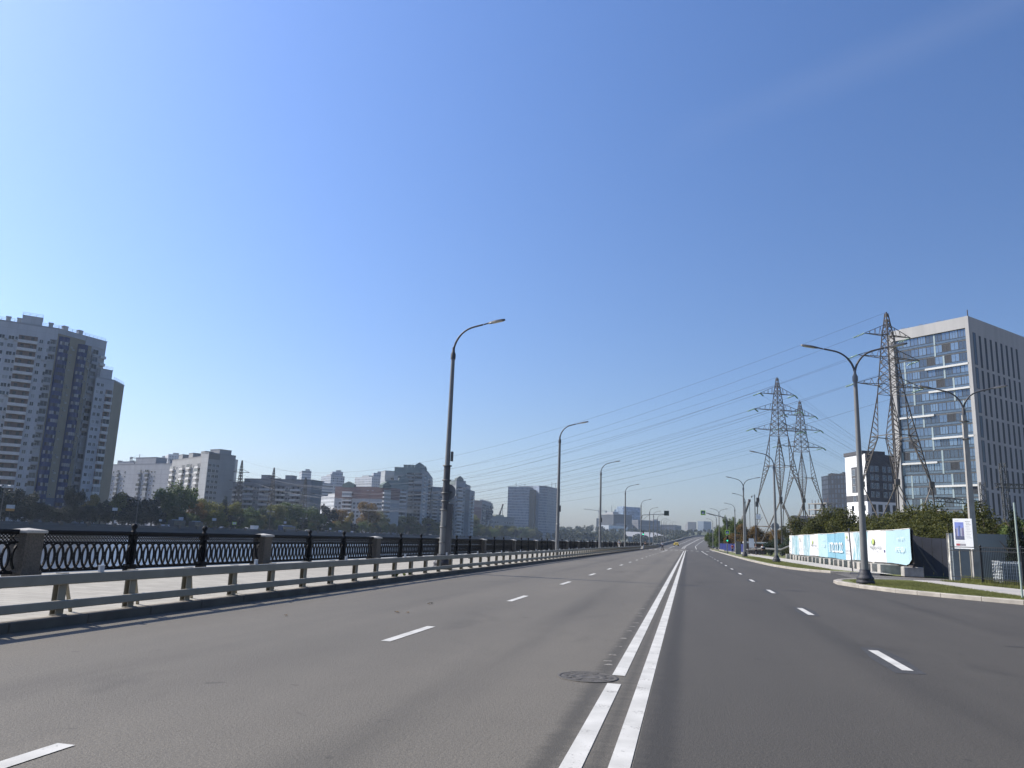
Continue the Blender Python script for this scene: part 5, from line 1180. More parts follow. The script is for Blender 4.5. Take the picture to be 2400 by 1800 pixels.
for (y0, y1, k) in segs:
    if k in ('w', 'w2', 'w3'):
        f_ = {'w': .30, 'w2': .42, 'w3': .36}[k]; ym = y0 + (y1 - y0) * f_
        bpanel(y0, ym, BWH); bpanel(ym, y1, BTE)
        put('i-Land', y0 - .25 * abs(ym - y0), 2.35, .45 * abs(ym - y0), .22, TXG); put('Nagatino', y0 - .2 * abs(ym - y0), 2.62, .6 * abs(ym - y0), .2, TXG) if False else leafmark(y0 - .3 * abs(ym - y0), 2.55, .35, .6)
        for zz, w_ in ((1.42, .8), (1.18, .6)): put('БИЗНЕС-ПАРК' if zz > 1.3 else 'КЛАССА А', y0 - .08 * abs(ym - y0), zz, w_ * abs(ym - y0), .15, TXG)
    elif k.startswith('logo'):
        bpanel(y0, y1, BWH); L = y0 - y1
        put('Nagatino i-Land', y0 - .16 * L, 1.70 if k == 'logo2' else 1.78, .62 * L, .30, TXG, bold=.012); leafmark(y0 - .33 * L, 2.03, .52, .16 * L); put('деловой центр', y0 - .40 * L, 1.52, .24 * L, .11, TXG)
        b = MB(); b.face([(XB - .075, y0 - .92 * L, 1.50), (XB - .075, y0 - .97 * L, 1.50), (XB - .075, y0 - .97 * L, 1.68), (XB - .075, y0 - .92 * L, 1.68)]); b.build('navy_tab', TXB, hd)
    elif k == 'mb':
        bpanel(y0, y1, BMB); put('172.22.22', y0 - 1.5, 1.28, 6.9, .98, TXW, bold=.018); put('(495)', y0 - 1.35, 1.32, .92, .42, TXL, bold=.01, vert=True)
    else:
        bpanel(y0, y1, BLB, k == 'lb2'); L = y0 - y1
        put('АРЕНДА', y0 - .42 * L, 1.72 if k == 'lb' else 1.53, .40 * L, .38, TXL, bold=.02); put('от 371', y0 - .52 * L, 2.35, .28 * L, .2, TXL)
b = MB(); b2 = MB(); N = 60                                                    # battens, frame and dark back
for i in range(N):
    ya, yb = 116.9 - 61.9 * i / N, 116.9 - 61.9 * (i + 1) / N
    b.bar((XB + .03, ya, zh(ya) + .02), (XB + .03, yb, zh(yb) + .02), .10, .05); b2.bar((XB + .10, ya, zl(ya) - .02), (XB + .10, yb, zl(yb) - .02), .09, .10)
b.build('top_batten', M('batten_worn_white', (.5, .48, .44), .8, .3, 3), hd); b2.build('bottom_batten', M('batten_dark', (.06, .05, .045), .9), hd)
b = MB(); b.box(XB + .16, XB + .2, 55.1, 116.8, .85, 3.05); b.build('backing', M('plywood_dark', (.07, .06, .05), .9), hd)
for i in range(24):
    y = 56 + i * 2.6; b = MB(); b.bar((XB + .28, y, .2), (XB + .28, y, 3.0), .10); b.bar((XB + .28, y, 2.6), (XB + 1.7, y, .2), .08); b.build('frame_post', GALVD, hd)
by = [113.6, 109.0, 105.9, 103.6, 100.8, 98.2, 95.9, 93.5, 90.4, 88.0, 85.3, 82.9, 79.8, 77.6, 75.3, 73.1, 70.7, 68.8, 65.7, 63.9, 61.1, 58.9]
for i, y in enumerate(by):
    b = MB(); s = .9 if i < 18 else 1.25; b.bbox(-.72 * s, .6 * s, -.36, .36, 0, rnd.uniform(.54, .66), .03, M=Matrix.Rotation(rnd.uniform(-.12, .12), 4, 'Z'))
    o = place(b, 'concrete_block', CONC, (13.75, y, .06)); tag(o, 'small concrete footing block in the row under the hoarding' if i < 18 else 'wider concrete block under the near half of the hoarding', 'concrete block', 'concrete blocks under the hoarding')
b = MB(); b.bbox(-.45, .75, -.38, .38, 0, .6, .04); tag(place(b, 'concrete_block', CONC, (14.0, 55.6, .06)), 'largest concrete block at the near end of the hoarding', 'concrete block')
b = MB(); b.bbox(-.35, .35, -.3, .3, 0, .75, .03); tag(place(b, 'concrete_block', CONC, (13.65, 62.5, .06)), 'upright concrete block standing among the wide ones under the hoarding', 'concrete block')
# dark slab gate wall, concrete wall, bar fence, board
DSL = M('slab_dark_blue_grey', (.068, .071, .085), .85, .18, .7, .15); SLW = M('wall_slate_grey', (.15, .18, .195), .9, .2, .5, .2); EDGE = M('wall_broken_edge', (.50, .48, .43), .9, .25, 4, .4)
A, Bq = Vector((14.2, 58.6)), Vector((17.2, 57.6)); d = (Bq - A); o = empty('slab_fence', (A.x, A.y, 0), 'dark blue-grey slab fence closing the drive between hoarding and bar fence', 'fence')
for i, (t0, t1, h0, h1) in enumerate(((0, .44, 2.95, 2.62), (.445, .62, 2.62, 2.58), (.625, .80, 2.58, 2.57), (.805, 1, 2.57, 2.57))):
    p, q = A + d * t0, A + d * t1; b = MB(); n_ = Vector((d.y, -d.x)).normalized() * -.12
    vs = [(p.x, p.y, -.1), (q.x, q.y, -.1), (q.x, q.y, h1), (p.x, p.y, h0), (p.x + n_.x, p.y + n_.y, -.1), (q.x + n_.x, q.y + n_.y, -.1), (q.x + n_.x, q.y + n_.y, h1), (p.x + n_.x, p.y + n_.y, h0)]
    b.mesh(vs, [(0, 1, 2, 3), (5, 4, 7, 6), (3, 2, 6, 7), (4, 0, 3, 7), (1, 5, 6, 2)]); b.build('slab', DSL, o)
CW = [(15.25, 51.2), (19.6, 50.7), (26, 50), (36, 49)]
o = empty('concrete_wall', (CW[0][0], CW[0][1], 0), 'slate-grey concrete wall with a broken pale end, behind the bar fence', 'wall'); b = MB()
for p, q in zip(CW[:-1], CW[1:]):
    p, q = Vector(p), Vector(q); n_ = Vector((q.y - p.y, p.x - q.x)).normalized() * -.25
    b.prism([(p.x, p.y), (q.x, q.y), (q.x + n_.x * -1, q.y + n_.y * -1), (p.x - n_.x, p.y - n_.y)][::1], -.1, 2.8, 0)
b.build('wall_slabs', SLW, o); b = MB(); pr = [(0, -.1), (.30, -.1), (.26, .5), (.34, .9), (.12, 1.15), (.2, 1.3), (.30, 1.7), (.26, 2.3), (.34, 2.72), (0, 2.8)]
x, y = CW[0]; b.face([(x - .05, y + .25 - 0, z) for q, z in pr if q == 0] + [(x - .05 + 0, y + .25 + q, z) for q, z in reversed(pr) if q]); b.mesh([(x - .16 + q * .3, y + .32, z) for q, z in pr] + [(x - .1 + q * .5, y + .04, z) for q, z in pr], [(i, i + 1, i + 11, i + 10) for i in range(9)] + [tuple(range(9, -1, -1)), tuple(range(10, 20))]); b.build('broken_edge', EDGE, o)
FN = [(13.9, 46.9), (14.65, 44.7), (15.6, 42.2), (17.2, 37.6), (19.8, 30.5), (22, 25)]
o = empty('bar_fence', (13.9, 46.9, .12), 'black metal bar fence along the near right pavement', 'fence')
BLK = M('fence_black', (.018, .019, .021), .5, .2, 3); r_ = MB(); acc = 0; np_ = 0
for p, q in zip(FN[:-1], FN[1:]):
    p, q = Vector(p), Vector(q); L = (q - p).length
    for z in (.28, 1.66, 1.84): r_.bar((p.x, p.y, .12 + z), (q.x, q.y, .12 + z), .045, .04)
    k = int(L / 2.4)
    for i in range(k):
        c = p.lerp(q, i / k); b = MB(); b.box(c.x - .04, c.x + .04, c.y - .04, c.y + .04, .05, 2.02); b.lathe([(.05, 2.02), (.06, 2.05), (.002, 2.1)], (c.x, c.y, 0), 8); b.build('fence_post', BLK, o)
        c2 = p.lerp(q, (i + 1) / k); b = MB(); m = int((c2 - c).length / .115)
        for j in range(1, m): e = c.lerp(c2, j / m); b.bar((e.x, e.y, .22), (e.x, e.y, 2.0), .02)
        b.build('bar_panel', BLK, o)
r_.build('rail', BLK, o)
def board(loc, w_, h_, label):
    o = empty('information_board', loc, label, 'board'); X = Vector(loc); z0 = 1.76; o.rotation_euler = (0, 0, R(-34))
    for s in (-.22, .22): b = MB(); b.tube([X + Vector((s * w_ / .8, .06, 0)), X + Vector((s * w_ / .8, .06, z0 + h_ * .6))], .035, 8); b.build('post', GALV, o)
    b = MB(); b.bbox(X.x - w_ / 2, X.x + w_ / 2, X.y - .012, X.y + .012, X.z + z0, X.z + z0 + h_, .006); b.build('panel', WHITE, o)
    def q(x0, x1, a0, a1, mt, nm, dy=-.016): b = MB(); b.face([(X.x - w_ / 2 + x * w_, X.y + dy, X.z + z0 + a * h_) for x, a in ((x0, a0), (x1, a0), (x1, a1), (x0, a1))]); return b.build(nm, mt, o)
    q(.08, .55, .30, .88, M('print_sky_blue', (.19, .24, .55), .6, .2, 3), 'picture'); q(.08, .55, .30, .42, M('print_dark_blue', (.09, .10, .17), .6, .4, 9), 'picture_foreground', -.02)
    for (x0, a1, c) in ((.10, .66, (.10, .10, .18)), (.17, .70, (.36, .36, .46)), (.29, .76, (.10, .13, .27)), (.37, .68, (.38, .38, .45)), (.46, .70, (.20, .17, .24))): q(x0, x0 + .07, .42, a1, M('print_tower_%d' % int(x0 * 100), c, .6), 'pictured_tower', -.022)
    q(.10, .60, .10, .17, M('print_grey_bar', (.30, .29, .31), .6), 'grey_bar'); q(.10, .30, .10, .17, M('print_red', (.42, .10, .11), .6), 'red_label', -.02)
    for i in range(11): q(.68 if i % 3 else .64, (.90, .86, .93, .84)[i % 4], .90 - i * .054, .912 - i * .054, TXG if i < 3 else M('print_faint', (.55, .55, .56), .6), 'text_line')
    for a, x1 in ((.92, .3), (.22, .55), (.055, .45)): q(.10, x1, a, a + .014, M('print_faint', (.55, .55, .56), .6), 'text_line')
    return o
board((14.75, 47.4, .12), .95, 1.63, 'white building-site information board with a blue picture, above the bar fence')
def post(loc, top, r_, label, name='post', mt=None):
    b = MB(); b.tube([loc, top], r_, 8); o = tag(b.build(name, mt or POLE, None, loc), label, 'post'); return o
post((11.55, 31.5, .13), (11.55, 31.5, 3.5), .035, 'bare grey metal post at the right picture edge', mt=M('post_pale_green', (.30, .36, .32), .5, .1, 2))
post((10.8, 56.9, .1), (10.68, 56.95, 3.05), .04, 'lone leaning thin post in front of the hoarding', mt=POLED)
for x, y, lb in ((16.0, 45.2, 'white gridded container cage behind the bar fence, nearer the board'), (17.35, 41.4, 'white gridded container cage behind the bar fence, at the picture edge')):
    o = empty('container_cage', (x, y, .12), lb, 'container'); b = MB(); b.bbox(-.46, .46, -.5, .5, .14, 1.15, .06); sub(b, 'tank', M('tank_translucent_white', (.30, .33, .34), .5), o); b = MB(); b.box(-.5, .5, -.55, .55, 0, .12); sub(b, 'pallet', DARK, o)
    b = MB()
    for s in (-1, 1):
        for k in range(8): b.bar((s * .5, -.55 + k * .157, .12), (s * .5, -.55 + k * .157, 1.2), .022); b.bar((-.5 + k * .143, s * .55, .12), (-.5 + k * .143, s * .55, 1.2), .022)
        for k in range(7): z = .16 + k * .17; b.bar((s * .5, -.55, z), (s * .5, .55, z), .022); b.bar((-.5, s * .55, z), (.5, s * .55, z), .022)
    sub(b, 'cage', M('cage_white', (.62, .64, .65), .4), o)
# ---------------------------------------------------------------- far embankment
b = MB(); yy = -380
b.mesh([(-179.6, -400, -5), (-179.6, 999, -5), (-180.1, 999, .0), (-180.1, -400, .0), (-180.7, 999, .0), (-180.7, -400, .0)], [(0, 1, 2, 3), (3, 2, 4, 5)])
tag(b.build('embankment_wall', wallmat('embankment_stone', (.075, .08, .085), 0, 0), None), 'dark sloping stone embankment wall along the far bank', 'wall')
fp = empty('parapet', (-180.4, 150, 0), 'low stone parapet with small pillars topping the far embankment', 'parapet'); FPS = M('far_parapet_stone', (.10, .105, .115), .9, .2, .5)
b = MB(); b.box(-180.55, -180.25, -60, 990, 0, .12); b.box(-180.48, -180.32, -60, 990, .12, .62); b.box(-180.6, -180.2, -60, 990, .62, .72); b.build('parapet_wall', FPS, fp)
b = MB(); b.bbox(-.45, .45, -.6, .6, 0, 1.0, .05); b.bbox(-.55, .55, -.7, .7, 1.0, 1.15, .04); pm = b.build('pillar', GRAN, link=False).data
for i in range(80): inst('pillar', pm, fp, (0, 20 - 0 + i * 11 - 150 + 110, 0))
sheet('far_bank_road', [(-194, -60), (-181.5, -60), (-181.5, 999), (-194, 999)], -.15, M('asphalt_far', (.16, .155, .145), .9))
# ---------------------------------------------------------------- trees
def crown(seed, n, size, lobes=9, cone=False, mats=None, squash=1.0, name='crown'):
    """unit crown: 1 m tall (z 0..1), about 1 m wide, filled with leaf-sized faces in clumps"""
    r = np.random.RandomState(seed); L = []
    if cone:
        for i in range(12): z = .05 + .85 * i / 11; L.append((r.uniform(-.03, .03), r.uniform(-.03, .03), z, .40 * (1 - z) ** .75 + .05, .40 * (1 - z) ** .75 + .05, .13))
    else:
        L.append((0, 0, .5, .30, .30, .36))
        for i in range(lobes):
            a = 6.283 * i / lobes + r.uniform(-.5, .5); z = r.uniform(.16, .86); q = .36 * math.sqrt(max(.05, 1 - ((z - .45) / .56) ** 2)); s = r.uniform(.12, .24)
            L.append((q * math.cos(a), q * math.sin(a), z, s, s, s * r.uniform(.65, 1.0)))
    L = np.array(L); w_ = L[:, 3] * L[:, 4] * L[:, 5]; w_ = w_ ** .8; idx = r.choice(len(L), n, p=w_ / w_.sum()); C = L[idx]
    d = r.normal(size=(n, 3)); d /= np.linalg.norm(d, axis=1)[:, None]; rad = r.uniform(0, 1, n) ** .42 * r.uniform(.85, 1.12, n)
    P = C[:, :3] + d * rad[:, None] * C[:, 3:6]; P[:, 2] = np.clip(P[:, 2], .0, 1.1)
    nr = d * .8 + r.normal(size=(n, 3)) * .8 + np.array([0, 0, .3]); nr /= np.linalg.norm(nr, axis=1)[:, None]
    t_ = np.cross(nr, r.normal(size=(n, 3))); t_ /= np.linalg.norm(t_, axis=1)[:, None]; bt_ = np.cross(nr, t_); s = size * r.uniform(.55, 1.25, n)[:, None]
    V = np.stack([P - t_ * s, P + bt_ * s * .55, P + t_ * s, P - bt_ * s * .55], 1).reshape(-1, 3)
    me = bpy.data.meshes.new(name); me.from_pydata(V.tolist(), [], np.arange(n * 4).reshape(-1, 4).tolist()); me.materials.append(mats); me.update(); return me
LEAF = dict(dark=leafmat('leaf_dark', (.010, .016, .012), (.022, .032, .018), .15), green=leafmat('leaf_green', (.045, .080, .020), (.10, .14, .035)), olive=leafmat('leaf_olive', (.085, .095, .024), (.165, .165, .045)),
            yellow=leafmat('leaf_yellow', (.14, .105, .018), (.24, .19, .035)), lime=leafmat('leaf_yellow_green', (.11, .12, .022), (.19, .185, .04)), brown=leafmat('leaf_autumn', (.13, .08, .022), (.21, .13, .035)),
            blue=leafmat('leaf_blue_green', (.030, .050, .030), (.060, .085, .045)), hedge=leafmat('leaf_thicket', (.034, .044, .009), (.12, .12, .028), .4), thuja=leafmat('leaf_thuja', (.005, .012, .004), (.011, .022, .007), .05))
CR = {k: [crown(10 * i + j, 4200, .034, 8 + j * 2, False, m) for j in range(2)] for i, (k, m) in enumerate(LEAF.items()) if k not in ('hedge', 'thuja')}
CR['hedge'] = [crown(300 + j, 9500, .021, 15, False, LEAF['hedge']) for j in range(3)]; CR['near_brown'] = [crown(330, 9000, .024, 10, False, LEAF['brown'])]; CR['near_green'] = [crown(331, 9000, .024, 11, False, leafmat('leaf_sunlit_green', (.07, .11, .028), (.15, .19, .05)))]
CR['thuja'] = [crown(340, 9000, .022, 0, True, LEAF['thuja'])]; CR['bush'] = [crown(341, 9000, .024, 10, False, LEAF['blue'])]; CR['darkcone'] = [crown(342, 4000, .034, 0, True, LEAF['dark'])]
b = MB(); b.tube([(0, 0, 0), (.01, 0, .25), (-.01, .01, .55), (.01, 0, .85)], [.028, .022, .015, .006], 7)
for k in range(5): a = k * 1.3; b.tube([(0, 0, .3 + .08 * k), (.12 * math.cos(a), .12 * math.sin(a), .45 + .08 * k), (.2 * math.cos(a), .2 * math.sin(a), .56 + .08 * k)], [.011, .008, .003], 5)
TRK = b.build('trunk', BARK, link=False).data
_tn = [0]
def tree(loc, kind, h, w_, label, group=None, low=.10, cat='tree'):
    o = empty('tree', loc, label, cat, group); _tn[0] += 1; k = CR[kind][_tn[0] % len(CR[kind])]
    c = inst('crown', k, o, (0, 0, h * low), rnd.uniform(0, 6.28), (w_, w_, h * (1 - low)))
    inst('trunk', TRK, o, (0, 0, 0), rnd.uniform(0, 6.28), (h, h, h)); return o
def far_tree(px_, top, wpx, kind, label, group=None, X=-200, low=.06):
    P = AX(px_, top, X); d = P.y * CM[1][2] + P.x * CM[0][2]; return tree((X, P.y, -.2), kind, (P.z + .2) * 1.07, wpx * d / F * 1.02, label, group, low)
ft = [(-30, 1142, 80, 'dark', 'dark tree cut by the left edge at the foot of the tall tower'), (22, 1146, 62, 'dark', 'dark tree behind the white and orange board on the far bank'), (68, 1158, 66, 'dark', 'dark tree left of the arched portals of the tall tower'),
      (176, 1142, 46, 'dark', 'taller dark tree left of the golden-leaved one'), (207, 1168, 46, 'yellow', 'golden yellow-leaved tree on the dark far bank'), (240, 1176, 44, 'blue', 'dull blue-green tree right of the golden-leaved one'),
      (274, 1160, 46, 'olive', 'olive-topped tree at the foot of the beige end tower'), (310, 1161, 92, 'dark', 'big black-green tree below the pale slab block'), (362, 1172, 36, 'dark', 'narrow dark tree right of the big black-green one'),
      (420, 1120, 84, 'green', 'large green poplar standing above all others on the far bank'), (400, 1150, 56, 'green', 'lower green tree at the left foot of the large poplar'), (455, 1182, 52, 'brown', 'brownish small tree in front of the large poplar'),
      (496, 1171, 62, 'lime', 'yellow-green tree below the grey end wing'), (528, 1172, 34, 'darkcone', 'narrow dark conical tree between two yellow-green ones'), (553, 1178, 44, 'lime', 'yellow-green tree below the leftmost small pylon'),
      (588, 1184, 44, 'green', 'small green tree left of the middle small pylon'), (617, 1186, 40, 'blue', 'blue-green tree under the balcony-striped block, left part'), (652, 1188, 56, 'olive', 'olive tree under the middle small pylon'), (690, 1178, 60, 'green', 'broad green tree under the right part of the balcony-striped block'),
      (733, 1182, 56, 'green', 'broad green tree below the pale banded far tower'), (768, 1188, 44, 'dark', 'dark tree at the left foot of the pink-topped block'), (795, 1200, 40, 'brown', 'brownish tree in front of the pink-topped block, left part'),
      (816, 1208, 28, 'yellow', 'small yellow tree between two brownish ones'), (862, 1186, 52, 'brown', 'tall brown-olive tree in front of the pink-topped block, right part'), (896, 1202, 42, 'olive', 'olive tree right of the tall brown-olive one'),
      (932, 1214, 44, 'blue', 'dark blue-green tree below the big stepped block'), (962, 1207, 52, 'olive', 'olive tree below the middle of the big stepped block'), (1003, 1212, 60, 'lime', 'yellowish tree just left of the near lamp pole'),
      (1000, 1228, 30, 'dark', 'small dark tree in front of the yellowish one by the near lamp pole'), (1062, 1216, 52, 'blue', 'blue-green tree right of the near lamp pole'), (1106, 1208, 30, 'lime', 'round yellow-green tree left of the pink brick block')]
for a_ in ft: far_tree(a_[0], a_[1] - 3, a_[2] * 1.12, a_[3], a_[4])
gr = 'trees in the wooded strip of the far bank'
kinds = ['green', 'olive', 'blue', 'green', 'olive', 'lime', 'dark']
k = 0; px_ = 1078
while px_ < 1330:
    far_tree(px_, 1222 + rnd.uniform(0, 12) + (px_ - 1078) * .035, rnd.uniform(22, 36), kinds[k % 6], 'green tree in the wooded strip along the far bank, between lamp poles', gr, X=-197 - rnd.uniform(0, 14)); px_ += rnd.uniform(9, 15); k += 1
px_ = 600; k = 0
while px_ < 1340:                                                   # lower undergrowth in front
    far_tree(px_, hor(px_) - rnd.uniform(16, 27), rnd.uniform(22, 36), kinds[k % 7], 'low dark-green tree of the front row on the far bank', gr + ', front row', X=-195.5, low=.02); px_ += rnd.uniform(14, 22); k += 1
px_ = -40
while px_ < 620:
    far_tree(px_, hor(px_) - rnd.uniform(24, 40), rnd.uniform(40, 60), 'dark' if px_ < 380 else kinds[k % 7], 'low dark shrubby tree of the front row below the towers', gr + ', below the towers', X=-197, low=.0); px_ += rnd.uniform(24, 36); k += 1
far_tree(1346, 1240, 20, 'darkcone', 'dark conical tree in the wooded strip right of the second lamp', X=-190, low=.0); far_tree(1283, 1241, 26, 'dark', 'dark rounded tree at the foot of the twin-slab office', X=-192)
# far wood on the hill: one mass
r = np.random.RandomState(5); V = []; nT = 1150
tx = r.uniform(-620, 330, nT); ty = 1004 + r.uniform(0, 1, nT) ** 1.25 * 470
keep = ~((tx > -95) & (tx < 20) & (ty > 1035) & (ty < 1150)); tx, ty = tx[keep], ty[keep]
for x, y in zip(tx, ty):
    z = hill_z(x, y); hh = r.uniform(7, 13); n = 60
    while hh > 3.2:                                                  # lower scrub where the photo shows buildings standing clear above the wood
        q = CM.T @ np.array([x, y, z + hh - EYE]); qx, qy = CX + F * q[0] / q[2], CY + F * q[1] / q[2]
        lim = 1240.5 if 1415 < qx < 1482 else 1234 if 1395 < qx < 1500 else 1242 if 1488 < qx < 1680 else 0
        if qy >= lim - r.uniform(0, 2.5): break
        hh -= 1.2
    d = r.normal(size=(n, 3)); d /= np.linalg.norm(d, axis=1)[:, None]
    c = np.array([x, y, z + hh * .5]) + d * r.uniform(.5, 1.05, (n, 1)) * np.array([hh * .42, hh * .42, hh * .5]); nr = d + r.normal(size=(n, 3)) * .6; nr /= np.linalg.norm(nr, axis=1)[:, None]
    t_ = np.cross(nr, r.normal(size=(n, 3))); t_ /= np.linalg.norm(t_, axis=1)[:, None]; bt_ = np.cross(nr, t_); s = r.uniform(.9, 1.8, (n, 1))
    V.append(np.stack([c - t_ * s, c + bt_ * s * .7, c + t_ * s, c - bt_ * s * .7], 1).reshape(-1, 3))
V = np.concatenate(V); me = bpy.data.meshes.new('wood'); me.from_pydata(V.tolist(), [], np.arange(len(V)).reshape(-1, 4).tolist()); me.materials.append(leafmat('leaf_hill_wood', (.020, .029, .011), (.062, .064, .023), .2))
o = bpy.data.objects.new('hill_wood', me); COL.objects.link(o); tag(o, kind='stuff')
# right-hand thicket and trees
for i, (px_, top, Y, X, wd, kd) in enumerate([(1893, 1213, 112, 20, 8, 'hedge'), (1925, 1199, 104, 20.5, 8, 'hedge'), (1962, 1192, 96, 20, 8, 'hedge'), (2000, 1194, 89, 20, 7.5, 'hedge'), (2040, 1191, 84, 21, 7.5, 'hedge'), (2082, 1196, 78, 20, 7, 'hedge'), (2122, 1190, 73, 20, 7, 'hedge'),
                                              (2160, 1180, 70, 20.5, 6.5, 'hedge'), (2196, 1176, 67, 21, 6.5, 'hedge'), (2235, 1178, 64, 20.6, 6, 'hedge'), (2272, 1182, 63, 21.2, 6, 'hedge'), (2304, 1198, 62, 21.6, 5, 'hedge'), (2150, 1215, 64, 18.6, 5, 'hedge'), (2220, 1212, 60, 18.3, 5, 'hedge')]):
    P = AX(px_, top - 6, X); tree((X, P.y, 0), kd, P.z, wd, 'dense olive-green tree in the thicket behind the hoarding and slab fence', 'thicket behind the hoarding', .0)
P = AY(2326, 1232, 60); tree((P.x, 60, 0), 'hedge', P.z, 2.6, 'small bush right of the thicket, against the slotted side wall', None, .0)
P = AY(2376, 1196, 49.3); tree((P.x, 49.3, .1), 'thuja', P.z, 1.9, 'dark narrow cypress-like evergreen in front of the concrete wall', None, .0, 'evergreen')
P = AY(2412, 1195, 53); tree((P.x, 53, 0), 'near_green', P.z, 3.2, 'leafy tree cut by the right picture edge behind the evergreen', None, .0)
for px_, top, Y, wpx, kd, lb in [(1710, 1203, 235, 40, 'near_green', 'tall pointed green tree behind the right-hand signal'), (1736, 1209, 238, 26, 'near_green', 'green tree leaning on the tall pointed one'), (1690, 1226, 240, 34, 'near_green', 'low green tree left of the tall pointed one'), (1748, 1228, 225, 46, 'near_brown', 'orange-brown autumn tree right of the tall green one'),
                                 (1715, 1250, 222, 40, 'near_brown', 'low rusty-leaved tree above the blue site fence'), (1782, 1232, 215, 50, 'near_brown', 'dull brown tree behind the M sign mast'), (1822, 1240, 205, 44, 'near_brown', 'dull brown tree between the paired pylon legs'), (1852, 1232, 170, 50, 'hedge', 'olive tree at the far end of the hoarding'), (1868, 1246, 175, 44, 'hedge', 'dark olive tree above the far end of the hoarding'), (1808, 1262, 150, 40, 'bush', 'round green bush behind the two walkers, left one'), (1846, 1258, 146, 42, 'bush', 'round green bush by the far end of the hoarding, right one'), (1664, 1246, 330, 26, 'near_green', 'distant green tree beyond the right-hand lamps')]:
    P = AY(px_, top - 2, Y); tree((P.x, Y, 0), kd, P.z, wpx * Y / 1845, lb, None, .0)
# mown grass blades on the verges
r = np.random.RandomState(3); V = []
def blades(poly, n, h0, h1, z):
    xs = [p[0] for p in poly]; ys = [p[1] for p in poly]; got = 0
    while got < n:
        x, y = r.uniform(min(xs), max(xs)), r.uniform(min(ys), max(ys)); c = False; j = len(poly) - 1
        for i in range(len(poly)):
            if (poly[i][1] > y) != (poly[j][1] > y) and x < (poly[j][0] - poly[i][0]) * (y - poly[i][1]) / (poly[j][1] - poly[i][1]) + poly[i][0]: c = not c
            j = i
        if not c: continue
        a = r.uniform(0, 6.283); h = r.uniform(h0, h1); w2 = .007; l = r.uniform(-.04, .04, 2)
        V.append([(x - w2 * math.cos(a), y - w2 * math.sin(a), z), (x + w2 * math.cos(a), y + w2 * math.sin(a), z), (x + l[0], y + l[1], z + h)]); got += 1
VN = [(7.4, 38.9), (7.9, 36.2), (8.6, 34.4), (9.6, 32.8), (10.6, 31.6), (11.6, 30.4), (12.1, 33), (11.85, 37), (11.6, 43), (10.2, 43.6), (8.6, 42.6), (7.6, 40.9)]
blades(VN, 26000, .03, .085, .13); blades([(8.0, 62), (8.9, 59), (9.9, 58.3), (10.3, 63), (9.75, 83), (9.3, 110), (7.1, 110), (7.2, 80), (7.4, 68)], 26000, .03, .085, .13)
blades([(13.1, 46.4), (13.7, 44.6), (15.2, 38.5), (16.4, 38.5), (15.4, 42), (13.95, 46.8)], 5000, .05, .18, .12); blades([(14.2, 46.6), (15.6, 43), (16.6, 42), (16, 46), (15.2, 49)], 5000, .12, .42, .1); blades([(13.0, 56), (13.4, 56), (13.3, 115), (12.7, 115)], 2500, .03, .08, .06)
V = np.array(V).reshape(-1, 3); me = bpy.data.meshes.new('grass'); me.from_pydata(V.tolist(), [], np.arange(len(V)).reshape(-1, 3).tolist()); me.materials.append(leafmat('grass_blade', (.12, .135, .04), (.24, .24, .075), .3))
o = bpy.data.objects.new('grass', me); COL.objects.link(o); tag(o, kind='stuff')
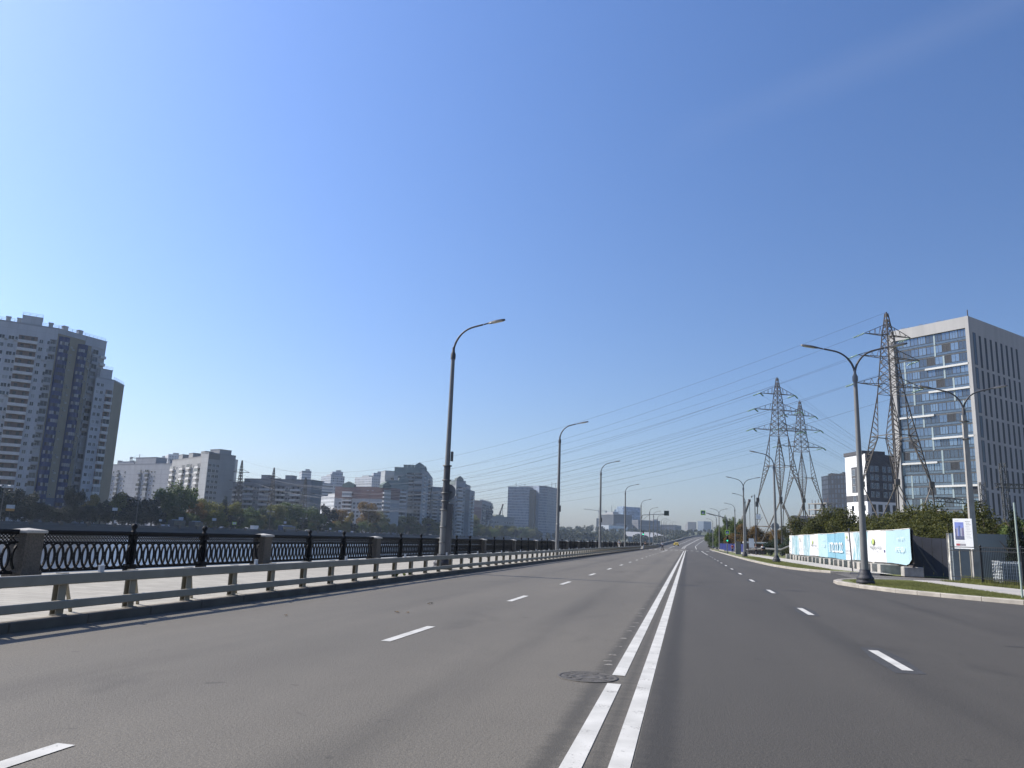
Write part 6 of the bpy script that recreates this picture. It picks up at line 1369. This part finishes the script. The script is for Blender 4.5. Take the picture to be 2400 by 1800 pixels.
# ---------------------------------------------------------------- vehicles
def car_mesh(kind):
    """side profile lofted over five widths; returns dict of part meshes, x = length, front +x"""
    L, W, Hh = {'sedan': (4.5, 1.78, 1.45), 'van': (5.6, 2.0, 2.45), 'suv': (4.6, 1.85, 1.7)}[kind]; h = L / 2; w_ = W / 2
    lower = {'sedan': [(-h, .35), (-h, .78), (-h + .2, .95), (-h + .9, .98), (.75, .95), (h - .3, .80), (h, .62), (h, .32)], 'suv': [(-h, .4), (-h, .95), (-h + .15, 1.05), (.7, 1.05), (h - .3, .95), (h, .75), (h, .38)], 'van': [(-h, .4), (-h, 1.2), (1.3, 1.2), (h - .4, 1.05), (h, .85), (h, .38)]}[kind]
    upper = {'sedan': [(-h + .7, .95), (-h + 1.35, Hh - .03), (-.1, Hh), (.35, Hh - .05), (1.05, .93)], 'suv': [(-h + .1, 1.03), (-h + .35, Hh), (.2, Hh), (1.1, 1.03)], 'van': [(-h + .01, 1.18), (-h + .06, Hh), (1.0, Hh), (1.95, 1.1)]}[kind]
    b = MB()
    def loft(pr, ws, m=0):
        n = len(pr)
        for y0, y1, s0, s1 in ws:
            for i in range(n):
                a, c = pr[i], pr[(i + 1) % n]; b.face([(a[0] * s0, y0, a[1]), (c[0] * s0, y0, c[1]), (c[0] * s1, y1, c[1]), (a[0] * s1, y1, a[1])][::-1], m)
        b.face([(p[0] * ws[0][2], ws[0][0], p[1]) for p in pr][::-1], m); b.face([(p[0] * ws[-1][3], ws[-1][1], p[1]) for p in pr], m)
    loft(lower, [(-w_, -w_ * .8, .97, 1), (-w_ * .8, w_ * .8, 1, 1), (w_ * .8, w_, 1, .97)]); loft(upper, [(-w_ * .86, -w_ * .7, .97, 1), (-w_ * .7, w_ * .7, 1, 1), (w_ * .7, w_ * .86, 1, .97)]); out = {'body': b}
    g = MB(); z0, z1 = upper[0][1] + .05, Hh - .12; xa, xb = upper[0][0], upper[-1][0]; ta, tb = upper[1][0], upper[-2][0]
    for s in (-1, 1):
        y = s * (w_ * .86 + .006)
        if kind == 'van': g.face([(1.0, y, 1.35), (1.62, y, 1.35), (1.1, y, 2.1), (1.0, y, 2.1)][::s])
        else:
            for f0, f1 in ((.06, .48), (.53, .95)):
                q = lambda f, z: (xa + (xb - xa) * f + ((ta + (tb - ta) * f) - (xa + (xb - xa) * f)) * (z - z0) / (z1 - z0 + .1), y, z)
                g.face([q(f0, z0), q(f1, z0), q(f1, z1), q(f0, z1)][::s])
    fx = .02
    g.face([(xb + fx, -w_ * .7, z0), (xb + fx, w_ * .7, z0), (tb + fx, w_ * .66, z1), (tb + fx, -w_ * .66, z1)])
    if kind != 'van': g.face([(xa - fx, w_ * .7, z0), (xa - fx, -w_ * .7, z0), (ta - fx, -w_ * .66, z1), (ta - fx, w_ * .66, z1)])
    out['window'] = g; wb = MB(); wb.tube([(0, -.1, 0), (0, .1, 0)], .31, 16); out['wheel'] = wb; rb = MB(); rb.lathe([(.19, -.105), (.19, .105)], n=12); out['_r'] = rb
    return L, W, out
CARW = {}
def car(kind, paint, loc, rz, label, cat='car', group=None, roofsign=False):
    L, W, parts = car_mesh(kind); o = empty('parked_car' if kind != 'van' else 'van', loc, label, cat, group); o.rotation_euler = (0, 0, rz)
    bd = sub(parts['body'], 'body', paint, o); sub(parts['window'], 'window', GL_D, o)
    wm2 = CARW.setdefault('w', None) or parts['wheel'].build('wheel', RUB, link=False).data; CARW['w'] = wm2
    for sx in (-.31, .31):
        for sy in (-1, 1): inst('wheel', wm2, o, (sx * L, sy * (W / 2 - .08), .31))
    for sx, mt, nm in ((1, M('headlight_clear', (.7, .7, .68), .2), 'headlight'), (-1, M('taillight_red', (.35, .02, .02), .3), 'taillight')):
        for sy in (-1, 1): b = MB(); x = sx * (L / 2 + .005); b.box(min(x, x - sx * .08), max(x, x - sx * .08), sy * W * .36 - .16, sy * W * .36 + .16, .62, .76); sub(b, nm, mt, o)
    if roofsign: b = MB(); b.bbox(-.1, .1, -.3, .3, 1.45, 1.6, .03); sub(b, 'roof_sign', WHITE, o)
    return o
CP = {'white': M('car_white', (.72, .72, .72), .25, .03), 'silver': M('car_silver', (.36, .37, .38), .25, .05), 'dark': M('car_dark', (.03, .033, .04), .25, .1), 'blue': M('car_blue_dark', (.03, .05, .09), .25, .1), 'yellow': M('taxi_yellow', (.42, .30, .03), .3, .05)}
P = AY(1585, 1290, 325); car('sedan', CP['yellow'], (P.x, 325, .49), R(-84), 'yellow taxi coming down the left lanes beyond the crossing', 'taxi', None, True)
for px_, kd, c, x_, lb in [(598, 'van', 'white', -185, 'white delivery van on the far bank road, left of the blue bus'), (522, 'sedan', 'blue', -187, 'dark car with bright roof on the far bank, leftmost'), (580, 'sedan', 'silver', -185, 'dull silver car just left of the white van'), (700, 'suv', 'dark', -185, 'dark car right behind the blue bus'), (722, 'sedan', 'silver', -187, 'silver car on the far bank, two lengths right of the bus'),
                            (768, 'sedan', 'dark', -186, 'dark sedan on the far bank below the pink-topped block, left one'), (800, 'suv', 'white', -186, 'white car on the far bank below the pink-topped block'), (828, 'sedan', 'silver', -185, 'pale car on the far bank behind the third stone pillar'), (902, 'sedan', 'silver', -186, 'pale car on the far bank between iron posts'), (1010, 'sedan', 'white', -186, 'pale car on the far bank just left of the near lamp pole'),
                            (385, 'sedan', 'silver', -186, 'pale car at the far bank, left of the dark trucks'), (396, 'sedan', 'white', -188, 'white car at the far bank, nearest the dark trucks')]:
    P = AX(px_, 1240, x_); car(kd, CP[c], (x_, P.y, -.14), R(90), lb, 'van' if kd == 'van' else 'car')
def bus(px_, x_, label, paint, L=11.0, Hb=2.9, name='bus', cat='bus'):
    P = AX(px_, 1240, x_); o = empty(name, (x_, P.y, -.14), label, cat); o.rotation_euler = (0, 0, R(90)); b = MB(); b.bbox(-L / 2, L / 2, -1.25, 1.25, .35, Hb, .12); sub(b, 'body', paint, o)
    for i in range(int(L / 1.6)): b = MB(); x = -L / 2 + .35 + i * 1.55; b.box(x, x + 1.35, -1.27, -1.25, 1.35, 2.35); sub(b, 'window', GL_M, o)
    for sx in (-.3, .3):
        for sy in (-1, 1): b = MB(); b.tube([(sx * L, sy * 1.0 - .1, .48), (sx * L, sy * 1.0 + .1, .48)], .48, 14); sub(b, 'wheel', RUB, o)
    b = MB(); b.bbox(-L * .3, L * .3, -.8, .8, Hb - .02, Hb + .22, .05); sub(b, 'roof_unit', M('bus_roof_pale', (.3, .38, .45), .5), o); return o
bus(672, -185, 'dark blue bus on the far bank road right of the white van', M('bus_blue', (.02, .05, .12), .3, .1), 12)
bus(413, -187, 'dark truck with a pale roof edge on the far bank, below the large poplar', M('truck_dark', (.05, .055, .06), .5, .1), 7.2, 3.2, 'truck', 'truck'); bus(458, -187, 'shorter dark truck with pale roof, right of another truck on the far bank', M('truck_dark2', (.07, .075, .08), .5, .1), 5.6, 3.0, 'truck', 'truck')
# ---------------------------------------------------------------- people
SKIN = M('skin', (.42, .27, .20), .6, .06, 6); HAIR = M('hair_dark', (.03, .022, .018), .7, .2, 20); HAIRG = M('hair_red', (.18, .07, .04), .7, .2, 20)
CLW, CLK, CLG, CLR, CLS = M('cloth_white', (.66, .66, .67), .9), M('cloth_black', (.015, .016, .02), .9), M('cloth_grey', (.22, .22, .22), .9), M('cloth_red', (.30, .03, .03), .9), M('cloth_pale_trousers', (.52, .50, .46), .9)
def skin_mesh(verts, edges, radii, root, name, mt):
    me = bpy.data.meshes.new(name); me.from_pydata(verts, edges, []); o = bpy.data.objects.new(name, me); COL.objects.link(o)
    m = o.modifiers.new('skin', 'SKIN'); m.use_smooth_shade = True; o.modifiers.new('sub', 'SUBSURF').levels = 1
    for i, v in enumerate(me.skin_vertices[0].data): v.radius = (radii[i][0], radii[i][1]) if isinstance(radii[i], tuple) else (radii[i], radii[i]); v.use_root = (i == root)
    bpy.context.view_layer.update(); e = bpy.data.meshes.new_from_object(o.evaluated_get(bpy.context.evaluated_depsgraph_get())); bpy.data.objects.remove(o); bpy.data.meshes.remove(me)
    e.materials.clear(); e.materials.append(mt); e.name = name; return e
def person(loc, rz, label, top, legs, hair=None, pose='stand', h=1.74, stripe=None):
    hair = hair or HAIR; o = empty('person', loc, label, 'person'); o.rotation_euler = (0, 0, rz); k = h / 1.74     # faces +y
    hips, chest, neck, hd = (0, 0, .95), (0, 0, 1.28), (0, .0, 1.48), (0, .03, 1.60)
    st = {'stand': ((.0, .02), (.0, -.02)), 'walk': ((.16, .27), (-.10, -.30)), 'ride': ((.06, .12), (-.02, -.16))}[pose]
    V, E, Rr = [hips, (0, .01, 1.12), chest, (0, 0, 1.42), neck], [(0, 1), (1, 2), (2, 3), (3, 4)], [(.14, .105), (.135, .095), (.16, .105), (.13, .085), .055]
    feet = []
    for s, (ky, fy) in zip((-1, 1), st):
        i = len(V); V += [(s * .09, 0, .86), (s * .10, ky, .50), (s * .10, fy, .10), (s * .10, fy + .02, .04), (s * .11, fy + .15, .03)]; E += [(0, i), (i, i + 1), (i + 1, i + 2), (i + 2, i + 3), (i + 3, i + 4)]; Rr += [.088, .058, .040, .042, .03]
        a = len(V); sw = {'stand': .03, 'walk': -s * .16 * (1 if s > 0 else 1), 'ride': .26}[pose]; el = (s * .25, sw * .3 - .03, 1.12); hn = (s * (.24 if pose != 'ride' else .20), sw + .08, .90 if pose != 'ride' else 1.05)
        V += [(s * .18, 0, 1.40), el, hn]; E += [(3, a), (a, a + 1), (a + 1, a + 2)]; Rr += [.058, .042, .030]
        pl = len(V); V += [(hn[0], hn[1] + .03, hn[2] - .06)]; E += [(a + 2, pl)]; Rr += [(.034, .02)]
        for f in range(4): q = len(V); V += [(hn[0] - s * .01, hn[1] + .005 + .018 * f, hn[2] - .11), (hn[0] - s * .025, hn[1] + .012 + .018 * f, hn[2] - .145 + .008 * abs(f - 1))]; E += [(pl, q), (q, q + 1)]; Rr += [.009, .008]
        q = len(V); V += [(hn[0] - s * .03, hn[1] + .07, hn[2] - .06), (hn[0] - s * .035, hn[1] + .085, hn[2] - .09)]; E += [(pl, q), (q, q + 1)]; Rr += [.010, .009]
    q = len(V); V += [(0, .02, 1.555), (0, .025, 1.63), (0, .015, 1.70)]; E += [(4, q), (q, q + 1), (q + 1, q + 2)]; Rr += [(.062, .07), (.077, .092), (.055, .07)]
    V = [Vector(v) * k for v in V]; me = skin_mesh(V, E, Rr, 0, 'body', SKIN)
    bm = bmesh.new(); bm.from_mesh(me)                              # face: nose, ears, eyes sit on the same continuous surface
    for v in bm.verts:
        c = v.co / k
        if abs(c.x) < .018 and c.y > .09 and 1.59 < c.z < 1.64: v.co.y += .022 * k
        if abs(c.x) > .068 and abs(c.y - .02) < .03 and 1.59 < c.z < 1.65: v.co.x *= 1.18
    bm.to_mesh(me); bm.free(); inst('body', me, o, (0, 0, 0))
    sh = skin_mesh([Vector(v) * k for v in [(0, 0, .93), (0, .01, 1.12), (0, 0, 1.28), (0, 0, 1.42), (0, 0, 1.47)]] + [V[i] for i in ()] + [x for s in (-1, 1) for x in (V[5 + 5 + (0 if s < 0 else 1) * 0] * 0 + Vector((s * .185, 0, 1.40)) * k, Vector((s * .235, -.01, 1.20)) * k)], [(0, 1), (1, 2), (2, 3), (3, 4), (3, 5), (5, 6), (3, 7), (7, 8)], [(.165, .13), (.155, .118), (.178, .125), (.145, .10), .066, .074, .06, .074, .06], 0, 'shirt', top); inst('shirt', sh, o, (0, 0, 0))
    tv, te, tr = [Vector((0, 0, .96)) * k], [], [(.158, .125)]
    for s, (ky, fy) in zip((-1, 1), st): i = len(tv); tv += [Vector(c) * k for c in ((s * .09, 0, .84), (s * .10, ky, .50), (s * .10, fy, .12))]; te += [(0, i), (i, i + 1), (i + 1, i + 2)]; tr += [.10, .074, .058]
    inst('trousers', skin_mesh(tv, te, tr, 0, 'trousers', legs), o, (0, 0, 0))
    b = MB(); b.lathe([(.088, 1.61), (.094, 1.66), (.086, 1.71), (.055, 1.755), (.004, 1.775)], (0, -.005, 0), 14); b.box(-.075, .075, -.105, -.05, 1.52, 1.68); hm_ = b.build('hair', hair, link=False).data; hm_.transform(Matrix.Scale(k, 4)); inst('hair', hm_, o, (0, 0, 0))
    if stripe: b = MB(); b.lathe([(.205, 1.16), (.21, 1.19), (.21, 1.29), (.2, 1.32)], n=18); me = b.build('pale_stripe', stripe, link=False).data; i_ = inst('pale_stripe', me, o, (0, 0, 0)); i_.scale = (1.0, .74, 1)
    return o
P = AY(1552.5, 1290, 172); pr = person((P.x, 172, .10), R(25), 'rider in a white top and dark trousers standing on a kick scooter', CLW, CLK, None, 'ride', 1.74)
o = empty('kick_scooter', (P.x, 172, 0), 'dark kick scooter crossing the left lanes under its rider', 'scooter'); o.rotation_euler = (0, 0, R(-60)); b = MB(); b.bbox(-.55, .55, -.09, .09, .06, .12, .02); sub(b, 'deck', IRON, o)
b = MB(); b.tube([(.62, 0, .12), (.52, 0, 1.1)], .022, 8); sub(b, 'stem', IRON, o); b = MB(); b.tube([(.52, -.26, 1.1), (.52, .26, 1.1)], .018, 8); sub(b, 'handlebar', IRON, o)
for x in (-.62, .64): b = MB(); b.tube([(x, -.03, .11), (x, .03, .11)], .11, 14); sub(b, 'wheel', RUB, o)
P = AX(1774, 1301, 11.0); person((11.0, 136, .134), R(15), 'walker in a grey top on the right pavement, left of two', CLG, CLK, HAIRG, 'walk', 1.72)
P = AY(1788, 1302, 133.5); person((P.x, 133.5, .134), R(-10), 'walker with a black bag across a white top, right of two', CLW, CLK, HAIRG, 'walk', 1.76)
b = MB(); b.bbox(-.30, .30, -.12, .12, .0, .30, .04); o = tag(place(b, 'bag', CLK, (P.x + .1, 133.32, .134 + 1.0)), 'black bag carried by the walker on the right', 'bag')
P = AY(1717, 1294, 160); person((P.x, 160, .134), 0, 'person in a red top by the lamp near the crossing', CLR, CLK, None, 'stand', 1.7)
P = AX(1451, 1283, -13.2); person((-13.2, P.y, ZP), R(10), 'walker in a black and white striped top on the promenade', CLK, CLS, None, 'walk', 1.75, CLW)
P = AX(1512, 1278, -12.2); person((-12.2, P.y, ZP), R(-20), 'dark-clad walker on the promenade beyond the gap in the guardrail', CLK, CLK, None, 'walk', 1.75)
# ---------------------------------------------------------------- small things on the right
A, Bq = AY(1687, 1284, 206), AY(1757, 1286, 172); o = empty('blue_fence', (A.x, A.y, 0), 'bright blue site fence below the autumn trees', 'fence'); d = (Bq - A); d.z = 0
for i in range(8):
    p, q = A + d * (i / 8 + .004), A + d * ((i + 1) / 8 - .004); b = MB(); b.bar((p.x, p.y, 1.1), (q.x, q.y, 1.1), .05, 1.7); b.build('fence_panel', M('fence_blue', (.015, .021, .115), .5, .2, .6), o)
P = AX(1772, 1301, 11.4); o = empty('camera_mast', (P.x, P.y, .1), 'slim dark mast with cameras and a white M sign, left of the paired pylons', 'mast'); X = Vector((P.x, P.y, 0)); T = AY(1768, 1159, P.y)
b = MB(); b.tube([X, (X.x, X.y, T.z)], [.10, .07], 8); b.build('pole', POLED, o); b = MB(); b.bbox(X.x + .12, X.x + .6, X.y - .2, X.y + .2, T.z - 2.1, T.z - 1.2, .03); b.build('equipment_box', GALVD, o)
b = MB(); b.bar((X.x, X.y, T.z - .25), (X.x - .55, X.y, T.z - .25), .05); b.lathe([(.04, 0), (.13, .06), (.13, .2), (.05, .26)], (X.x - .5, X.y, T.z - .55), 10); b.build('camera', GALVD, o)
sx0, sz0 = X.x + .18, AY(1777, 1217, P.y).z; S_ = .72
b = MB(); b.face([(sx0, X.y - .1, sz0), (sx0 + S_, X.y - .1, sz0), (sx0 + S_ * 1.0, X.y - .1, sz0 + S_ * 1.15), (sx0 + S_ * .68, X.y - .1, sz0 + S_ * 1.15), (sx0 + S_ * .5, X.y - .1, sz0 + S_ * .80), (sx0 + S_ * .32, X.y - .1, sz0 + S_ * 1.15), (sx0, X.y - .1, sz0 + S_ * 1.15)])
s_ = b.build('metro_sign', WHITE, None, (sx0, X.y, sz0)); s_.modifiers.new('thick', 'SOLIDIFY').thickness = .06; tag(s_, 'white letter M sign on brackets right of the camera mast', 'sign')
b = MB(); b.bar((X.x, X.y, sz0 + S_ * 1.22), (sx0 + S_, X.y, sz0 + S_ * 1.22), .06); b.bar((X.x, X.y, sz0 - .08), (sx0 + S_, X.y, sz0 - .08), .06); b.bar((X.x, X.y, sz0 - 1.5), (sx0 + S_ + .3, X.y, sz0 + S_ * .6), .06); b.build('bracket', GALVD, o)
P = AY(1730, 1297, 138); b = MB(); b.bbox(P.x - .45, P.x + .45, 137.6, 138.4, .1, 2.15, .04); b.box(P.x - .50, P.x + .50, 137.55, 138.45, 2.15, 2.25); tag(b.build('cabinet', M('cabinet_grey', (.16, .16, .15), .6), None, (P.x, 138, .1)), 'tall grey utility cabinet left of the double-arm lamp', 'cabinet')
P = AY(1762, 1300, 145); o = empty('notice_board', (P.x, 145, .06), 'small white notice board on legs beside the kiosk', 'board'); b = MB(); b.box(P.x - .45, P.x + .45, 144.97, 145.03, 1.3, 2.9); b.build('panel', WHITE, o); b = MB(); b.box(P.x - .3, P.x - .24, 145.03, 145.09, .06, 1.4); b.box(P.x + .24, P.x + .3, 145.03, 145.09, .06, 1.4); b.build('legs', GALVD, o)
P = AY(1768, 1300, 160); o = empty('kiosk', (P.x, 160, 0), 'low brown kiosk with a pale flat roof behind the walkers', 'kiosk'); b = MB(); b.box(P.x - 1.6, P.x + 2.2, 159, 162, 0, 2.1); b.build('wall', M('kiosk_brown', (.08, .055, .045), .8), o); b = MB(); b.bbox(P.x - 2, P.x + 2.5, 158.6, 162.4, 2.1, 2.4, .05); b.build('roof', M('kiosk_roof', (.45, .46, .45), .7), o)
for px_, lb in ((1743 - 9, 'small white-capped concrete bollard left of the double-arm lamp'), (1748, 'small white-capped concrete bollard just right of the double-arm lamp'), (1752, 'small white-capped concrete bollard, rightmost of three')):
    P = AY(px_, 1299, 140); b = MB(); b.lathe([(.16, 0), (.13, .7), (.16, .75), (.16, .9), (.05, .98)], n=10); tag(place(b, 'bollard', CONC, (P.x, 140, .1)), lb, 'bollard')
b = MB(); pts = [AY(1756, 1288, 150), AY(1790, 1286, 146), AY(1832, 1288.5, 140), AY(1842, 1284, 137), AY(1852, 1280, 134), AY(1866, 1279, 132)]; b.tube([(p.x, p.y, max(.40, p.z)) for p in pts], .20, 10)
for i in range(4): p = pts[0].lerp(pts[2], i / 3); b.box(p.x - .1, p.x + .1, p.y - .15, p.y + .15, 0, .5)
tag(b.build('heating_pipe', GALVD, None, (pts[0].x, pts[0].y, 0)), 'grey heating pipe bending up at the far end of the hoarding', 'pipe')
b = MB(); A = AY(1702, 1293, 152); b.bar((6.6, 150, .55), (6.6, 176, .55), .06, .28); 
for i in range(9): b.bar((6.62, 150 + 3.2 * i, 0), (6.62, 150 + 3.2 * i, .7), .08)
tag(b.build('guardrail', GALV, None, (6.6, 150, 0)), 'short steel guardrail on the right kerb beyond the crossing', 'guardrail')
# ---------------------------------------------------------------- far bank lamps and boards
FLM = POLE
for px_, top, lb in ((12, 1139, 'far bank lamp with two bright heads, at the left picture edge'), (333, 1110, 'leaning tall dark lamp pole in front of the pale slab block'), (868, 1150, 'thin far bank lamp pole before the pink-topped block'), (712, 1215, 'thin far bank lamp pole below the rusty small pylon'), (1085, 1228, 'thin far bank lamp pole right of the blue-green tree'), (634, 1200, 'thin far bank lamp pole below the middle small pylon')):
    P = AX(px_, top, -183); h = P.z + .1; o = empty('street_lamp', (-183, P.y, -.15), lb, 'street lamp'); b = MB(); b.tube([(0, 0, 0), (0, 0, h)], [.12, .07], 8); sub(b, 'pole', GALVD, o)
    b = MB(); b.bar((-1.3, 0, h + .1), (1.3, 0, h + .1), .07); sub(b, 'arm', GALVD, o)
    for s in (-1, 1): b = MB(); b.bbox(s * 1.5 - .5, s * 1.5 + .5, -.18, .18, h + .06, h + .22, .03); sub(b, 'lamp_head', M('lamp_head_pale', (.55, .56, .58), .4), o)
for px_, y0, y1, w_, mt2, lb in ((24, 1183, 1193, 2.0, M('board_orange', (.45, .22, .04), .6), 'white board with an orange lower band, on a far bank post'), (269, 1190, 1197, 1.5, None, 'white square board on a thin post before the big dark tree'), (376, 1217, 1222, 1.0, None, 'small white board left of the dark trucks'), (424, 1212, 1219, 1.6, None, 'white board above the gap between the two trucks'),
                                 (502, 1214.5, 1220.5, 1.5, None, 'white framed board below the yellow-green trees'), (549, 1224, 1229, 1.3, SYG, 'small board with a yellow-green border on the far bank'), (668, 1222, 1227, 1.2, None, 'small pale board above the blue bus'), (774, 1237, 1242, 1.1, None, 'small pale board before the pink-topped block')):
    P = AX(px_, y1, -182.6); Q = AX(px_, y0, -182.6); o = empty('far_board', (-182.6, P.y, -.15), lb, 'board'); d = Vector((P.x, P.y, 0)).normalized(); a = math.atan2(d.x, -d.y) + R(180)
    o.rotation_euler = (0, 0, math.atan2(-d.x, d.y)); b = MB(); b.box(-w_ / 2, w_ / 2, -.06, -.02, P.z + .15, Q.z + .15); sub(b, 'panel', M('board_pale', (.5, .52, .54), .6), o)
    b = MB(); b.bar((0, 0, 0), (0, 0, Q.z + .2), .11); sub(b, 'post', GALVD, o)
    if mt2: b = MB(); b.box(-w_ / 2 - .02, w_ / 2 + .02, -.08, -.065, P.z - .4, P.z + .3) if mt2 is not SYG else b.box(-w_ / 2 - .15, w_ / 2 + .15, -.05, -.0, P.z, Q.z + .3); sub(b, 'band', mt2, o)
flush_windows()
